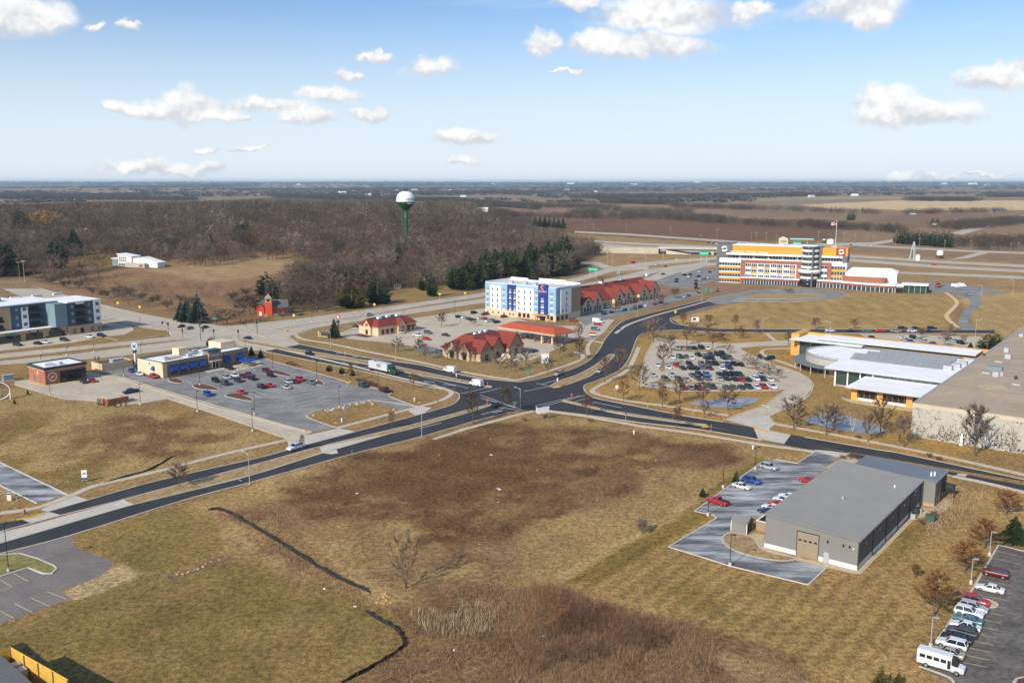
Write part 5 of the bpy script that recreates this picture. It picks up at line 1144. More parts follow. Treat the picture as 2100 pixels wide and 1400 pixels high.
# 12 --- white modern house block by the wood
p = GT(262,546); k_ = p.y / F
b = Bld('white_offices','white angular two storey building with slanted roofs at the wood edge','building',None,-22,p.z - .3,world=(p.x - 15 * k_,p.y))
def slant(x0,x1,y0,y1,z0,za,zb,m,name='wall',rm='roof_white'):
    b.mesh(name,MB().add([(x0,y0,z0),(x1,y0,z0),(x1,y1,z0),(x0,y1,z0),(x0,y0,za),(x1,y0,zb),(x1,y1,zb),(x0,y1,za)],[(0,1,5,4),(1,2,6,5),(2,3,7,6),(3,0,4,7)]),m)
    e = .7; b.mesh('roof',MB().add([(x0 - e,y0 - e,za + .05),(x1 + e,y0 - e,zb + .05),(x1 + e,y1 + e,zb + .05),(x0 - e,y1 + e,za + .05),(x0 - e,y0 - e,za + .45),(x1 + e,y0 - e,zb + .45),(x1 + e,y1 + e,zb + .45),(x0 - e,y1 + e,za + .45)],[(3,2,1,0),(4,5,6,7),(0,1,5,4),(1,2,6,5),(2,3,7,6),(3,0,4,7)]),rm)
slant(-9,-3,0,9,0,6.6,6.0,'glass_pale'); slant(-2.5,13,0,10,0,10.5,8.6,'block_white'); slant(13.5,22,1,10,0,7,8.2,'white'); slant(22.5,40,1,10,0,8.2,4.0,'white'); b.box('wall','concrete_panel',9,30,-3.5,0,0,3.6)
for x in (1.5,3.5,5.5):
    for z in (4.4,6.6): b.wf(x,x + 1.0,z,z + 1.3,0,'black')
for x in (-1.5,.3,2.1,3.9,5.7): b.wf(x,x + 1.2,.6,2.6,0,'black')
b.wf(-.5,.4,4,8,0,'glass_grey'); b.wf(24,28,.5,2.6,-3.5,'terracotta')
# 13 --- red schoolhouse
p = G(532,647)
b = Bld('schoolhouse','bright red old schoolhouse with a bell cupola and grey deck','schoolhouse',(530,647),14.0); b.o.scale = (1.25,1.1,1.0)
b.box('wall','schoolhouse_red',0,13,0,9,0,4.2); b.gable('gable','schoolhouse_red',0,13,0,9,4.2,8.2,'x',.5,.2,'roof_shingle')
b.box('entry_tower','schoolhouse_red',3,6.2,-2,2,0,7.6); b.box('belfry','tan',3.3,5.9,-1.6,1.6,7.6,9.8); b.box('belfry_opening','black',3.9,5.3,-1.64,1.64,8.0,9.3); b.mesh('spire',MB().add([(2.9,-2,9.8),(6.3,-2,9.8),(6.3,2,9.8),(2.9,2,9.8),(4.6,0,12.4)],[(0,1,4),(1,2,4),(2,3,4),(3,0,4),(3,2,1,0)]),'tan_dark')
b.box('front_wing','schoolhouse_red',-.6,2.6,-1.5,3,0,4.2); b.gable('wing_gable','schoolhouse_red',-.6,2.6,-1.5,3,4.2,6.6,'y',.3,.15,'schoolhouse_red')
b.box('door','white',.4,1.6,-1.58,-1.45,.1,2.4)
for x in (7.5,9.5,11.3): b.wf(x,x + .9,1.3,3.1,0,'glass_grey')
b.box('deck',mat('deck_grey',(.17,.165,.16),.9,.15,.8),6.6,18,-6,-.05,.6,.9); b.box('deck_rail',MATS['deck_grey'],6.6,18,-6.1,-6,.9,1.9); b.box('deck_rail',MATS['deck_grey'],18,18.1,-6.1,0,.9,1.9); b.box('deck_skirt',MATS['deck_grey'],6.7,17.9,-5.9,-.1,0,.6)
s = Bld('notice_board','small wooden notice board in front of the red schoolhouse','sign',(541,652),15); s.box('board','tan_dark',0,2,-.1,.1,.6,2.2); s.box('post','bark',.1,.25,-.08,.08,0,.6); s.box('post','bark',1.75,1.9,-.08,.08,0,.6)
# 14 --- water tower on the wooded hill
dT = 940.0; xT = (835.5 - CX) / F * dT * 1.005; zb = tz(xT,dT)
b = Bld('water_tower','white and green spheroid water tower rising over the bare wood','water tower',None,0,0,world=(xT,dT))
zz = lambda py: HC + ray(CX,py)[2] / ray(CX,py)[1] * dT
rr = 38 / 2 * dT / F
top,eq,low,stem = zz(392),zz(413),zz(432),zz(452)
pr = [(r_,z_) for r_,z_ in ((.05,top),(rr * .35,top - .25),(rr * .62,top - 1.3),(rr * .85,top - 3.4),(rr * .97,top - 6.2),(rr,eq + .9),(rr,eq))]
b.mesh('tank',MB().lathe(pr[::-1],36),'tower_white',True)
b.mesh('tank_bowl',MB().lathe([(2.2,low),(3.0,low + .8),(rr * .62,low + 4.2),(rr * .9,eq - 2.4),(rr,eq - .05)],36),'tower_green',True); b.mesh('stem',MB().lathe([(3.0,zb - 2),(1.9,zb + 4),(1.9,stem),(2.2,low + .1)],24),'tower_green',True)
b.mesh('walkway',MB().lathe([(rr + .5,eq - .25),(rr + .5,eq - .1),(rr,eq)],36),'tower_white'); b.mesh('antenna_ring',MB().lathe([(2.2,top - .3),(2.2,top + .8)],12),'charcoal')
for a in range(5): b.mesh('antenna',MB().tube([(1.9 * math.cos(a * 1.26),1.9 * math.sin(a * 1.26),top),(1.9 * math.cos(a * 1.26),1.9 * math.sin(a * 1.26),top + 2.6)],.22,5),'charcoal')
def curved_text(txt,z,size,m,a0,da):
    for i,ch in enumerate(txt):
        cu = bpy.data.curves.new('letter','FONT'); cu.body = ch; cu.size = size; cu.extrude = .05; cu.align_x = 'CENTER'; cu.resolution_u = 2; cu.materials.append(M[m])
        o = bpy.data.objects.new('lettering',cu); col.objects.link(o); o.parent = b.o; a = math.radians(a0 + i * da); rz = rr * (1.01 if z > eq else .97)
        o.location = (rz * math.cos(a),rz * math.sin(a),z); o.rotation_euler = (math.pi / 2,0,a + math.pi / 2); solid(o)
curved_text('COTTAGE',eq + 1.1,3.2,'tower_green',-76,14); curved_text('GROVE',eq - 2.6,2.6,'white',-68,13)
# 15 --- overpass, filling station, tanks and yard beyond the interstate
b = Bld('overpass','concrete highway overpass with dark openings left of the credit union','bridge',(1366,521),-14)
BL = (G(1475,531) - G(1366,521)).length
b.box('deck','concrete_pale',-8,BL + 10,0,22,5.4,6.6); b.box('barrier','concrete_pale',-8,BL + 10,-.3,0,6.0,7.4); b.box('girder','charcoal',0,BL,.5,21,4.2,5.4)
for x in (BL * .62,): b.box('pier','concrete_pale',x,x + 2.4,1,21,0,4.2)
b.mesh('abutment',MB().add([(0,0,4.2),(0,22,4.2),(26,0,0),(26,22,0),(0,0,0),(0,22,0)],[(0,2,3,1),(0,4,2),(1,3,5)]),'concrete_pale'); b.box('deck','concrete_road',-70,-8,0,22,0,6.2)
b = Bld('filling_station','far green canopied filling station beyond the interstate','filling station',(1597,500),-14)
b.box('shop','cream',0,18,0,14,0,7); b.gable('shop_gable','cream',0,18,0,14,7,10,'y',.5,.3,'white'); b.box('shop_awning','sign_green',3,15,-1.5,0,3.5,4.6); b.box('canopy','white',22,68,-4,12,6.2,7.4); b.box('canopy_band',mat('bp_green',(.04,.20,.12),.6),21.8,68.2,-4.2,-4,6.0,7.0)
b.box('canopy_band',MATS['bp_green'],21.8,68.2,12,12.2,6.0,8.4)
for x in (28,42,56): b.box('canopy_column','white',x,x + .8,3,4,0,6.2)
b.o.scale = (.6,.6,.85)
for i,(x,y,w,h,m,lb) in enumerate(((1690,498,3.6,7,'tower_green','green and white tank beside the far filling station'),(1703,500,8.5,6,'white','white domed salt shed by the far filling station'),(1882,534,4.2,5.6,'tower_white','white cylindrical tank near the lattice mast'),(1927,530,6.2,4.6,'tower_white','white tank raised on a dark frame'))):
    s = Bld('storage_tank',lb,'tank',(x,y),0); z0 = 3.4 if i == 3 else 0
    s.mesh('shell',MB().lathe([(w / 2,z0),(w / 2,z0 + h * .8),(w * .25,z0 + h),(.1,z0 + h * 1.04)],20),m)
    if i == 3:
        for a in range(4): s.box('leg','brick_dark',-w * .4 + (a % 2) * w * .75,-w * .4 + (a % 2) * w * .75 + 1,-w * .4 + (a // 2) * w * .75,-w * .4 + (a // 2) * w * .75 + 1,0,3.4)
    if i == 0: s.mesh('band',MB().lathe([(w / 2 + .05,h * .5),(w / 2 + .05,h * .7)],20),'white')
s = Bld('lattice_mast','pale tripod mast with a black tank top beside the interstate','mast',(1872,533),0); hm = ZT(487,533)
for a in range(3): s.mesh('leg',MB().tube([(3.2 * math.cos(a * 2.1 + .4),3.2 * math.sin(a * 2.1 + .4),0),(.6 * math.cos(a * 2.1),.6 * math.sin(a * 2.1),hm - 4)],[.45,.3],6),mat('mast_blue',(.45,.58,.6),.6))
s.mesh('tank',MB().lathe([(.8,hm - 4),(1.5,hm - 3),(1.5,hm),(.4,hm + .6)],12),'black')
# 16 --- scattered houses and farm buildings
HOUSES = [(68,478,9,'white','roof_shingle','pale house half hidden by bare trees at the wood edge'),(75,540,16,'teal_grey','teal_grey','long low house with a blue grey roof by the pines'),(62,510,7,'cream','roof_shingle','cream gabled cottage among trees by the pines'),(350,490,12,'white','galv','white house deep in the wood'),
          (815,592,13,'pale','roof_shingle','small bungalow with brown roof behind the pines'),(867,575,10,'white','white','white shed between the pines and the highway'),(990,434,20,'white','white','long white shed on the far edge of the wood'),(702,398,26,'white','white','long white barn in the far fields'),(735,397,16,'dark_red','roof_red','red farm building in the far fields'),
          (755,400,12,'white','galv','low white shed beside the red farm building'),(535,395,14,'white','roof_shingle','white farmhouse in the distance before the horizon'),(505,397,22,'pale','galv','grey roofed machine shed in the distance'),(480,396,18,'dark_red','galv','distant red barn left of the machine shed'),(265,396,16,'white','galv','distant white barn above the wood'),(283,394,9,'white','roof_shingle','distant white cottage beside the white barn'),
          (80,382,12,'white','roof_shingle','lone white house on the left horizon'),(148,383,9,'white','roof_shingle','tiny white house on the wooded left horizon'),(795,387,20,'white','roof_red','white barn with red roof near the horizon'),(815,392,13,'white','galv','white farm shed just left of the water tower'),(850,391,20,'white','galv','white farm behind the water tower'),(950,404,12,'white','galv','white shed in the fields right of the water tower'),
          (925,392,12,'white','white','small white farm far right of the water tower'),(1105,390,14,'white','roof_shingle','far white farmhouse above the interstate'),(1165,391,16,'pale','galv','far grey farm shed in the fields'),(1223,394,10,'white','white','twin white silos in the far fields'),(1530,402,16,'white','roof_shingle','far white farm above the dark field'),(1551,403,10,'white','galv','small shed beside the far white farm'),
          (1668,404,14,'white','galv','white shed at the edge of the far tan field'),(1755,402,14,'white','white','white barn before the far blue woods'),(1910,438,16,'dark_red','roof_red','red barn on the right among bare trees'),(1872,440,12,'pale','roof_shingle','grey house left of the red barn'),(2050,436,22,'pale','galv','grey farm building high on the right by the road'),(1917,462,10,'white','white','white house among dark spruces on the right'),
          (1940,378,30,'white','white','pale town building on the right horizon'),(1995,379,44,'white','white','long white store on the right horizon'),(2025,381,30,'white','galv','white warehouse near the right horizon'),(1170,378,40,'white','white','white warehouse on the horizon above the hotel'),(1010,379,26,'white','white','pale factory on the horizon above the wood'),(1300,380,40,'white','white','row of pale houses on the horizon'),(1430,375,30,'white','white','white hall on the skyline above the office block'),(612,379,20,'white','white','pale building on the left skyline')]
M['pale'] = mat('house_pale',(.45,.44,.42),.8)
for (px,py,wpx,m,rm,lb) in HOUSES:
    p = GT(px,py); w = wpx * (.36 if py < 385 else .6 if py < 400 else 1) * p.y / F; d_ = w * R.uniform(.45,.7); h = max(2.6,min(w * .28,5.5)); far_ = p.y > 3500
    s = Bld('house' if 'barn' not in lb and 'shed' not in lb else ('barn' if 'barn' in lb else 'shed'),lb,'house' if 'house' in lb or 'cottage' in lb else 'farm building',None,R.uniform(-25,25),p.z - .5,world=(p.x - w / 2,p.y))
    s.box('wall',m,0,w,0,d_,0,h); s.gable('gable',m,0,w,0,d_,h,h + d_ * .32,'x',.5,.3,rm)
    if p.y < 1500:
        for k in range(3): s.wf(w * (.15 + .28 * k),w * (.27 + .28 * k),h * .35,h * .75,0)
        s.box('chimney','terracotta',w * .3,w * .3 + .8,d_ * .5 - .4,d_ * .5 + .4,h + d_ * .2,h + d_ * .32 + 1.2)
# 17 --- metal roof and yellow fence in the bottom left corner
fa,fb_,fc = G(22,1325,5),G(140,1392,5),G(-60,1352,5)
s = Bld('timber_screen','tall yellow horizontal board screen in the lower left corner','screen',None,math.degrees(math.atan2(fb_.y - fa.y,fb_.x - fa.x)),world=fa)
FL = (fb_ - fa).length; Lf = (fa - fc).length
for k in range(16): s.box('board','fence_wood',0,FL,-.06,.0,.1 + k * .306,.1 + k * .306 + .285)
an = math.atan2(fc.y - fa.y,fc.x - fa.x) - s.a
for k in range(16): part('board',ubox(M['fence_wood']),s.o,(Lf / 2 * math.cos(an),Lf / 2 * math.sin(an),.24 + k * .306),(0,0,an),(Lf - .05,.06,.285))
for i in range(5): s.box('post','tan_dark',i * FL / 4 - .08,i * FL / 4 + .08,-.25,-.07,0,4.9)
ra,rb = G(0,1346,4.2),G(64,1404,4.2); d_ = (rb - ra).normalized()
b = Bld('corner_building','grey ribbed metal roof poking into the lower left corner','building',None,math.degrees(math.atan2(d_.y,d_.x)),world=ra - d_ * 8)
b.box('wall','wall_metal',-2,22,-14,0,0,4.0); b.mesh('roof',MB().add([(-2.4,.3,4.0),(22,.3,4.0),(22,-14,5.6),(-2.4,-14,5.6),(-2.4,.3,4.2),(22,.3,4.2),(22,-14,5.8),(-2.4,-14,5.8)],[(7,6,5,4),(0,1,5,4),(3,0,4,7),(1,2,6,5)]),'roof_metal')
mb = MB()
for i in range(38): x = -2.3 + i * .6; mb.add([(x,.3,4.2),(x + .08,.3,4.2),(x + .08,-14,5.8),(x,-14,5.8),(x,.3,4.3),(x + .08,.3,4.3),(x + .08,-14,5.9),(x,-14,5.9)],[(7,6,5,4),(0,1,5,4),(3,0,4,7),(1,2,6,5)])
b.mesh('roof_seam',mb,'roof_metal',kind='stuff')
for i in range(2): b.box('equipment','galv',9.5 + i * 2.2,11 + i * 2.2,.7,1.9,0,3.4)
# ------------------------------------------------------------------ vehicles
def loft(st,sides):
    """closed hull through stations (x, [(y, z), ...]) mirrored left and right"""
    mb = MB(); n = len(st[0][1]); rows = []
    for x,pr in st: rows.append([(x,y,z) for y,z in pr] + [(x,-y,z) for y,z in reversed(pr)])
    m = 2 * n; vs = [p for r in rows for p in r]; fs = []
    for i in range(len(st) - 1):
        for j in range(m): fs.append((i * m + j,i * m + (j + 1) % m,(i + 1) * m + (j + 1) % m,(i + 1) * m + j))
    fs.append(tuple(range(m))); fs.append(tuple((len(st) - 1) * m + j for j in reversed(range(m))))
    return mb.add(vs,fs)
def hull(prof):
    """prof: (x, z bottom, z top, half width); the side bulges at the door line"""
    return loft([(x,[(w * .86,zb),(w,zb + (zt - zb) * .35),(w * .99,zb + (zt - zb) * .7),(w * .88,zt)]) for x,zb,zt,w in prof],4)
def frustum(x0,x1,w0,z0,x2,x3,w1,z1):
    V = [(x0,-w0,z0),(x1,-w0,z0),(x1,w0,z0),(x0,w0,z0),(x2,-w1,z1),(x3,-w1,z1),(x3,w1,z1),(x2,w1,z1)]
    return MB().add(V,[(0,1,5,4),(1,2,6,5),(2,3,7,6),(3,0,4,7),(4,5,6,7),(3,2,1,0)])
SPEC = {   # hull profile front to back, glass frustum (x back, x front at belt, half width, belt z, x back, x front at roof, half width, roof z), wheel x, wheel radius
    'saloon': ([(2.4,.38,.58,.66),(2.32,.26,.70,.8),(1.7,.2,.82,.89),(.95,.18,.93,.91),(-.9,.18,.96,.91),(-1.7,.2,.98,.89),(-2.3,.28,.92,.82),(-2.42,.4,.75,.72)],(-1.75,1.05,.83,.9,-1.0,.3,.64,1.42),(1.45,-1.4),.33),
    'hatchback': ([(2.05,.38,.6,.66),(1.98,.26,.74,.8),(1.4,.2,.9,.87),(.7,.18,.98,.88),(-1.2,.18,1.0,.88),(-1.9,.24,1.0,.84),(-2.05,.36,.85,.76)],(-1.95,.95,.82,.94,-1.6,.2,.65,1.5),(1.25,-1.25),.33),
    'SUV': ([(2.35,.45,.72,.72),(2.28,.3,.88,.86),(1.7,.26,1.02,.94),(.95,.24,1.1,.95),(-1.5,.24,1.12,.95),(-2.2,.3,1.12,.91),(-2.36,.42,.95,.83)],(-2.25,.95,.88,1.06,-1.95,.3,.7,1.7),(1.45,-1.4),.38),
    'minivan': ([(2.5,.42,.66,.74),(2.42,.28,.82,.88),(1.8,.22,.98,.97),(1.2,.2,1.08,.98),(-1.8,.2,1.1,.98),(-2.4,.28,1.08,.92),(-2.5,.4,.9,.86)],(-2.4,1.6,.92,1.04,-2.15,.6,.74,1.74),(1.55,-1.5),.35),
    'pickup': ([(2.85,.5,.78,.76),(2.78,.34,.98,.92),(2.0,.3,1.1,.98),(1.2,.28,1.16,.99),(-2.6,.3,1.18,.99),(-2.85,.42,1.14,.94)],(-.75,1.3,.92,1.12,-.55,.55,.74,1.82),(1.85,-1.75),.4),
    'van': ([(2.95,.45,.85,.84),(2.85,.34,1.15,.95),(2.2,.3,1.4,1.02),(1.75,.28,2.1,1.02),(1.2,.28,2.55,1.0),(-2.8,.3,2.62,1.0),(-2.95,.4,2.5,.98)],None,(2.0,-1.7),.36),
}
_veh = {}
def wheel_mesh():
    if 'wheel' not in _veh:
        mb = MB().tube([(0,-.11,0),(0,.11,0)],1.0,12); me = mb.mesh('wheel',True); me.materials.append(M['tyre']); nf = len(me.polygons)
        me2 = MB().tube([(0,-.125,0),(0,.125,0)],.6,10).mesh('rim'); me2.materials.append(M['rim']); _veh['wheel'] = me; _veh['rim'] = me2
    return _veh['wheel'],_veh['rim']
def vmesh(kind):
    if kind in _veh: return _veh[kind]
    prof,gl,wx,wr = SPEC[kind]; d = {}
    d['body'] = hull(prof).mesh('body',False)
    if gl:
        d['windows'] = frustum(*gl).mesh('windows'); x0,x1,w0,z0,x2,x3,w1,z1 = gl
        rf = frustum(x2 - .05,x3 + .05,w1 + .03,z1 - .02,x2 + .1,x3 - .1,w1 - .1,z1 + .05)
        for s in (-1,1):       # pillars
            for (xa,xb) in ((x0 + .02,x2 + .02),(x1 - .02,x3 - .02),((x0 + x1) / 2 - .1,(x2 + x3) / 2 - .1)):
                a = Vector((xa,s * w0 * 1.01,z0)); b_ = Vector((xb,s * w1 * 1.01,z1)); rf.add([a + Vector((-.05,0,0)),a + Vector((.05,0,0)),b_ + Vector((.05,0,0)),b_ + Vector((-.05,0,0)),a + Vector((-.05,s * .03,0)),a + Vector((.05,s * .03,0)),b_ + Vector((.05,s * .03,0)),b_ + Vector((-.05,s * .03,0))],[(0,1,2,3),(7,6,5,4),(0,4,5,1),(2,6,7,3),(1,5,6,2),(0,3,7,4)])
        d['roof'] = rf.mesh('roof')
    _veh[kind] = d; return d
def vehicle(kind,colour,pos,ang,label,group=None,cat=None,detail=False):
    """pos: ground point; ang: heading in radians"""
    d = vmesh(kind); prof,gl,wx,wr = SPEC[kind]; pm = paint(colour)
    name = {'SUV': 'sport_utility_car','saloon': 'saloon_car','hatchback': 'hatchback_car','pickup': 'pickup_truck','minivan': 'minivan','van': 'panel_van'}[kind]
    e = empty(name,(pos.x,pos.y,.036),ang,label,cat or {'pickup': 'pickup','van': 'van','minivan': 'minivan'}.get(kind,'car'),group)
    def P(n,me,m):
        o = part(n,me,e)
        if not me.materials: me.materials.append(m)
        o.material_slots[0].link = 'OBJECT'; o.material_slots[0].material = m; return o
    P('body',d['body'],pm)
    if gl: P('windows',d['windows'],M['glass']); P('roof',d['roof'],pm)
    wm,rm = wheel_mesh(); ww = prof[2][3] - .1
    for x in wx:
        for s in (-1,1):
            w = part('wheel',wm,e,(x,s * ww,wr),(0,0,0),(wr,1,wr))
            if detail: part('rim',rm,w)
    fx,bx_ = prof[0][0],prof[-1][0]; zf = prof[0][2] + .02; zb = prof[-1][2]
    if detail or kind in ('van','pickup'):
        for s in (-1,1):
            pbox('headlight',M['headlight'],e,fx - .12,fx - .02,s * prof[1][3] * .62 - .16,s * prof[1][3] * .62 + .16,zf - .06,zf + .1); pbox('taillight',M['taillight'],e,bx_ + .0,bx_ + .1,s * prof[-1][3] * .8 - .12,s * prof[-1][3] * .8 + .12,zb - .22,zb + .02)
    if kind == 'pickup': pbox('cargo_bed',M['plastic'],e,-2.72,-.85,-.78,.78,1.12,1.19)
    if kind == 'van':
        pbox('windscreen',M['glass'],e,1.78,2.05,-.8,.8,1.5,2.1).rotation_euler = (0,-.55,0)
        for s in (-1,1): pbox('side_window',M['glass'],e,1.0,1.7,s * .98 - .04,s * .98 + .04,1.45,2.05)
    return e
CNT = {}
NOUN = {'saloon': 'saloon','SUV': 'SUV','hatchback': 'hatchback','pickup': 'pickup','minivan': 'minivan','van': 'van'}
def park(rows,ang,place,group=None,default='saloon'):
    """rows: (x, y, colour[, kind[, heading]]) in photo pixels; look-alikes are told apart by the car beside them"""
    cs = [(G(r[0],r[1]),r[2],r[3] if len(r) > 3 else default,r[4] if len(r) > 4 else ang,r[1]) for r in rows]
    base = ['%s %s %s' % (c,NOUN[k],place) for _,c,k,_,_ in cs]; lab = list(base)
    for i,(p,c,k,a,_) in enumerate(cs):
        if base.count(base[i]) > 1:
            nb = sorted((j for j in range(len(cs)) if j != i),key=lambda j: (cs[j][0] - p).length)[0]
            t = '%s %s next to a %s %s %s' % (c,NOUN[k],cs[nb][1],NOUN[cs[nb][2]],place)
            if len(t.split()) <= 16: lab[i] = t
    for i,(p,c,k,a,y) in enumerate(cs):
        if k == 'pickup' and not group and len(rows) == 1: pass
        vehicle(k,c,p,a + R.uniform(-.03,.03),lab[i],group,detail=px_m(y) > 9)
def hd(a,b): p,q = G(*a),G(*b); return math.atan2(q.y - p.y,q.x - p.x)
AU,AV = math.radians(-37.8),math.radians(52.2)
S,H_,V_,P_ = 'SUV','hatchback','minivan','pickup'
# corner lot, bottom right: each car can be told apart
cl = hd((2001,1207),(2060,1221))
for (x,y,c,k,lb,fl) in [(2041,1181,'maroon',S,'maroon SUV at the upper end of the row in the weathered lot',1),(2030,1212,'white','saloon','white saloon alone beside the maroon SUV in the weathered lot',1),(2000,1238,'red',S,'bright red SUV beside the kerbed island in the weathered lot',0),(1996,1252,'silver',S,'silver crossover parked next to the bright red SUV',0),
                         (1987,1262,'white',S,'white SUV between the silver crossover and the teal saloon',0),(1984,1276,'teal','saloon','teal saloon in the weathered lot',1),(1979,1289,'white','saloon','white saloon between the teal and the dark grey car',1),(1972,1302,'dark grey',S,'dark grey SUV parked beside the black saloon',1),(1961,1314,'black','saloon','black saloon beside the white SUV near the bus',1),
                         (1951,1327,'white',S,'white SUV with dark roof glass beside the black saloon',1),(1944,1344,'tan','saloon','tan saloon next to the white minibus',1)]:
    vehicle(k,c,G(x,y),cl + math.pi * fl + R.uniform(-.02,.02),lb,'cars in the weathered corner lot',detail=True)
def minibus():
    e = empty('minibus',(*G(1928,1370),.036),cl,'white minibus at the lower end of the weathered lot','bus')
    st = [(-3.3,[(.95,.45),(1.08,.6),(1.08,2.5),(.8,2.75)]),(1.7,[(.95,.45),(1.08,.6),(1.08,2.5),(.8,2.75)])]
    loft(st,4).build('body',paint('white'),e); hull([(3.5,.5,.95,.8),(3.4,.4,1.15,.92),(2.6,.36,1.35,.98),(1.7,.34,1.5,1.0)]).build('bonnet',paint('white'),e)
    frustum(1.65,2.6,.9,1.35,1.65,1.9,.8,2.4).build('windscreen',M['glass'],e)
    for i in range(4):
        for s in (-1,1): pbox('side_window',M['glass'],e,-2.9 + i * 1.02,-2.1 + i * 1.02,s * 1.08 - .03,s * 1.08 + .03,1.6,2.15)
    for s in (-1,1): pbox('side_window',M['glass'],e,1.95,2.5,s * .93 - .03,s * .93 + .03,1.45,2.0); pbox('door',M['glass'],e,1.15,1.6,s * 1.08 - .03,s * 1.08 + .03,.8,2.2); pbox('headlight',M['headlight'],e,3.36,3.48,s * .6 - .15,s * .6 + .15,.75,.95)
    wm,rm = wheel_mesh()
    for x in (2.5,-1.9):
        for s in (-1,1): part('rim',rm,part('wheel',wm,e,(x,s * .95,.4),(0,0,0),(.4,1.2,.4)))
    pbox('bumper',M['plastic'],e,-3.4,-3.3,-1,1,.45,.7)
minibus()
# grey building lot
gl_ = hd((1500,992),(1545,1004))
for (x,y,c,k,lb,fl) in [(1577,962,'silver',S,'silver SUV parked furthest up the salted lot',0),(1542,990,'blue',S,'dark blue SUV beside a white saloon in the salted lot',0),(1521,1001,'white','saloon','white saloon parked next to the dark blue SUV',0),(1471,1033,'red',P_,'bright red pickup by the lamp post in the salted lot',1),
                         (1657,990,'red',S,'red SUV half hidden behind the grey metal roof',1),(1617,1022,'white','saloon','white car peeping over the eave of the metal building',1),(1606,1030,'white',S,'white SUV next to the red hatchback behind the metal roof',1),(1594,1038,'red',H_,'red hatchback behind the metal roof',1),(1583,1045,'white','saloon','white saloon between the red hatchback and navy car',1),(1574,1053,'navy','saloon','navy saloon at the metal building corner',1)]:
    vehicle(k,c,G(x,y),gl_ + math.pi * fl,lb,'cars beside the grey metal building',detail=True)
vehicle('pickup','white',G(607,921),hd((700,893),(560,935)),'white utility pickup with ladder rack on the near street',cat='pickup',detail=True)
_u = bpy.data.objects[[o.name for o in col.objects if o.name.startswith('pickup_truck')][-1]]
for s in (-1,1): pbox('rack_rail',M['galv'],_u,-2.6,.5,s * .8 - .04,s * .8 + .04,1.95,2.03)
for x in (-2.5,-1.0): pbox('rack_bar',M['galv'],_u,x,x + .08,-.8,.8,2.03,2.1); pbox('rack_post',M['galv'],_u,x,x + .08,-.84,-.76,1.19,1.95); pbox('rack_post',M['galv'],_u,x,x + .08,.76,.84,1.19,1.95)
# restaurant lot
pa = hd((566,822),(640,806)); pb = hd((505,804),(534,815))
park([(470,757,'black',P_),(443,783,'black',S),(465,777,'silver',S),(482,773,'white',S),(498,774,'maroon','saloon'),(511,770,'maroon','saloon'),(489,783,'dark green',S),(518,779,'black',S),(462,789,'dark grey',V_),(547,763,'maroon',S),(556,772,'black','saloon'),(537,796,'black',S),(553,793,'red','saloon'),
      (592,786,'silver',S),(605,785,'maroon','saloon'),(616,781,'red',S),(587,797,'silver','saloon'),(638,787,'grey green','saloon'),(495,807,'red','saloon'),(745,793,'dark green',S),(790,803,'black',P_),(427,811,'blue',S),(316,775,'red',S)],pb,'in the lot of the blue awning restaurant','cars at the blue awning restaurant')
park([(286,769,'white'),(271,763,'blue',H_),(281,756,'dark green',S)],pb,'queueing in the drive through lane of the blue awning restaurant','cars in the drive through lane')
park([(259,748,'red',S,AV),(279,744,'maroon','saloon',AV)],pb,'behind the blue awning restaurant','cars behind the restaurant')
park([(172,785,'dark grey',S),(190,783,'red')],pb,'in front of the brick bar','cars at the brick bar'); park([(268,806,'navy',P_,AV + math.pi)],pb,'crossing the tan concrete lot',None)
# library lot
la = hd((1380,745),(1392,752))
rows_l = [([(1389,716,'white'),(1401,716,'tan'),(1413,716,'grey'),(1424,716,'black'),(1438,715,'black',V_),(1450,716,'white')],'in the back row of the concrete lot by the library'),
          ([(1379,735,'white'),(1394,734,'dark green',S),(1407,734,'grey'),(1418,736,'white'),(1432,730,'black',S),(1445,731,'pale blue'),(1448,736,'black'),(1457,730,'dark grey',S),(1459,736,'black'),(1471,729,'black',S),(1481,727,'black',S),(1484,736,'black'),(1496,736,'grey',S)],'in the second row from the library street of the concrete lot'),
          ([(1348,751,'white'),(1370,756,'white'),(1387,751,'red'),(1400,757,'black'),(1414,749,'black',S),(1415,757,'black'),(1427,757,'black'),(1439,749,'grey',S),(1440,756,'grey'),(1454,748,'dark grey',S),(1455,757,'maroon'),(1467,748,'black',S),(1480,748,'silver'),(1480,757,'white'),(1492,748,'navy'),(1495,756,'navy',S),(1506,749,'black',S),(1519,750,'black')],'in the middle row of the concrete lot by the library'),
          ([(1339,772,'silver'),(1364,780,'grey',V_),(1378,771,'silver'),(1391,780,'grey',S),(1408,781,'silver'),(1420,772,'grey'),(1433,770,'black',S),(1432,779,'dark grey',S),(1449,771,'bright blue',S),(1450,779,'grey',S),(1476,770,'black'),(1476,780,'silver'),(1490,770,'black',S),(1490,779,'black'),(1504,770,'black',S),(1506,780,'black'),(1517,771,'dark green',S),(1520,781,'red'),(1534,781,'black'),(1550,780,'white',S),(1561,770,'pale blue'),(1564,780,'dark green',S),(1579,781,'white')],'in the front double row of the concrete lot'),
          ([(1401,798,'red',S),(1417,798,'grey green'),(1432,799,'maroon',S),(1447,798,'silver'),(1460,796,'dark grey',V_),(1489,797,'grey'),(1504,797,'grey'),(1520,797,'dark grey'),(1535,796,'dark green',S),(1552,797,'white'),(1566,796,'red',S),(1583,796,'white',P_)],'in the row beside the small pond'),
          ([(1558,733,'navy','saloon',la - .5),(1578,737,'navy',S,la - 1.4)],'on the drive beside the concrete lot')]
for rw,pl_ in rows_l: park(rw,la,pl_,'cars in the concrete lot by the library')
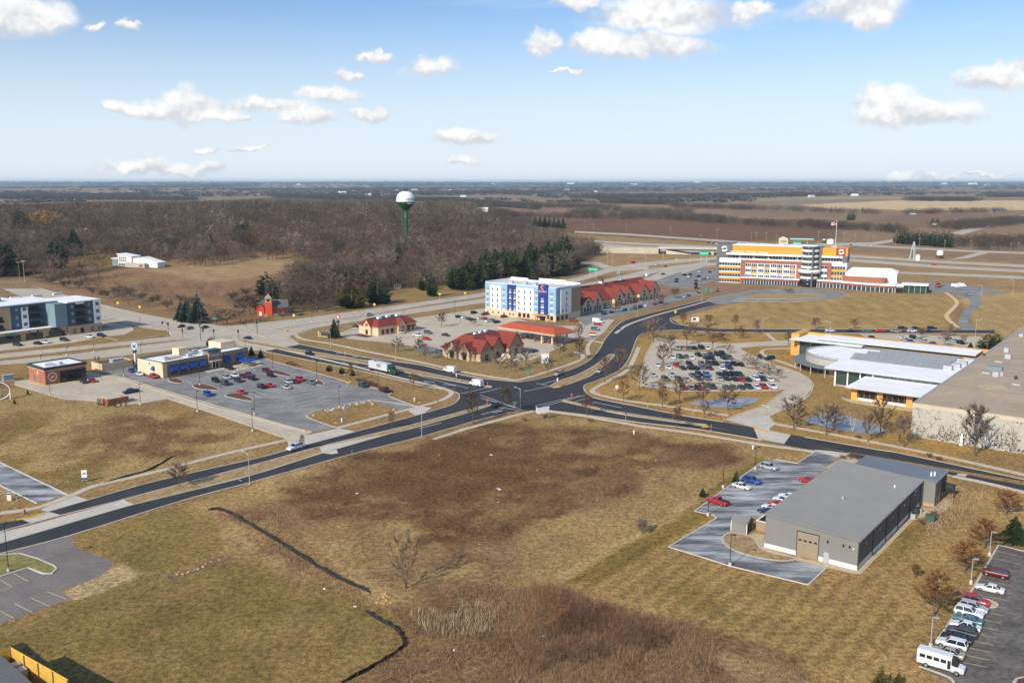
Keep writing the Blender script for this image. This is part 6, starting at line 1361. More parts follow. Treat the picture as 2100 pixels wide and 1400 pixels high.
park([(1703,680,'white'),(1746,680,'navy'),(1777,681,'teal'),(1805,681,'red'),(1837,681,'tan',V_),(1870,681,'white',S),(1851,675,'black',S),(1878,675,'black'),(1905,681,'navy'),(1911,675,'black',S)],hd((1600,678),(1900,680)),'parked along the street behind the library','cars parked along the street behind the library')
park([(1849,694,'white'),(1856,699,'silver'),(1873,694,'black',S),(1867,702,'blue'),(1886,698,'silver'),(1897,702,'silver'),(1914,707,'dark grey'),(1947,698,'dark green'),(1956,701,'silver'),(1970,705,'black',S),(1788,694,'black')],la,'in the small lot behind the library','cars in the small lot behind the library')
# apartments, highway, streets
aa = hd((0,719),(150,702))
park([(24,701,'white'),(36,709,'dark grey',S,aa - 1.2),(78,706,'black','saloon',aa - 1.2),(93,704,'white',S,aa - 1.2),(90,693,'black'),(132,699,'dark grey',S,aa - 1.2),(184,693,'white',S,aa - 1.2),(208,690,'navy',S,aa - 1.2)],aa,'parked below the apartment block','cars below the apartment block')
hw_a = hd((720,653),(880,628))
park([(372,671,'maroon'),(389,675,'grey'),(420,673,'dark grey')],hd((450,668),(350,690)),'waiting on the highway by the blue spruces','cars on the highway')
park([(508,695,'navy')],hd((560,700),(480,690)),'turning off the highway past the planted nose'); park([(757,648,'silver',P_)],hw_a,'driving on the highway behind the red roofed restaurant')
park([(635,728,'black',S)],hd((600,715),(760,750)),'on the dark street above the semi trailer'); park([(1020,834,'black')],hd((950,853),(1040,832)),'waiting at the junction stop line')
park([(1146,769,'tan',S)],hd((1200,750),(1100,785)),'leaving the junction below the petrol station'); park([(1231,763,'silver')],hd((1200,775),(1250,750)),'beside the curved grass median'); park([(1267,675,'dark grey')],hd((1280,660),(1240,700)),'on the bend above the petrol station')
park([(923,763,'white','van'),(977,791,'white','van')],hd((1000,790),(860,762)),'on the dark street near the junction','white vans on the street')
# restaurants and petrol station
park([(731,671,'purple'),(822,683,'silver',V_),(857,690,'white',P_),(875,697,'red'),(878,684,'grey',S),(914,689,'dark grey'),(903,725,'grey',S)],AU,'in the forecourt beside the red roofed restaurant','cars round the red roofed restaurant')
park([(972,643,'black',S),(995,646,'maroon',P_),(940,651,'black'),(953,652,'white'),(961,655,'grey'),(968,657,'black'),(985,654,'white'),(995,655,'red'),(1002,660,'white'),(1010,658,'grey'),(1019,662,'black',S),(1034,651,'maroon',S)],AV,'parked before the blue and white hotel','cars before the hotel')
park([(1118,701,'white',S),(1096,722,'dark grey')],AV,'at the petrol station canopy','cars at the petrol canopy'); park([(1176,659,'red',S),(1226,667,'red'),(1221,677,'teal',S),(1226,662,'white','van')],AU,'in the lot between hotel and curved street','cars between hotel and street')
park([(1210,637,'dark grey'),(1221,635,'silver',S),(1233,633,'white'),(1246,631,'white',S),(1278,625,'black'),(1239,645,'blue',S),(1254,642,'maroon'),(1283,637,'dark grey'),(1292,636,'silver'),(1303,634,'grey',S),(1313,631,'black'),(1327,628,'white'),(1343,625,'red'),(1355,622,'dark grey',S),(1348,611,'white'),(1300,620,'maroon'),(1322,614,'black',S),(1405,610,'white'),(1412,608,'dark grey')],AV,'in front of the red gabled shops','cars in front of the red gabled shops')
park([(1360,563,'dark grey'),(1436,559,'white',S),(1456,559,'navy'),(1404,565,'black',S),(1416,564,'dark green'),(1414,569,'white'),(1433,568,'black',S),(1388,574,'dark grey'),(1427,577,'red'),(1387,579,'navy'),(1438,574,'silver'),(1453,572,'white',S),(1446,573,'grey'),(1329,567,'white','van')],AV,'in the lot left of the credit union','cars in the credit union lot')
park([(1298,540,'red','van'),(1365,547,'maroon'),(1347,544,'white')],hd((1310,545),(1400,533)),'on the highway near the overpass','vehicles near the overpass'); park([(1915,544,'pink red')],hd((1740,533),(1940,548)),'on the interstate behind the office'); park([(1985,604,'pale blue')],hd((1960,595),(2010,612)),'on the curved drive right of the credit union')
park([(1929,586,'grey',S),(1960,589,'white','van'),(1973,588,'white','van')],AU,'in the service yard right of the credit union','vehicles in the service yard')
park([(222,540,'maroon'),(234,541,'dark grey'),(268,541,'dark grey',S),(218,533,'dark grey',S)],AU,'beside the white angular building','cars beside the white angular building')
park([(1453 + 2.6 * i,498.5 + .3 * i,R.choice(['black','white','grey','silver','maroon'])) for i in range(8)],AV,'in the yard beyond the interstate','cars in the yard beyond the interstate'); park([(2070,451,'dark grey'),(1990,467,'silver'),(1788,505,'white'),(1745,503,'black')],hd((1990,467),(2090,444)),'on the country road beyond the interstate','cars on the country road')
def semi():
    a = hd((700,742),(830,771)); e = empty('semi_truck',(*G(788,764),.036),a,'semi trailer truck with dark green cab on the dark street','truck')
    wm,rm = wheel_mesh()
    MB().box(-8.4,3.4,-1.3,1.3,1.15,4.1).build('trailer',mat('trailer_grey',(.50,.53,.55),.5,.04,.3),e); MB().box(-8.35,3.35,-.5,.5,.8,1.15).build('trailer_frame',M['plastic'],e)
    hull([(7.7,.5,1.7,.9),(7.5,.4,2.0,1.1),(6.2,.4,2.3,1.2),(5.7,.4,3.3,1.22),(4.2,.5,3.7,1.22),(3.9,.5,3.7,1.2)]).build('cab',paint('dark green'),e); frustum(5.6,6.3,1.05,2.2,5.5,5.75,1.0,3.1).build('windscreen',M['glass'],e)
    for s in (-1,1):
        pbox('side_window',M['glass'],e,4.9,5.6,s * 1.2 - .04,s * 1.2 + .04,2.2,2.9); pbox('headlight',M['headlight'],e,7.55,7.72,s * .7 - .15,s * .7 + .15,1.1,1.4)
        for x in (-7.4,-6.2,3.0,6.6): part('wheel',wm,e,(x,s * 1.1,.5),(0,0,0),(.5,1.6,.5))
        for i,ch in enumerate('ABF'):
            cu = bpy.data.curves.new('letter','FONT'); cu.body = ch; cu.size = 2.0; cu.extrude = .02; cu.materials.append(M['slate_blue']); o = bpy.data.objects.new('lettering',cu); col.objects.link(o); o.parent = e
            o.location = ((-2.2 + 1.1 * i) * -s,s * 1.33,2.2); o.rotation_euler = (math.pi / 2,0,math.pi if s > 0 else 0); o.location.x = (-3.4 + 1.15 * i) if s < 0 else (.2 - 1.15 * i); solid(o)
        pbox('logo_stripe',M['sign_yellow'],e,-3.8,-2.2,s * 1.31 - .02,s * 1.31 + .02,1.7,2.1); pbox('logo_patch',M['sign_yellow'],e,4.5,5.1,s * 1.22 - .03,s * 1.22 + .03,1.5,2.0)
semi()
def forklift():
    b = Bld('telehandler','small orange red loader in the service yard by the credit union','loader',(1922,590),20); b.box('body','roof_orange',0,3.6,0,2,.6,2.2); b.box('cab','glass',.8,2.2,.2,1.8,2.2,3.4); b.box('boom','roof_orange',-1,4.5,.8,1.2,2.0,2.5)
    for x in (.6,3):
        for y in (0,2): b.mesh('wheel',MB().tube([(x,y - .2,.6),(x,y + .2,.6)],.6,10),'tyre')
forklift()
# ------------------------------------------------------------------ trees and other plants
def bare_tree(seed,h,w,trunk=.32,style='round',lv=(9,5,6),sliver=.045):
    """tapered trunk with limbs (one mesh) and a crown of fine twigs (another); unit metres"""
    r = random.Random(seed); wood = MB(); tw = MB()
    def twig(p,d,L,wd):
        q = p + d * L; s = d.cross(Vector((r.uniform(-1,1),r.uniform(-1,1),r.uniform(-1,1)))).normalized() * wd
        tw.add([p - s,p + s,q],[(0,1,2)])
    stems = 2 if style == 'twin' else (3 if style == 'clump' else 1)
    for st in range(stems):
        lean = Vector((r.uniform(-.05,.05),r.uniform(-.05,.05),1)) if stems == 1 else Vector((.22 * math.cos(st * 3.14 * 2 / stems + 1),.22 * math.sin(st * 3.14 * 2 / stems + 1),1))
        lean.normalize(); H = h * r.uniform(.9,1.0); tr = trunk / math.sqrt(stems)
        pts = [lean * (H * t) + Vector((r.uniform(-.02,.02),r.uniform(-.02,.02),0)) * H * (t > .1) for t in (0,.12,.3,.55,.8,.96)]
        wood.tube(pts,[tr * 1.15,tr * .9,tr * .75,tr * .5,tr * .25,tr * .06],6)
        n1 = max(4,int(lv[0] / math.sqrt(stems)))
        for i in range(n1):
            t = .22 + .7 * (i + r.random()) / n1; a = i * 2.4 + r.uniform(-.4,.4); p = lean * (H * t)
            if style == 'pyramid': reach = w * .5 * (1.08 - t) * 1.25; up = r.uniform(.35,.6)
            elif style == 'oval': reach = w * .5 * math.sin(math.pi * min(1,.18 + t * .8)) ; up = r.uniform(.7,1.2)
            else: reach = w * .5 * math.sqrt(max(.1,1 - (2 * (t - .45)) ** 2 * .8)); up = r.uniform(.35,.95)
            d = Vector((math.cos(a),math.sin(a),up)).normalized(); L = reach * r.uniform(.8,1.1)
            if style in ('round','oval','twin','clump'): L = min(L,(h * 1.02 - p.z) / max(.2,d.z))
            bend = d + Vector((0,0,.25)); q = p + d * L * .55; e = q + bend.normalized() * L * .5
            wood.tube([p,q,e],[tr * .42 * (1.1 - t),tr * .25 * (1.1 - t),.02],4,False)
            for j in range(lv[1]):
                u = r.uniform(.3,1.0); bp = p + (q - p) * (u / .55) if u < .55 else q + (e - q) * ((u - .55) / .45)
                dd = (d + Vector((r.uniform(-1,1),r.uniform(-1,1),r.uniform(-.3,.9)))).normalized(); l2 = L * r.uniform(.28,.5) + .3
                twig(bp,dd,l2,sliver * 1.3)
                for k in range(lv[2]):
                    f = r.uniform(.15,1); d3 = (dd + Vector((r.uniform(-1,1),r.uniform(-1,1),r.uniform(-.5,1))) * .9).normalized()
                    twig(bp + dd * l2 * f,d3,l2 * r.uniform(.35,.75) + .15,sliver * .7)
    return wood,tw
def conifer(seed,h,w,style='spruce',n=420,leaf=.5):
    """drooping whorls of needle sprays round a straight trunk, ragged outline, bare gaps"""
    r = random.Random(seed); wood = MB().tube([(0,0,0),(0,0,h * .5),(0,0,h * .97)],[w * .035 + .06,w * .02 + .04,.02],6); nd = MB()
    for i in range(n):
        t = 1 - math.sqrt(r.random()) if style != 'column' else r.random(); z = h * (.05 + .95 * t)
        if style == 'spruce': R_ = w * .5 * (1 - t) ** .85 + .05
        elif style == 'pine': R_ = w * .5 * math.sin(math.pi * min(1,.25 + t * .75)) ** .8 * (.75 + .4 * r.random())
        else: R_ = w * .5 * math.sin(math.pi * (.12 + .86 * t)) ** .6
        a = r.uniform(0,6.283); rho = R_ * r.uniform(.35,1.05); d = Vector((math.cos(a),math.sin(a),0)); side = Vector((-d.y,d.x,0)); droop = -.35 if style == 'spruce' else r.uniform(-.2,.5)
        L = leaf * r.uniform(.6,1.3) * (.55 + .6 * (1 - t)); b0 = d * (rho - L * .6) + Vector((0,0,z)); tip = d * (rho + L * .5) + Vector((0,0,z + droop * L)); wd = L * r.uniform(.3,.5)
        nd.add([b0 + side * wd * .5 + Vector((0,0,.05)),b0 - side * wd * .5 - Vector((0,0,.05)),tip + Vector((0,0,r.uniform(-.1,.1))),b0 + Vector((0,0,L * .45)),b0 - Vector((0,0,L * .35))],[(0,1,2),(3,4,2)])
    return wood,nd
_tm = {}
def tree_meshes(key,fn,*a,**k):
    if key not in _tm: wo,tw = fn(*a,**k); _tm[key] = (wo.mesh('trunk'),tw.mesh('crown'))
    return _tm[key]
def place_tree(name,label,cat,meshes,m_wood,m_leaf,p,sc=(1,1,1),rz=0.0,group=None,crown='crown'):
    e = empty(name,(p[0],p[1],p[2] if len(p) > 2 else 0.0),rz,label,cat,group); e.scale = sc
    for n,me,m in (('trunk',meshes[0],m_wood),(crown,meshes[1],m_leaf)):
        o = part(n,me,e)
        if not me.materials: me.materials.append(m)
        o.material_slots[0].link = 'OBJECT'; o.material_slots[0].material = m
    return e
def street_tree(x,y,ytop,wpx,label,style='round',m='twig',v=0,near=False,group=None,bark='bark'):
    h = ZT(ytop,y); w = wpx / px_m(y); k = ('near' if near else 'mid',style,v)
    lv = ((11,6,5) if style == 'twin' else (24,9,9)) if near else (15,7,7)
    ms = tree_meshes(k,bare_tree,100 + v * 7 + len(style),8.0,6.0,.17 if style != 'twin' else .2,style,lv,.062 if near else .085)
    p = G(x,y); return place_tree('bare_tree',label,'tree',ms,M[bark],M[m],(p.x,p.y,0),(w / 6.0,w / 6.0,h / 8.0),R.uniform(0,6.28),group)
# --- trees that can be told apart
for (x,y,t,w,lb,st,m,v) in [
        (832,1206,1098,60,'lone twin stemmed bare tree standing in the vacant lot','twin','twig',0),(1914,1262,1168,76,'orange twigged bare tree on the lawn beside the parked cars','pyramid','twig_orange',1),(1978,1173,1102,68,'orange twigged bare tree beside the lamp near the maroon SUV','pyramid','twig_orange',2),
        (2018,1124,1062,62,'orange twigged bare tree next to the dark spruce','pyramid','twig_orange',1),(2063,1056,1008,50,'round bare tree by the pavement right of the brick office','round','twig_orange',3),(1876,1186,1155,22,'thin bare sapling in a mulch ring on the lawn','oval','twig_orange',2),(1317,1094,1066,22,'small bare shrub tree in a mulch ring near the salted lot','clump','twig_pink',1),
        (2000,934,832,70,'tall dark bare tree before the ivy wall of the warehouse','oval','twig',1),(1853,916,848,40,'bare tree at the warehouse corner','oval','twig_pink',2),(1805,892,822,44,'bare tree behind the larger pond','round','twig',2),(1780,906,850,34,'slim bare tree on the pavement before the larger pond','oval','twig_pink',3),(1694,891,832,56,'wide bare tree in front of the larger pond','round','twig',1),
        (1627,879,816,60,'broad bare tree beside the concrete drive','round','twig',3),(1711,880,836,40,'bare tree leaning over the larger pond bank','round','twig',2),(1311,800,748,42,'bare tree at the lower left corner of the concrete lot','round','twig_pink',1),(1358,836,786,34,'reddish bare tree left of the small pond','oval','twig_red',2),(1393,827,776,36,'dark bare tree at the left tip of the small pond','oval','twig',3),
        (1441,836,784,38,'bare tree at the near edge of the small pond','oval','twig',1),(1492,841,796,42,'wide bare tree in front of the small pond','round','twig',2),(1445,856,822,26,'small bare tree on the verge below the small pond','round','twig_pink',3),(1387,879,834,30,'reddish tree growing in the median beside the pond','oval','twig_red',1),(1340,702,658,40,'bare tree at the upper left corner of the concrete lot','round','twig_pink',2),
        (1329,695,660,34,'bare tree beside the curved street above the concrete lot','round','twig_pink',3),(1361,753,708,34,'bare tree on the first island of the concrete lot','round','twig',1),(1376,721,684,24,'thin bare tree behind the white car of the back row','oval','twig_pink',2),(1408,708,670,26,'bare tree at the upper edge of the concrete lot','oval','twig_pink',3),(1421,692,664,24,'small bare tree just below the side street','round','twig_red',1),
        (1454,693,666,28,'reddish shrub tree below the side street','round','twig_red',2),(1478,699,682,26,'low rusty shrub by the upper drive','clump','twig_red',3),(1517,694,672,28,'rusty bush tree on the verge above the drive','round','twig_red',1),(1452,668,644,22,'reddish bare tree on the field edge of the side street','oval','twig_red',2),(1508,672,646,18,'slim bare tree on the field edge','oval','twig_red',3),
        (1401,666,640,20,'small bare tree by the white sign at the field corner','oval','twig_orange',2),(1550,684,656,20,'bare tree close to the street lamp by the side street','oval','twig_pink',1),(1617,708,678,22,'bare tree left of the orange library wall','oval','twig_pink',2),(1462,716,684,20,'thin tree at the end of the back row of cars','oval','twig_pink',3),(1493,725,706,18,'small round tree between drive and second row','round','twig_pink',1),
        (1532,749,728,24,'bare shrub tree at the end of the middle row','round','twig_pink',2),(1576,768,746,28,'bare shrub tree beside the curved drive','round','twig_pink',3),(1597,777,756,18,'small bare shrub at the drive bend','round','twig_pink',1),(1550,757,736,26,'grey shrub tree at the island with bicycles','round','twig_pink',2),(1673,676,652,24,'bare tree on the field edge above the library','oval','twig_pink',3),
        (1752,675,654,22,'bare tree beside the cars behind the library','oval','twig_pink',1),(1890,693,672,16,'bare tree among the cars of the small lot','oval','twig',2),(1936,711,680,24,'pinkish bare tree in the small lot behind the library','oval','twig_pink',3),(1975,706,686,18,'thin tree beside the black SUV behind the library','oval','twig_pink',2),(1947,690,664,18,'bare tree between the street and the small lot','oval','twig_pink',1),
        (970,869,803,36,'bare tree on the near verge before the stop line','oval','twig',1),(1038,850,790,36,'bare tree beside the black car at the stop line','oval','twig',2),(1204,853,810,26,'reddish tree on the near verge right of the junction','oval','twig_red',3),(1278,824,780,30,'orange tinged tree at the corner above the yellow nosed median','round','twig_orange',1),(1271,761,714,32,'bare tree beside the curved pavement','oval','twig_pink',2),
        (1240,785,732,30,'bare tree growing in the curved grass median','oval','twig_pink',3),(1188,738,690,30,'bare tree on the corner lawn of the petrol station','oval','twig',1),(1148,734,692,30,'bare tree before the petrol canopy','round','twig',2),(1123,768,734,26,'small bare tree below the white sign board','oval','twig',3),(1186,699,664,26,'tall bare tree right of the petrol canopy','oval','twig_pink',1),
        (1048,762,724,28,'bare tree below the petrol station shop','round','twig',2),(1024,757,722,26,'dark bare tree before the petrol station gables','round','twig',3),(972,748,712,24,'bare tree at the left corner of the petrol station shop','oval','twig',1),(918,738,700,22,'bare tree left of the petrol station shop','oval','twig',2),(940,742,700,24,'bare tree close to the left gables of the shop','oval','twig_pink',3),(1078,750,716,30,'bare tree beside the low cream bin yard','round','twig',1),
        (816,722,688,30,'bare tree on the verge above the semi truck','pyramid','twig',2),(860,729,696,24,'bare tree left of the forecourt edge','oval','twig',3),(872,738,704,22,'slim bare tree on the street verge','oval','twig_pink',1),(905,670,642,24,'bare tree in the hotel forecourt','oval','twig',1),(973,668,654,14,'little bare tree among the hotel cars','round','twig',2),
        (368,998,952,36,'young bare tree in the median of the near street','round','twig_pink',1),(803,880,842,18,'thin bare tree by the crossover','oval','twig_pink',2),(620,922,892,14,'young tree in the median beside the white pickup','oval','twig_pink',3),(720,782,742,12,'thin bare tree on the street verge by the lot','oval','twig_orange',2),(848,798,766,20,'thin bare tree on the green corner lawn','oval','twig_orange',1),(770,760,738,10,'small sapling beside the semi trailer','oval','twig_pink',3),
        (513,646,606,44,'bare tree left of the red schoolhouse','round','twig',1),(493,662,628,36,'bare tree on the verge before the schoolhouse','round','twig',2),(458,666,634,34,'bare tree by the highway corner near the schoolhouse','round','twig',3),(650,641,585,56,'large bare tree right of the red schoolhouse','round','twig',1),(620,640,590,50,'bare tree behind the schoolhouse deck','round','twig',2),(600,640,596,40,'dark bare tree close behind the deck','oval','twig',3),
        (1618,602,592,20,'round bare tree in the loop drive island','round','twig_red',1),(1385,612,590,26,'bare tree by the red gabled shops','oval','twig_pink',2),(1352,626,605,22,'reddish tree in the shop car park','round','twig_red',3),(1262,640,622,24,'reddish tree on an island before the shops','round','twig_red',1),(1300,628,612,20,'small reddish tree among the shop cars','round','twig_red',2)]:
    street_tree(x,y,t,w,lb,st,m,v,near=px_m(y) > 7.5)
# multi stemmed willow brush trees at the bottom
for (x,y,t,w,v,lb) in [(1108,1326,1200,96,4,'tall tan willow clump in the wet brush'),(1140,1310,1215,80,5,'reddish willow clump behind the tan one'),(905,1262,1228,44,6,'small orange dogwood bush beside the cattails'),(1085,1390,1310,60,7,'rusty willow clump at the bottom edge'),(1190,1312,1228,84,7,'rusty willow clump right of the tallest one'),(1250,1330,1250,80,5,'reddish willow clump in the middle of the brush'),(1310,1345,1272,70,8,'low reddish willow clump toward the lawn'),(1175,1375,1300,80,8,'spreading willow clump near the bottom edge')]:
    h = ZT(t,y); wd = w / px_m(y); ms = tree_meshes(('clump',v),bare_tree,300 + v,8.0,7.0,.10,'clump',(22,7,7),.02); p = G(x,y)
    place_tree('willow_clump',lb,'shrub',ms,M['bark'],M['twig_orange' if v in (4,6) else 'twig_red'],(p.x,p.y,0),(wd / 7,wd / 7,h / 8),v)
# birch
ms = tree_meshes(('birch',),bare_tree,77,8.0,5.0,.16,'clump',(12,4,4),.03); p = G(1748,886); place_tree('birch_tree','white stemmed birch clump standing before the larger pond','tree',ms,M['bark_pale'],M['twig_pink'],(p.x,p.y,0),(1,1,ZT(828,886) / 8))
# --- conifers
def con(x,y,t,w,lb,st='spruce',m='needle',v=0,n=420,grp=None,terr=False,name=None):
    ms = tree_meshes(('con',st,v,n),conifer,500 + v,8.0,4.6,st,n,.75 if n < 600 else .55)
    w *= 1.18 if terr else 1.0
    if terr: p = GT(x,y); k = p.y / F; h = (y - t) * k; wd = w * k
    else: q = G(x,y); p = Vector((q.x,q.y,0)); h = ZT(t,y); wd = w / px_m(y)
    return place_tree(name or ('spruce_tree' if st == 'spruce' else 'pine_tree' if st == 'pine' else 'cedar_tree'),lb,'tree',ms,M['bark'],M[m],(p.x,p.y,p.z),(wd / 4.6,wd / 4.6,h / 8),R.uniform(0,6),grp,'needles')
con(2078,1110,1056,58,'dark blue green spruce beside the corner lot','spruce','needle',1,1100)
for x,y,t,w,lb in [(1509,992,962,18,'small dark spruce above the white saloon on the lot edge'),(1441,1018,998,17,'small spruce on the lot corner near the red pickup'),(1805,1412,1366,40,'bushy green spruce top at the bottom edge'),(1842,1405,1375,26,'small spruce top right of the bushy one')]:
    con(x,y,t,w,lb,'spruce','needle_olive' if y > 1300 else 'needle',2,700)
for x,y,t,w,lb,m in [(407,662,598,44,'tall blue spruce at the highway corner','needle_blue'),(384,660,606,38,'blue spruce left of the tallest one at the corner','needle_blue'),(372,656,614,30,'smaller blue spruce in the corner group','needle_blue'),(686,693,650,26,'dark spruce beside the brown wall before the red roofed restaurant','needle'),(516,729,707,14,'small spruce on the verge right of the blue awning restaurant','needle'),(535,733,714,13,'little spruce beside the lamp near the patio','needle'),
                       (675,761,747,14,'rounded spruce on the street verge','needle'),(701,766,752,13,'rounded spruce between two others on the street verge','needle'),(723,770,755,12,'slim spruce on the street verge','needle'),(1990,716,700,14,'small spruce by the warehouse roof edge','needle'),(434,712,690,22,'round dark evergreen behind the blue awning restaurant','needle_olive'),(448,710,696,20,'olive evergreen behind the restaurant roof','needle_olive'),(466,708,694,18,'low evergreen at the restaurant back corner','needle_olive')]:
    con(x,y,t,w,lb,'pine' if 'round' in lb or 'olive' in lb or 'low' in lb else 'spruce',m,3,520)
con(2025,720,684,44,'dark pine beside the warehouse roof edge','pine','needle',4,700); con(2042,712,682,30,'second dark pine touching the warehouse roof edge','pine','needle',5,700)
for i,(x,y,t) in enumerate([(196,745,730),(203,744,729),(212,748,738)]): con(x,y,t,6,('slim cedar at the service yard corner','slimmer cedar beside the yard wall','short cedar by the cream yard wall')[i],'column','needle',6,200)
for i,x in enumerate((202,207,214,222,236,248,259)): con(x,831 + (x - 202) * .03 + (2 if 210 < x < 240 else 0),816 + (x - 202) * .03,6.5,'small clipped cedar round the brick bin enclosure','column','needle_olive',6,200,'cedars round the bin enclosure')
for i,(x,y) in enumerate(((57,808),(30,828))): con(x,y,y - 12,6,('tiny spruce on the field edge below the brick bar','tiny dead looking spruce in the left field')[i],'spruce','needle_olive',2,300)
for i,x in enumerate((782,790,798,806)): con(x,687 - i,671 - i,9,'small clipped cedar along the red roofed restaurant wall','column','needle_olive',6,200,'cedars along the restaurant wall')
# evergreen belt behind the hotel and along the wood
BELT = [(20,566,495,52,'big dark pine at the left edge of the wood'),(4,566,500,40,'dark pine on the far left by the road'),(116,551,490,40,'tall spruce left of the driveway to the white building'),(154,525,464,36,'tall pine behind the tall spruce'),(128,516,478,30,'pine between the wood and the white building'),(45,470,430,30,'dark spruce above the cottage in the wood'),(100,412,402,20,'far evergreen in the distant wood'),
        (505,500,452,26,'dark spruce standing among the bare trees'),(488,498,458,20,'slim dark spruce in the middle of the wood'),(435,520,478,24,'dark evergreen by the clearing edge'),(546,608,556,36,'dark evergreen above the schoolhouse roof'),(560,625,578,26,'evergreen close behind the schoolhouse'),(690,592,545,34,'olive cedar left of the evergreen group'),(716,600,545,48,'broad olive evergreen in the roadside group'),(752,600,548,40,'dark evergreen behind the yellow sign'),
        (722,632,585,52,'big round olive cedar by the highway verge'),(775,624,572,50,'big round green cedar by the highway verge'),(800,588,556,28,'evergreen above the brown bungalow'),(818,540,500,22,'slim dark spruce on the hillside'),(870,596,556,26,'olive cedar left of the hotel'),(886,608,560,22,'slim cedar beside the highway'),(932,594,540,28,'green cedar before the evergreen belt')]
for i,(x,y,t,w,lb) in enumerate(BELT): con(x,y,t,w,lb,('spruce','pine','pine')[i % 3] if 'cedar' not in lb else 'pine','needle_olive' if 'olive' in lb else 'needle',i % 4,520,None,True)
for i in range(26):
    x = 948 + i * 8.5 + R.uniform(-4,4); y = 592 - i * 1.3 + R.uniform(-12,4); t = y - R.uniform(52,72) + (12 if i < 5 else 0) - (8 if i > 21 else 0)
    if 1064 < x < 1078: continue
    con(x,y,t,R.uniform(38,52),'tall dark spruce in the evergreen belt behind the hotel','spruce','needle',i % 4,520,'spruces behind the hotel',True)
for i in range(7): con(1098 + i * 9.5,464 + i * .8,441 + R.uniform(-4,4),11,'dark spruce in the row beside the interstate','spruce','needle',i % 4,300,'spruces beside the interstate',True)
for i in range(14): con(1842 + i * 8 + R.uniform(-3,3),500 + i * .6,474 + R.uniform(-5,4),18,'dark pine in the grove beyond the interstate','pine','needle',i % 4,300,'pines beyond the interstate',True)
for i,(x,y) in enumerate(((1822,474),(1838,476),(1745,452),(1912,458),(1922,459),(1942,462))): con(x,y,y - (20 if i < 3 else 12),16 if i < 3 else 8,'dark evergreen dotted in the far scrub','pine' if i < 3 else 'spruce','needle',i % 4,300,'evergreens in the far scrub',True)
p = GT(96,475); k_ = p.y / F; ms = tree_meshes(('willow',),bare_tree,91,8.0,10.0,.3,'round',(16,8,8),.09); place_tree('willow_tree','golden weeping willow rising above the left wood','tree',ms,M['bark'],M['willow'],p,(62 * k_ / 10,62 * k_ / 10,34 * k_ / 8),.5)
# --- the wood: the nearest 290 trees are trees of their own, the rest one mass
def sliver_tree(seed,n,wd):
    r = np.random.RandomState(seed); V = []; 
    t = r.uniform(.25,1,n); a = r.uniform(0,6.283,n); rad = np.sqrt(np.clip(1 - ((t - .6) / .48) ** 2,.05,1)) * r.uniform(.1,1,n) ** .4 * .5
    p = np.stack([rad * np.cos(a),rad * np.sin(a),t * .95],1)
    d = np.stack([np.cos(a) * .7 + r.uniform(-.6,.6,n),np.sin(a) * .7 + r.uniform(-.6,.6,n),r.uniform(-.1,1.3,n)],1); d /= np.linalg.norm(d,axis=1)[:,None]
    L = r.uniform(.12,.28,n)[:,None]; s = np.cross(d,r.uniform(-1,1,(n,3))); s /= np.linalg.norm(s,axis=1)[:,None]
    tri = np.stack([p - s * wd,p + s * wd,p + d * L],1).reshape(-1,3)
    tr = np.array([(-.02,0,0),(.02,0,0),(0,0,.8),(0,-.02,0),(0,.02,0),(0,0,.8),(-.012,0,.25),(.012,0,.25),(.3,.1,.8),(0,-.012,.3),(0,.012,.3),(-.25,-.2,.8)])
    return np.concatenate([tr,tri])
def mass(name,label,cat,items,variants,mt):
    """items: (x, y, z, width, height, colour) -> one mesh of thin blades"""
    cos = []; cols = []
    r = np.random.RandomState(8)
    for (x,y,z,w,h,c,vi) in items:
        v = variants[vi]; a = r.uniform(0,6.283); ca,sa = math.cos(a),math.sin(a); q = np.empty_like(v)
        q[:,0] = (v[:,0] * ca - v[:,1] * sa) * w + x; q[:,1] = (v[:,0] * sa + v[:,1] * ca) * w + y; q[:,2] = v[:,2] * h + z
        cos.append(q); cols.append(np.tile(np.array([*c,1.0]),(len(v),1)))
    co = np.concatenate(cos).astype(np.float32); cc = np.concatenate(cols).astype(np.float32); n = len(co) // 3
    me = bpy.data.meshes.new(name); me.vertices.add(n * 3); me.vertices.foreach_set('co',co.ravel()); me.loops.add(n * 3); me.loops.foreach_set('vertex_index',np.arange(n * 3,dtype=np.int32)); me.polygons.add(n)
    me.polygons.foreach_set('loop_start',np.arange(0,n * 3,3,dtype=np.int32)); me.polygons.foreach_set('loop_total',np.full(n,3,np.int32)); me.update(calc_edges=True)
    me.color_attributes.new('cover','FLOAT_COLOR','POINT').data.foreach_set('color',cc.ravel()); me.materials.append(mt)
    o = bpy.data.objects.new(name,me); col.objects.link(o); return tag(o,label,cat,kind='stuff')
def inside(pl,x,y):
    c = False; n = len(pl)
    for i in range(n):
        (x0,y0),(x1,y1) = pl[i],pl[(i + 1) % n]
        if (y0 > y) != (y1 > y) and x < (x1 - x0) * (y - y0) / (y1 - y0) + x0: c = not c
    return c
WOOD_C = [(.105,.082,.062),(.128,.10,.077),(.09,.07,.053),(.152,.118,.088),(.12,.082,.058),(.112,.094,.074),(.185,.15,.112),(.13,.078,.054)]
rw = random.Random(21)
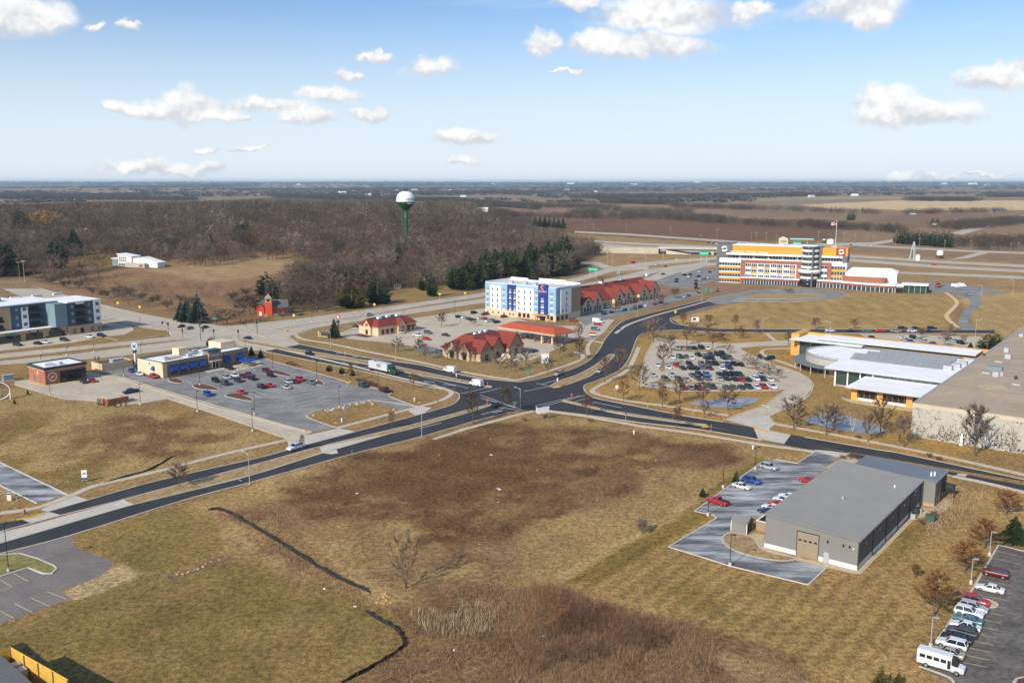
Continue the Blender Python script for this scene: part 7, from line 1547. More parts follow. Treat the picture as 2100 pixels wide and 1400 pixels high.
# outline of the wood on the ground as seen in the photograph (rows of tree feet)
WOOD = [(-80,585),(60,566),(100,575),(190,600),(330,652),(420,655),(440,640),(330,630),(240,600),(150,585),(240,565),(330,552),(470,548),(600,530),(640,540),(600,575),(570,625),(590,648),(700,640),(800,612),(900,596),(960,590),(1100,578),(1180,560),(1218,520),(1215,500),(1130,492),(1040,480),(1010,455),(960,430),(-80,430)]
CLEAR = [(120,548),(240,530),(365,530),(365,552),(240,566),(110,572)]; CLEAR2 = [(780,600),(860,590),(990,578),(990,592),(800,614)]; ROADW = [(290,498),(480,480),(760,474),(760,478),(480,486),(290,504)]
cand = []
def rowpx(x,y,z):             # pixel of a terrain point
     dz = z - HC; cp,sp = math.cos(PITCH),math.sin(PITCH); fw = y * cp - dz * sp; up = y * sp + dz * cp; return CX + F * x / fw,CY - F * up / fw
d = 560.0
while d < 2300:
    sp_ = 12.6 if d < 1000 else (13 if d < 1500 else 15); n_ = int(d * 1.16 * .62 / sp_)
    xs_ = np.array([(-.60 + .72 * (i + rw.random()) / n_) * d for i in range(n_)]); ys_ = np.array([d + rw.uniform(-.5,.5) * sp_ for i in range(n_)]); zs_ = terrain(xs_,ys_)
    for x,y,z in zip(xs_.tolist(),ys_.tolist(),zs_.tolist()):
        u,v = rowpx(x,y,z)
        if not inside(WOOD,u,v) or inside(CLEAR,u,v) or inside(CLEAR2,u,v) or inside(ROADW,u,v): continue
        if v > 600 and rw.random() < .35: continue
        h = rw.choice((rw.uniform(7,12),rw.uniform(12,19))) * (.6 if v > 590 and u < 470 else 1); cand.append((y,x,h,z))
    d += sp_ * .92
cand.sort()
near_v = [tree_meshes(('wood',i),bare_tree,900 + i,8.0,6.4,.16,('round','oval','round','clump','oval')[i],(13,6,6),.05) for i in range(5)]
step_ = cand[:900]; own = sorted(rw.sample(step_,min(285,len(step_)))); ownset = set(own)
for (y,x,h,z) in own:
    lbm = rw.choice((0,0,1,2)); mm = ('twig','twig_red','twig_pink')[lbm]; lb = ('grey bare tree in the near part of the wood','rusty bare tree in the near part of the wood','pale bare tree in the near part of the wood')[lbm]
    w = h * rw.uniform(.75,1.1); place_tree('wood_tree',lb,'tree',near_v[rw.randrange(5)],M['bark'],M[mm],(x,y,z - .2),(w / 6.4,w / 6.4,h / 8),rw.uniform(0,6),('grey trees of the wood','rusty trees of the wood','pale trees of the wood')[lbm])
VAR = [sliver_tree(i,260,.0085) for i in range(4)] + [sliver_tree(10 + i,80,.014) for i in range(4)] + [sliver_tree(20 + i,36,.024) for i in range(4)]
items = []
tone = fbm(np.array([c[1] / 60.0 for c in cand]),np.array([c[0] / 60.0 for c in cand]),2)
for ci,c in enumerate(cand):
    if c in ownset: continue
    y,x,h,z = c; lod = 0 if y < 950 else (1 if y < 1450 else 2); cc = WOOD_C[int(tone[ci] * 9 + rw.uniform(-1.6,1.6)) % 8]; f = rw.choice((rw.uniform(.5,.9),rw.uniform(.9,1.7)))
    items.append((x,y,z - .3,h * rw.uniform(.8,1.25),h,tuple(k * f for k in cc),lod * 4 + rw.randrange(4)))
THK = [(70,580),(190,603),(330,652),(430,656),(590,650),(600,600),(500,600),(340,590),(200,578),(110,574)]; TP = [tuple(G(*q)) for q in THK]
for i in range(1500):
    x,y = rw.uniform(-420,-120),rw.uniform(520,760)
    if not inside(TP,x,y) or vnoise(np.array([x / 16]),np.array([y / 22]))[0] < .5: continue
    h = rw.uniform(2.5,6.5); c = rw.choice(WOOD_C); items.append((x,y,-.2,h * rw.uniform(.9,1.5),h,tuple(k * rw.uniform(.8,1.25) for k in c),4 + rw.randrange(4)))
# hedgerows and copses across the far fields: (x0, y0, x1, y1, rows deep in m, density)
HEDGE = [(1010,445,1300,452,60,1.0),(1170,440,1500,458,60,1.2),(1290,440,1480,456,50,1.0),(1440,458,1730,472,60,1.1),(1640,462,1860,480,70,1.1),(1000,424,1260,428,120,1.0),(1240,416,1370,420,160,1.3),(1380,426,1560,432,90,1.0),(1560,432,1800,440,50,.8),(1850,440,2060,436,60,.9),
         (1940,470,2200,448,160,1.2),(1920,505,2200,500,120,1.3),(2000,512,2200,515,60,1.0),(1860,412,2000,413,160,1.3),(1200,408,1480,404,250,.8),(1490,404,1700,402,250,.8),(860,398,1150,396,300,.7),(480,391,900,390,300,.7),(-50,402,300,405,250,1.0),(0,408,400,412,200,1.0),(950,418,1100,430,100,1.0),(1225,520,1160,545,30,1.6),(2030,404,2200,402,250,1.0),(1180,432,1420,440,60,.7),(560,405,950,415,150,.9)]
for (x0,y0,x1,y1,deep,den) in HEDGE:
    a,b_ = GT(x0,y0),GT(x1,y1); L = (b_ - a).length; deep *= .45; n_ = int(min(1100,L * deep / 60 * den)); sc_ = 1 + max(0,a.y - 1500) / 5000
    for i in range(n_):
        t = rw.random(); q = a + (b_ - a) * t; x = q.x + rw.uniform(-.3,.3) * deep; y = q.y + rw.uniform(-.5,.5) * deep; z = a.z + (b_.z - a.z) * t; h = rw.uniform(8,14) * min(sc_,1.5); f = rw.uniform(.75,1.15); c = rw.choice(WOOD_C)
        items.append((x,y,z - .3,h * rw.uniform(.8,1.3) * sc_,h,tuple(k * f * .72 for k in c),(4 if a.y < 2600 else 8) + rw.randrange(4)))
mass('woodland','grey brown bare woodland on the hill and hedgerows across the fields','woodland',items,VAR,M['cover'])
# far woods toward the horizon
def blob():
    r = np.random.RandomState(2); V = []
    for k in range(14):
        p = r.uniform(-.5,.5,3) * (1,1,.5) + (0,0,.45); s = r.uniform(-.35,.35,(3,3)); V.append(np.clip(p + s,(-.7,-.7,0),(.7,.7,1)))
    return np.concatenate(V)
BL_ = [blob()]; items = []
fd = np.array([math.exp(rw.uniform(math.log(2600),math.log(19000))) for i in range(12000)]); fx = np.array([rw.uniform(-.68,.68) for i in range(12000)]) * fd; fn = fbm(fx / 900.0 + 3,fd / 520.0 + 1,3); fz = terrain(fx,fd)
for x,d,nv,z in zip(fx.tolist(),fd.tolist(),fn.tolist(),fz.tolist()):
    if nv < .515 + .04 * (d < 4500) or (d < 4300 and x > .26 * d) or (d < 3300 and x > -.05 * d): continue
    h = rw.uniform(9,15) * (1 + d / 16000); w = rw.uniform(14,30) * (1 + d / 7000); g_ = rw.uniform(.8,1.2); c = rw.choice(((.075,.07,.06),(.06,.066,.055),(.095,.08,.065),(.05,.06,.045)))
    items.append((x,d,z - .5,w,h,tuple(k * g_ for k in c),0))
mass('far_woods','dark woods scattered over the far country up to the horizon','woodland',items,BL_,M['cover'])
# --- scrub, cattails and weeds
def blades(n,poly,hgt,wd,colr,key=None,lean=.35,seed=1,brk=None):
    r = random.Random(seed); P = [tuple(G(*q)) for q in poly]; xs = [q[0] for q in P]; ys = [q[1] for q in P]; out = []; cc = []; rs = np.random.RandomState(seed)
    N = int(n * 6); X = rs.uniform(min(xs),max(xs),N); Y = rs.uniform(min(ys),max(ys),N); ins = np.zeros(N,bool)
    for (x0,y0),(x1,y1) in zip(P,P[1:] + P[:1]):
        if y0 != y1: ins ^= ((y0 > Y) != (y1 > Y)) & (X < (x1 - x0) * (Y - y0) / (y1 - y0) + x0)
    if brk: ins &= fbm(X / brk[0] + 3,Y / brk[0] + 8,4) > brk[1]
    for x,y in zip(X[ins][:n].tolist(),Y[ins][:n].tolist()):
        h = hgt * r.uniform(.5,1.3); a = r.uniform(0,6.28); l = lean * h * r.random(); w = wd * r.uniform(.6,1.4); b_ = r.uniform(0,3.14)
        out.append([(x - w * math.cos(b_),y - w * math.sin(b_),0),(x + w * math.cos(b_),y + w * math.sin(b_),0),(x + l * math.cos(a),y + l * math.sin(a),h)]); f = r.uniform(.7,1.25); c = r.choice(colr); cc.append(tuple(q * f for q in c))
    return out,cc
def blade_mass(name,label,cat,sets):
    tri = []; cc = []
    for o,c in sets: tri += o; cc += c
    co = np.array(tri,np.float32).reshape(-1,3); n = len(tri); me = bpy.data.meshes.new(name); me.vertices.add(n * 3); me.vertices.foreach_set('co',co.ravel()); me.loops.add(n * 3); me.loops.foreach_set('vertex_index',np.arange(n * 3,dtype=np.int32)); me.polygons.add(n)
    me.polygons.foreach_set('loop_start',np.arange(0,n * 3,3,dtype=np.int32)); me.polygons.foreach_set('loop_total',np.full(n,3,np.int32)); me.update(calc_edges=True)
    c4 = np.ones((n * 3,4),np.float32); c4[:,:3] = np.repeat(np.array(cc),3,0); me.color_attributes.new('cover','FLOAT_COLOR','POINT').data.foreach_set('color',c4.ravel()); me.materials.append(M['cover'])
    o = bpy.data.objects.new(name,me); col.objects.link(o); return tag(o,label,cat,kind='stuff')
STRAWC = [(.46,.36,.22),(.40,.30,.18),(.52,.42,.27)]; BRC = [(.30,.18,.11),(.25,.15,.09),(.34,.20,.12),(.22,.14,.09),(.36,.25,.15)]
blade_mass('cattails','pale dry cattail stand beside the orange dogwood bush','reeds',[blades(1700,[(835,1262),(860,1248),(1000,1235),(1050,1250),(1020,1290),(940,1312),(880,1300)],1.3,.035,STRAWC + [(.30,.20,.12)],seed=2,brk=(6,.42),lean=.6)])
blade_mass('brush','rusty brown willow brush filling the wet ground at the bottom','brush',[blades(13000,[(1040,1225),(1100,1200),(1200,1235),(1400,1275),(1480,1330),(1420,1420),(1040,1420),(1060,1300)],1.3,.02,BRC,seed=3,brk=(7,.42),lean=.9),
        blades(5000,[(1050,1210),(1130,1200),(1220,1240),(1330,1290),(1340,1360),(1080,1350)],2.3,.022,BRC,seed=4,lean=.8),blades(6000,[(1000,1320),(1300,1300),(1600,1345),(1700,1420),(1000,1420)],.6,.03,BRC,seed=15,brk=(6,.45),lean=1.0),blades(5000,[(790,1245),(880,1215),(1060,1195),(1060,1300),(900,1320),(840,1300)],.7,.03,BRC,seed=5,brk=(5,.45),lean=1.0),blades(6000,[(640,1420),(835,1330),(1000,1320),(1060,1420)],.6,.03,BRC + [(.28,.2,.1)],seed=6,brk=(5,.43),lean=1.0)])
DARK = [(590,985),(690,940),(800,915),(1010,870),(1170,872),(1330,893),(1490,915),(1530,935),(1440,965),(1330,985),(1230,1010),(1100,1060),(1050,1110),(930,1120),(830,1070),(700,1055),(590,1040)]
LOTP = [(440,1045),(900,897),(1110,855),(1560,915),(1545,940),(1140,1195),(1000,1240),(800,1230),(600,1140)]
blade_mass('weeds','dry weeds and tussocks over the vacant lot','weeds',[blades(9000,LOTP,.35,.05,[(.30,.20,.095),(.24,.15,.07),(.36,.26,.13),(.18,.11,.055)],seed=7),blades(16000,DARK,.5,.05,[(.15,.085,.042),(.18,.10,.05),(.11,.066,.036),(.22,.13,.062)],seed=8,brk=(11,.46)),
        blades(9000,[(-40,800),(90,805),(330,855),(555,893),(540,928),(150,1010),(-40,940)],.35,.06,[(.36,.26,.13),(.28,.19,.09),(.42,.31,.17)],seed=9),blades(3000,[(470,1050),(560,1045),(760,1230),(740,1250),(520,1120)],.5,.05,BRC + [(.28,.13,.09)],seed=10),
        blades(4000,[(1060,1110),(1540,940),(1145,1192),(1000,1235)],.35,.04,[(.34,.24,.12),(.30,.2,.1)],seed=12,lean=.8),blades(2500,[(1900,1060),(1960,1000),(2040,1005),(1960,1080),(1900,1100)],.6,.05,BRC + STRAWC,seed=13)])
# shrub beds and boulders that sit in the lots
def shrub(x,y,w,h,lb,m='twig_red',grp=None):
    ms = tree_meshes(('shrub',int(w * 3) % 3),bare_tree,640 + int(w * 3) % 3,2.0,2.4,.05,'clump',(14,5,5),.03); p = G(x,y); place_tree('bare_shrub',lb,'shrub',ms,M['bark'],M[m],(p.x,p.y,0),(w / 2.4,w / 2.4,h / 2),x,grp)
for i,(x,y) in enumerate([(735,785),(745,788),(755,790),(763,793),(772,796),(594,750),(604,753),(785,806)]): shrub(x,y,2.6 + .3 * (i % 3),1.5,'rusty hedge shrub along the lot edge by the street','twig_red','hedge shrubs along the lot edge')
for i,(x,y) in enumerate([(1075,864),(1210,866),(1760,900),(1905,938),(1925,945),(1890,1075),(1905,1066),(1915,1058),(1728,942),(1745,941),(1758,943)]): shrub(x,y,1.8,1.0,'low brown shrub beside the concrete edging' if i > 4 else 'low dry shrub on the pavement verge','twig_red','low brown shrubs')
for i in range(26):
    a,b_ = (480 + i * 9 + R.uniform(-8,8),610 + R.uniform(-30,40)) if i < 14 else (110 + (i - 14) * 26,590 + (i - 14) * 4 + R.uniform(-8,10)); shrub(a,b_,7,4.5,'grey thicket bush in the brown clearing before the wood','twig','thicket bushes in the clearing')
# ------------------------------------------------------------------ lamps, signs, fences and small things
def lamp(x,y,ytop,kind,lb,arm=0.0,grp=None):
    p = G(x,y); h = max(3.0,ZT(ytop,y)); k = 1 / px_m(y)
    e = empty('street_lamp' if kind == 'cobra' else 'lot_lamp',(p.x,p.y,0),arm,lb,'lamp post',grp); m = M['steel'] if kind == 'cobra' else (M['pole_dark'] if kind == 'dark' else M['galv'])
    r = max(.09,.28 * k)
    MB().tube([(0,0,0),(0,0,h * .92),(0,0,h)],[r,r * .75,r * .7],8).build('pole',m,e)
    if kind == 'cobra':
        MB().tube([(0,0,h - .25),(.9,0,h + .1),(2.1,0,h + .2)],[.09,.07,.06],6).build('arm',m,e); MB().tube([(1.9,0,h + .2),(2.3,0,h + .22),(2.75,0,h + .16)],[.1,.17,.08],6).build('lamp_head',m,e); pbox('base',M['kerb'],e,-.3,.3,-.3,.3,0,.2)
    else:
        MB().tube([(0,0,0),(0,0,.75)],[.32,.3],10).build('base',M['kerb_white'],e); pbox('arm',m,e,0,.5,-.05,.05,h - .12,h - .02); pbox('lamp_head',m,e,.3,1.0,-.22,.22,h - .16,h + .02)
    return e
CB = math.radians(140)
for x,y,t,lb in [(512,993,930,'pale street lamp on the near verge by the vacant lot'),(865,895,838,'pale street lamp right of the concrete crossover'),(1067,839,797,'pale street lamp at the junction corner'),(1576,880,834,'pale street lamp beside the concrete drive mouth'),(1564,681,652,'pale street lamp along the side street'),(678,713,679,'pale street lamp before the spruce and brown wall'),(812,738,692,'pale street lamp above the semi truck'),
                     (1307,648,618,'pale street lamp by the shop car park'),(1439,617,598,'pale street lamp on the upper street'),(2000,690,655,'pale street lamp behind the warehouse'),(1246,546,512,'tall pale lamp at the slip road'),(1256,546,518,'pale lamp beside the tall slip road lamp'),(1323,560,522,'pale lamp by the credit union ramp'),(1415,548,515,'pale lamp near the overpass'),(1360,535,510,'thin lamp left of the overpass'),(1128,572,560,'lamp with round head behind the hotel'),(2012,615,586,'pale lamp on the curved drive'),(2077,604,575,'pale lamp at the service yard edge'),(1702,684,660,'pale lamp near the library hall'),(1827,586,552,'thin pale lamp beside the white hall')]:
    lamp(x,y,t,'cobra',lb,CB if y > 800 else math.radians(R.choice((-37,140))))
for x,y,t,lb in [(18,1172,1070,'tall dark lot lamp on the white kerbed island'),(1549,962,915,'dark lot lamp above the silver SUV'),(1483,1000,950,'dark lot lamp on the lawn edge of the salted lot'),(1452,1057,1001,'dark lot lamp before the red pickup'),(1497,1160,1094,'dark lot lamp at the near kerb of the salted lot'),(518,884,837,'dark lamp on the strip below the restaurant lot'),(522,850,803,'dark lamp at the edge of the restaurant lot'),(696,836,791,'dark lamp near the rock bed'),
                     (560,761,721,'dark lamp beside the patio drive'),(650,782,741,'dark lamp on the bed by the grey green saloon'),(776,791,760,'dark lamp on the street side of the lot'),(497,800,782,'dark lamp on the island by the red saloon'),(504,729,698,'dark lamp on the verge right of the restaurant'),(103,810,772,'dark lamp before the brick bar'),(288,829,786,'dark lamp beside the navy pickup'),(405,844,801,'dark lamp on the lane side of the restaurant lot'),(207,780,741,'dark lamp at the brick bar drive'),(410,790,762,'dark lamp on the first mulched bed'),(254,772,752,'short dark lamp by the drive through')]:
    lamp(x,y,t,'dark',lb,AU)
for x,y,t,lb in [(2029,1139,1090,'grey lot lamp beside the orange twigged tree'),(1991,1197,1145,'grey lot lamp between the trees and the white saloon'),(1908,1327,1265,'grey lot lamp beside the tan saloon'),(1610,840,810,'thin grey lamp on the curved drive'),(1388,745,730,'short lamp in the concrete lot')]: lamp(x,y,t,'grey',lb,0)
for i,(x,y,t) in enumerate([(84,742,728),(193,722,706),(137,728,712),(290,735,703),(640,660,640),(605,662,637),(735,648,641),(745,650,632),(786,640,628),(933,652,620),(945,668,640),(828,648,636),(902,615,598),(208,652,630),(287,668,652)]): lamp(x,y,t,'dark','thin dark lamp pole along the concrete highway',0,'thin dark poles along the highway')
# wooden and steel poles along the interstate, with wires
def pole(x,y,t,lb,m='pole_wood',grp=None,bar=True,terr=False):
    p = GT(x,y); k = p.y / F; h = (y - t) * k; e = empty('utility_pole',p,R.uniform(-.2,.2),lb,'utility pole',grp); MB().tube([(0,0,-.3),(0,0,h)],[max(.16,.32 * k),max(.12,.25 * k)],6).build('shaft',M[m],e)
    if bar: MB().box(-1.6,1.6,-.12,.12,h - 1.0,h - .6).build('crossarm',M[m],e)
pole(41,578,536,'pair of wooden poles by the road, darker one','pole_wood'); pole(51,580,534,'pair of wooden poles by the road, paler one','galv')
for i,(x,y,t) in enumerate([(1200,470,454),(1217,472,458),(1284,476,458),(1375,482,466),(1470,498,470),(1540,500,476),(1550,502,476),(1571,498,476),(1436,500,480),(1592,503,482),(1678,502,475),(1730,503,478),(1753,506,480),(1778,508,482),(1790,506,484),(1836,508,473),(1885,510,488),(1937,512,492),(1990,515,493),(2072,520,498),(2087,522,498),(1961,468,448),(2010,460,446),(2035,448,438),(1927,470,464)]): pole(x,y,t,'weathered pole in the line beside the interstate','pole_wood','poles beside the interstate')
pole(154,420,409,'lone pylon pole rising from the far wood','galv'); pole(1692,690,672,'slim pole behind the library','galv',None,False)
# flag
p = G(1713,508); hf = ZT(452,508); e = empty('flag_pole',(p.x,p.y,0),0,'tall white flag pole with a striped red and white flag','flag'); MB().tube([(0,0,0),(0,0,hf)],[.28,.2],8).build('pole',M['white'],e)
FW,FH = 6.2,3.9
for i in range(13):
    z0 = hf - 1.2 - FH + i * FH / 13; vs = []; n_ = 8; x_in = 2.5 if i >= 6 else 0
    for j in range(n_ + 1): x = -(x_in + (FW - x_in) * j / n_); y = .3 * math.sin(j * 1.1); dr_ = .14 * j; vs += [(x,y,z0 - dr_),(x,y,z0 + FH / 13 - dr_)]
    MB().add(vs,[(2 * j,2 * j + 2,2 * j + 3,2 * j + 1) for j in range(n_)]).build('stripe',M['sign_red'] if i % 2 == 0 else M['white'],e)
MB().add([(0,-.05,hf - 1.2),(-2.55,.2,hf - 1.6),(-2.55,.2,hf - 3.7),(0,-.05,hf - 3.3)],[(0,1,2,3)]).build('canton',M['navy'],e)
# signs on posts
def sign(x,y,ytop,shape,m,lb,cat='sign',ang=0.0,face=None,w=None,name='road_sign',post='galv',grp=None):
    p = G(x,y); h = max(1.6,ZT(ytop,y)); e = empty(name,(p.x,p.y,0),ang,lb,cat,grp); s_ = w or .8
    MB().tube([(0,.06,0),(0,.06,h - s_ * .4)],.06,6).build('post',M[post],e)
    if shape == 'oct': o = MB().tube([(0,-.03,h - s_ / 2),(0,.03,h - s_ / 2)],s_ / 2,8)
    elif shape == 'dia': o = MB().add([(0,-.02,h - s_ * .7 + q * s_ * .7) if False else (s_ * .6 * a,b,h - s_ * .6 + s_ * .6 * c) for b in (-.03,.03) for a,c in ((0,-1),(1,0),(0,1),(-1,0))],[(0,1,2,3),(7,6,5,4),(0,4,5,1),(1,5,6,2),(2,6,7,3),(3,7,4,0)])
    else: a,b_ = (shape if isinstance(shape,tuple) else (.6,.75)); o = MB().box(-a / 2,a / 2,-.04,.04,h - b_,h)
    o.build('plate',M[m],e)
    if face == 'STOP': cu = bpy.data.curves.new('t','FONT'); cu.body = 'STOP'; cu.size = s_ * .36; cu.align_x = 'CENTER'; cu.resolution_u = 1; cu.extrude = .005; cu.materials.append(M['white']); t_ = bpy.data.objects.new('lettering',cu); col.objects.link(t_); t_.parent = e; t_.location = (0,-.05,h - s_ / 2 - s_ * .13); t_.rotation_euler = (math.pi / 2,0,0); solid(t_)
    return e
for x,y,t,a,lb in [(999,830,817,0,'red stop sign at the nose of the near median'),(1053,838,828,.5,'red stop sign on the corner by the lamp'),(1228,812,800,-.5,'red stop sign at the corner by the pond street'),(1172,816,806,.2,'red stop sign on the yellow nosed median')]: sign(x,y,t,'oct','sign_red',lb,'stop sign',a,'STOP',.95)
for x,y,t,lb in [(242,630,618,'yellow warning sign on the wood side of the road'),(287,640,626,'orange yellow warning sign by the road'),(603,663,643,'yellow sign with dark mark before the schoolhouse deck'),(768,640,621,'yellow pedestrian sign along the highway'),(902,618,600,'pale yellow crossing sign left of the hotel'),(954,608,598,'yellow warning sign near the path left of the hotel'),(1385,645,636,'yellow marker sign on the curved street'),(1387,537,530,'yellow sign by the overpass')]: sign(x,y,t,'dia','sign_yellow',lb,'sign',0,None,1.5)
for x,y,t,sh,m,lb in [(1083,772,760,(2.4,.6),'sign_green','green street name sign at the petrol station corner'),(1056,836,824,(1.4,.4),'sign_green','green street name sign at the near junction corner'),(528,684,658,(1.8,.6),'sign_green','green street name sign at the highway junction'),(441,664,651,(2.6,.8),'sign_green','green road name sign by the blue spruces'),(590,690,676,(1.0,1.0),'roof_orange','orange sign at the slip lane'),(35,1031,1013,(.4,.4),'plastic','small dark post marker at the salted drive'),(575,895,880,(.5,.7),'galv','grey road sign back on the pavement edge'),(722,933,918,(.4,.5),'plastic','small dark sign back on the near verge'),
                     (1328,838,822,(.4,.5),'plastic','small dark sign back above the yellow nosed median'),(1421,852,836,(.4,.4),'plastic','small dark post on the verge by the pond'),(1458,886,866,(.4,.5),'plastic','dark sign back at the end of the median'),(1283,864,846,(.4,.5),'plastic','dark sign back along the vacant lot'),(708,735,741 - 20,(.5,.5),'galv','grey sign back beside the slip lane'),(640,738,729,(.6,.6),'galv','small grey sign by the median of the dark street'),(1143,793,775,(.5,1.2),'white','white keep right sign on the curved median nose'),(1000,792,778,(.4,.6),'plastic','dark sign back on the median nose by the white van'),(1265,801,790,(1.0,1.3),'white','white board sign by the curved pavement')]: sign(x,y,t,sh,m,lb,'sign',0)
for i,(x,y,t,w,h) in enumerate([(1216,572,548,7,3.4),(1443,540,514,8,5),(1634,505,494,9,6),(1268,566,556,3,2)]):
    s = Bld('highway_sign',('large green highway sign left of the red gabled shops','green overhead sign on the overpass','green overhead sign behind the credit union roof','small green sign by the slip road')[i],'road sign',(x,y),-14); z = ZT(t,y)
    s.box('panel','sign_green',-w / 2,w / 2,-.1,.1,z - h,z); s.box('border','white',-w / 2,w / 2,-.14,-.1,z - h * .55,z - h * .45); s.box('post','galv',-w * .35,-w * .35 + .3,-.1,.1,0,z - h); s.box('post','galv',w * .35 - .3,w * .35,-.1,.1,0,z - h)
# traffic signals at the highway junction
for i,(x,y,t,ln) in enumerate([(412,701,655,12),(375,694,674,3),(346,688,661,8),(489,696,676,2),(505,672,659,3),(528,688,658,9),(466,674,655,3),(439,695,675,8),(409,672,658,4)]):
    p = G(x,y); h = max(4.5,ZT(t,y)); e = empty('traffic_light',(p.x,p.y,0),(-.2,.4,2.4,0,1.2,-2.6,.3,2.9,0)[i],'dark traffic light ' + ('with a long arm beside the corner spruces','on the island before the waiting cars','with a mast at the apartment corner','on the planted nose','at the far schoolhouse corner','with an arm by the brick island','on the schoolhouse verge','at the restaurant corner of the junction','near the tall blue spruce')[i],'traffic light')
    MB().tube([(0,0,0),(0,0,h)],.13,6).build('post',M['pole_dark'],e); MB().box(-.3,.3,-.3,.3,h - 1.4,h).build('signal_head',M['pole_dark'],e)
    if ln > 4: MB().tube([(0,0,h - .4),(ln * .8,0,h - .1)],[.1,.06],6).build('arm',M['pole_dark'],e); MB().box(ln * .7,ln * .7 + .5,-.3,.3,h - 1.5,h - .1).build('signal_head',M['pole_dark'],e)
    pbox('base',M['kerb'],e,-.4,.4,-.4,.4,0,.3)
# pole signs and boards
s = Bld('restaurant_pole_sign','white oval pole sign left of the blue awning restaurant','sign',(278,746),20); h = ZT(702,746)
s.mesh('pylon',MB().tube([(0,0,0),(0,0,h - 2.3)],.42,10),'white'); s.mesh('oval',MB().add([(1.25 * math.cos(a),y,h - 1.35 + 1.35 * math.sin(a)) for y in (-.35,.35) for a in [2 * math.pi * k / 20 for k in range(20)]],[tuple(range(20)),tuple(range(39,19,-1))] + [(k,20 + k,20 + (k + 1) % 20,(k + 1) % 20) for k in range(20)]),'white')
s.mesh('oval_face',MB().tube([(-.1,-.4,h - 1.45),(-.1,-.34,h - 1.45)],.78,16),mat('sign_sky',(.25,.55,.8),.5)); s.mesh('oval_mark',MB().tube([(-.1,-.44,h - 1.7),(-.1,-.4,h - 1.7)],.36,12),'awning_blue'); s.box('reader_board','charcoal',-.75,.75,-.46,.46,h - 4.4,h - 3.3)
s = Bld('fast_food_pole_sign','red and white shield pole sign beside the dark spruce','sign',(694,682),10); h = ZT(645,682); s.mesh('post',MB().tube([(0,0,0),(0,0,h - 3)],.3,8),'plastic'); s.mesh('shield',MB().tube([(0,-.3,h - 1.1),(0,.3,h - 1.1)],1.15,10),'sign_red'); s.mesh('shield_face',MB().tube([(0,-.36,h - 1.1),(0,-.3,h - 1.1)],.7,10),'white'); s.box('reader_board','charcoal',-.9,.9,-.3,.3,h - 4.2,h - 3.2)
s = Bld('brand_wall','low brown brick sign wall in front of the dark spruce','sign',(655,690),AX + 8); s.box('wall','tan_dark',0,9,-.3,.3,0,2.2); s.box('wall_panel','charcoal',1.5,8,-.4,-.3,.8,2.4); s.box('pier','tan',-.5,.5,-.5,.5,0,2.8); s.box('pier','tan',8.5,9.5,-.5,.5,0,2.8)
s = Bld('site_board','white plywood site board on timber legs at the junction','sign',(1103,861),-20); h = ZT(836,861)
s.box('panel','white',-.2,4.2,-.06,.0,h - 2.0,h); s.o.rotation_euler[2] = .5; s.mesh('return_panel',MB().add([(-.2,0,h - 2),(-.2,0,h),(.8,2.6,h),(.8,2.6,h - 2)],[(0,1,2,3)]),'block_white')
for x in (.1,2,3.9): s.mesh('leg',MB().tube([(x,.1,0),(x,.05,h - .3)],.07,5),'pole_wood'); s.mesh('brace',MB().tube([(x,1.4,0),(x,.1,h - .9)],.06,5),'pole_wood')
s = Bld('monument_sign','white upright sign slab on the petrol station corner lawn','sign',(1110,745),10); s.box('slab','white',0,3.2,-.4,.4,0,4.2); s.box('cap','cream',-.2,3.4,-.5,.5,4.2,4.5)
s = Bld('hotel_roadside_sign','orange, white and purple roadside sign by the forecourt entrance','sign',(1208,690),-10); s.box('upper_band','roof_orange',0,3.4,-.2,.2,1.2,2.4); s.box('middle_band','white',0,3.4,-.2,.2,.7,1.2); s.box('lower_band','navy',0,3.4,-.2,.2,0,.7)
s = Bld('realty_sign','white and blue upright sign panel in the left field','sign',(168,988),15); s.box('panel','white',0,1.3,-.06,.06,.5,3.1); s.box('blue_band','awning_blue',0,1.3,-.1,-.06,.6,1.1); s.box('blue_mark','teal_grey',.3,1.0,-.1,-.06,2.0,2.4); s.box('post','galv',.05,.15,-.04,.04,0,.5); s.box('post','galv',1.15,1.25,-.04,.04,0,.5)
s = Bld('banner_sign','slim white and blue sign beside the salted drive','sign',(15,1026),15); s.box('panel','white',0,.9,-.15,.15,0,2.4); s.box('blue_band','awning_blue',0,.9,-.2,-.15,1.5,1.8); s.box('blue_band','awning_blue',0,.9,-.2,-.15,2.1,2.4)
s = Bld('library_board','small white and dark board at the field corner','sign',(1418,660),0); s.box('panel','white',0,4,-.2,.2,.6,2.6); s.box('panel_inset','charcoal',.6,2.4,-.25,-.2,1.0,2.2); s.box('plinth','stone',-.3,4.3,-.5,.5,0,.6)
for i,(x,y,c) in enumerate([(1424,592,'black'),(1446,600,'sign_green'),(1456,601,'sign_green'),(1470,599,'charcoal'),(1430,601,'charcoal')]):
    s = Bld('charging_post',('dark cabinet by the charging bays','green charging post beside the cabinet','bright green charging post in the bays','dark charging post at the end of the bays','low dark charging post by the kerb')[i],'charging point',(x,y),0); s.box('cabinet',c,0,2.2 if i == 0 else 1.2,0,1.2,0,4.5 if i == 0 else 3.0); s.box('screen','glass_pale',.2,.9,-.06,0,1.6,2.4)
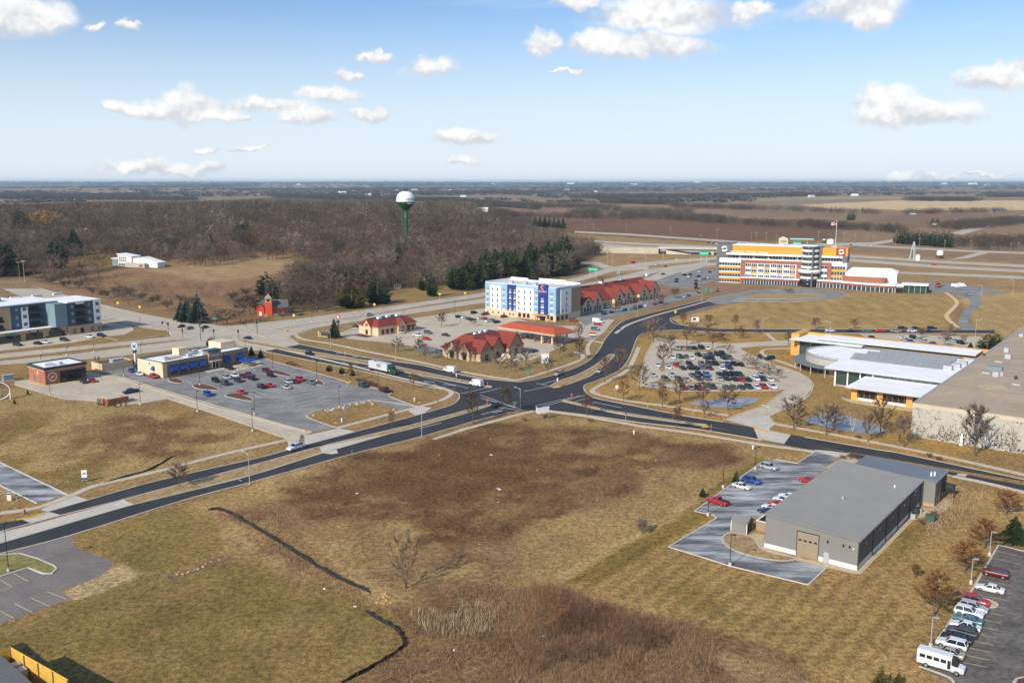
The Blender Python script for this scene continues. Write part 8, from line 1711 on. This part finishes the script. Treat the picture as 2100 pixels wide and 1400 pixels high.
# black silt fences
def silt(pts,h,lb):
    pl = cr(W(pts),8); rr_ = random.Random(len(pts)); n = len(pl); vs = []
    for i,q in enumerate(pl): sg = h * (.8 + .25 * rr_.random()) * min(1,.35 + .2 * min(i,n - 1 - i)); w = .16 * math.sin(i * 1.7); vs += [(q.x,q.y,0),(q.x + w,q.y + w * .4,sg)]
    e = empty('silt_fence',(0,0,0),0,lb,'fence'); MB().add(vs,[(2 * i,2 * i + 2,2 * i + 3,2 * i + 1) for i in range(n - 1)] ).build('fabric',M['fence_black'],e)
    for q in resample(pl,2.2): MB().box(q.x - .03,q.x + .03,q.y - .03,q.y + .03,0,h * 1.1).build('stake',M['bark'],e)
silt([(427,1046),(460,1049),(520,1082),(600,1131),(680,1180),(760,1216)],.85,'long black silt fence sagging across the vacant lot'); silt([(748,1253),(770,1268),(808,1289),(826,1316),(820,1334),(760,1372),(700,1402)],.8,'curved black silt fence round the mown slope'); silt([(215,990),(265,976),(310,962),(356,935)],.5,'short low black silt fence in the left field')
# boulders, litter, hydrants
def rock(x,y,s,lb,m='stone_gold',grp=None):
    r_ = random.Random(x * 7 + y); p = G(x,y); V = [Vector((math.cos(a) * math.cos(b),math.sin(a) * math.cos(b),math.sin(b))) * s * r_.uniform(.75,1.15) for b in (0,.6,1.2) for a in [2 * math.pi * k / 7 for k in range(7)]]
    mb = MB().add([(v.x,v.y,max(0,v.z * .7)) for v in V] + [(0,0,s * .7)],[(7 * j + k,7 * j + (k + 1) % 7,7 * j + 7 + (k + 1) % 7,7 * j + 7 + k) for j in range(2) for k in range(7)] + [(14 + k,14 + (k + 1) % 7,21) for k in range(7)] + [tuple(reversed(range(7)))])
    tag(mb.build('boulder',M[m],None,loc=(p.x,p.y,0)),lb,'boulder',grp)
for i,(x,y,s) in enumerate([(625,884,.7),(689,867,.6),(643,852,.6),(808,840,.55),(860,826,.6),(718,783,.7),(686,761,.6),(708,768,.5),(765,829,.8)]): rock(x,y,s,'golden boulder set beside the kerb of the restaurant lot','stone_gold','boulders round the restaurant lot')
for i in range(34): t = i / 33; rock(664 + 96 * t + R.uniform(-4,4),843 - 20 * t + R.uniform(-3,3),R.uniform(.25,.6),'grey white rock in the rock bed of the corner lawn',R.choice(('stone','kerb_white','galv')),'rocks of the rock bed')
for i in range(26): rock(775 + R.uniform(-8,30),1222 + R.uniform(-8,14),R.uniform(.12,.3),'golden rock in the rubble at the end of the silt fence','stone_gold','rubble rocks at the silt fence')
for i in range(12): rock(365 + i * 8 + R.uniform(-4,4),1180 - i * 3.2 + R.uniform(-3,3),R.uniform(.15,.35),'brown rock in the ditch across the mown land',R.choice(('stone_brown','stone_gold','stone')),'rocks in the ditch')
for i in range(14): rock(470 + R.uniform(0,55),752 + R.uniform(-3,8),R.uniform(.3,.6),'pale rock beside the restaurant patio','stone','rocks at the patio')
for i,(x,y,w) in enumerate([(1007,933,1.4),(1023,1003,1.5),(733,1012,.9),(1070,908,.7),(1044,914,.5),(1022,1030,.7),(1101,964,.7),(1178,928,.4),(1214,957,.5),(982,1116,.5),(1345,944,.6),(1006,900,.4),(900,933,.5),(665,1208,.7),(728,1244,.8),(1112,1305,.9),(1192,1031,.5),(610,987,.4),(931,1334,.6),(1275,1282,.5),(786,943,.4),(690,1043,.4),(1225,1025,.4),(1385,898,.4),(1386,886,.5),(975,910,.4)]):
    p = G(x,y); a = R.uniform(0,3); mb = MB(); n_ = 5; mb.add([(w * (j / n_ - .5),s_ * w * .22,.06 + .12 * R.random()) for j in range(n_ + 1) for s_ in (-1,1)],[(2 * j,2 * j + 2,2 * j + 3,2 * j + 1) for j in range(n_)])
    o = tag(mb.build('litter_scrap',M['white'],None,loc=(p.x,p.y,0)),'scrap of white litter caught in the dry weeds','litter','litter in the dry weeds'); o.rotation_euler[2] = a
for i,(x,y) in enumerate([(51,1054),(898,826),(936,772),(850,822),(701,865),(1300,890),(1544,921)]):
    s = Bld('post_box' if i > 1 else 'fire_hydrant',('red hydrant beside the yellow kerb','red hydrant on the pavement bend','white marker post below the petrol station','white topped post on the corner lawn','white topped post near the lot entrance','white marker beside the long pavement','white stub on the verge by the long pavement')[i],'post',(x,y),0); s.mesh('barrel',MB().lathe([(.2,0),(.2,.8),(.1,1.0)],8),'dark_red' if i < 2 else 'white'); s.mesh('cap',MB().lathe([(.32 if i > 1 else .22,.95),(.32 if i > 1 else .2,1.15)],8),'dark_red' if i < 2 else 'white')
s = Bld('transformer_box','green grey transformer cabinet at the left field edge','utility box',(8,782),40); s.box('cabinet','teal_grey',0,3.4,0,2,0,2.2); s.box('lid','galv',-.1,3.5,-.1,2.1,2.2,2.35); s.box('plinth','kerb',-.4,3.8,-.4,2.4,0,.2)
s = Bld('curved_trellis','white curved frame with dark slats at the left edge','trellis',(-6,820),20)
arc_ = [(4.2 * math.sin(a),0,3.2 - 3.2 * math.cos(a)) for a in [math.pi * k / 14 for k in range(15)]]; s.mesh('rim',MB().tube(arc_,.16,6),'white')
for k in range(2,13): s.box('slat','plastic',-1,arc_[k][0],-.05,.05,arc_[k][2] - .08,arc_[k][2] + .08)
s.box('post','white',4.0,4.3,-.15,.15,0,3.0)
s = Bld('stone_statue','white stone statue on a plinth before the ivy wall','statue',(1971,913),AX); s.box('plinth','block_white',-.5,.5,-.5,.5,0,.5); s.mesh('figure',MB().lathe([(.4,.5),(.5,1.2),(.34,1.9),(.46,2.5),(.2,2.9),(.28,3.2),(.12,3.5)],10),'white',True)
# people
def person(x,y,ang,top,legs,lb):
    bm_v = [(0,0,.95),(0,0,1.2),(0,0,1.42),(0,.01,1.52),(0,.02,1.66),(.11,.0,.9),(.13,.12,.5),(.13,-.02,.06),(.13,.12,.03),(-.11,0,.9),(-.13,-.12,.5),(-.13,-.28,.08),(-.13,-.16,.03),(.2,0,1.4),(.27,-.08,1.14),(.26,.08,.9),(-.2,0,1.4),(-.27,.08,1.14),(-.26,.2,.92)]
    ed = [(0,1),(1,2),(2,3),(3,4),(0,5),(5,6),(6,7),(7,8),(0,9),(9,10),(10,11),(11,12),(2,13),(13,14),(14,15),(2,16),(16,17),(17,18)]
    rad = [.15,.15,.16,.06,.11,.1,.075,.05,.045,.1,.075,.05,.045,.075,.05,.04,.075,.05,.04]
    me = bpy.data.meshes.new('person'); me.from_pydata(bm_v,ed,[]); o = bpy.data.objects.new('person',me); col.objects.link(o); p = G(x,y); o.location = (p.x,p.y,.1); o.rotation_euler = (0,0,ang)
    o.modifiers.new('skin','SKIN'); ly = me.skin_vertices[0].data
    for i,r_ in enumerate(rad): ly[i].radius = (r_,r_)
    ly[0].use_root = True; o.modifiers.new('sub','SUBSURF').levels = 1; bpy.context.view_layer.update()
    m2 = bpy.data.meshes.new_from_object(o.evaluated_get(bpy.context.evaluated_depsgraph_get())); o.modifiers.clear(); o.data = m2; m2.materials.clear()
    for mm in (top,legs,mat('skin',(.45,.27,.19),.6)): m2.materials.append(mm)
    for f in m2.polygons: f.material_index = 2 if f.center.z > 1.5 or (f.center.z < .98 and abs(f.center.x) > .2) else (1 if f.center.z < .95 else 0); f.use_smooth = True
    tag(o,lb,'person'); hr = MB().lathe([(.11,1.66),(.125,1.72),(.09,1.8),(.02,1.82)],8).build('hair',M['plastic'],o)
person(1503,716,.4,M['charcoal'],M['plastic'],'person in dark clothes walking on the library drive'); person(1844,906,-.6,M['plastic'],M['charcoal'],'person in black walking on the slab pavement')
# ------------------------------------------------------------------ air: far things fade to blue
def haze():
    m = bpy.data.materials.new('haze_air'); m.use_nodes = True; t = NT(m.node_tree); o = t.n('ShaderNodeOutputMaterial'); v = t.n('ShaderNodeVolumePrincipled')
    v.inputs['Color'].default_value = (.60,.80,1.0,1); v.inputs['Density'].default_value = 4.6e-5; v.inputs['Anisotropy'].default_value = 0.0; t.link(v.outputs[0],o.inputs['Volume'])
    ob = MB().box(-38000,38000,-2000,42000,-2.5,108).build('haze',m); tag(ob,'thin blue haze over the whole country','haze',kind='stuff')
haze()
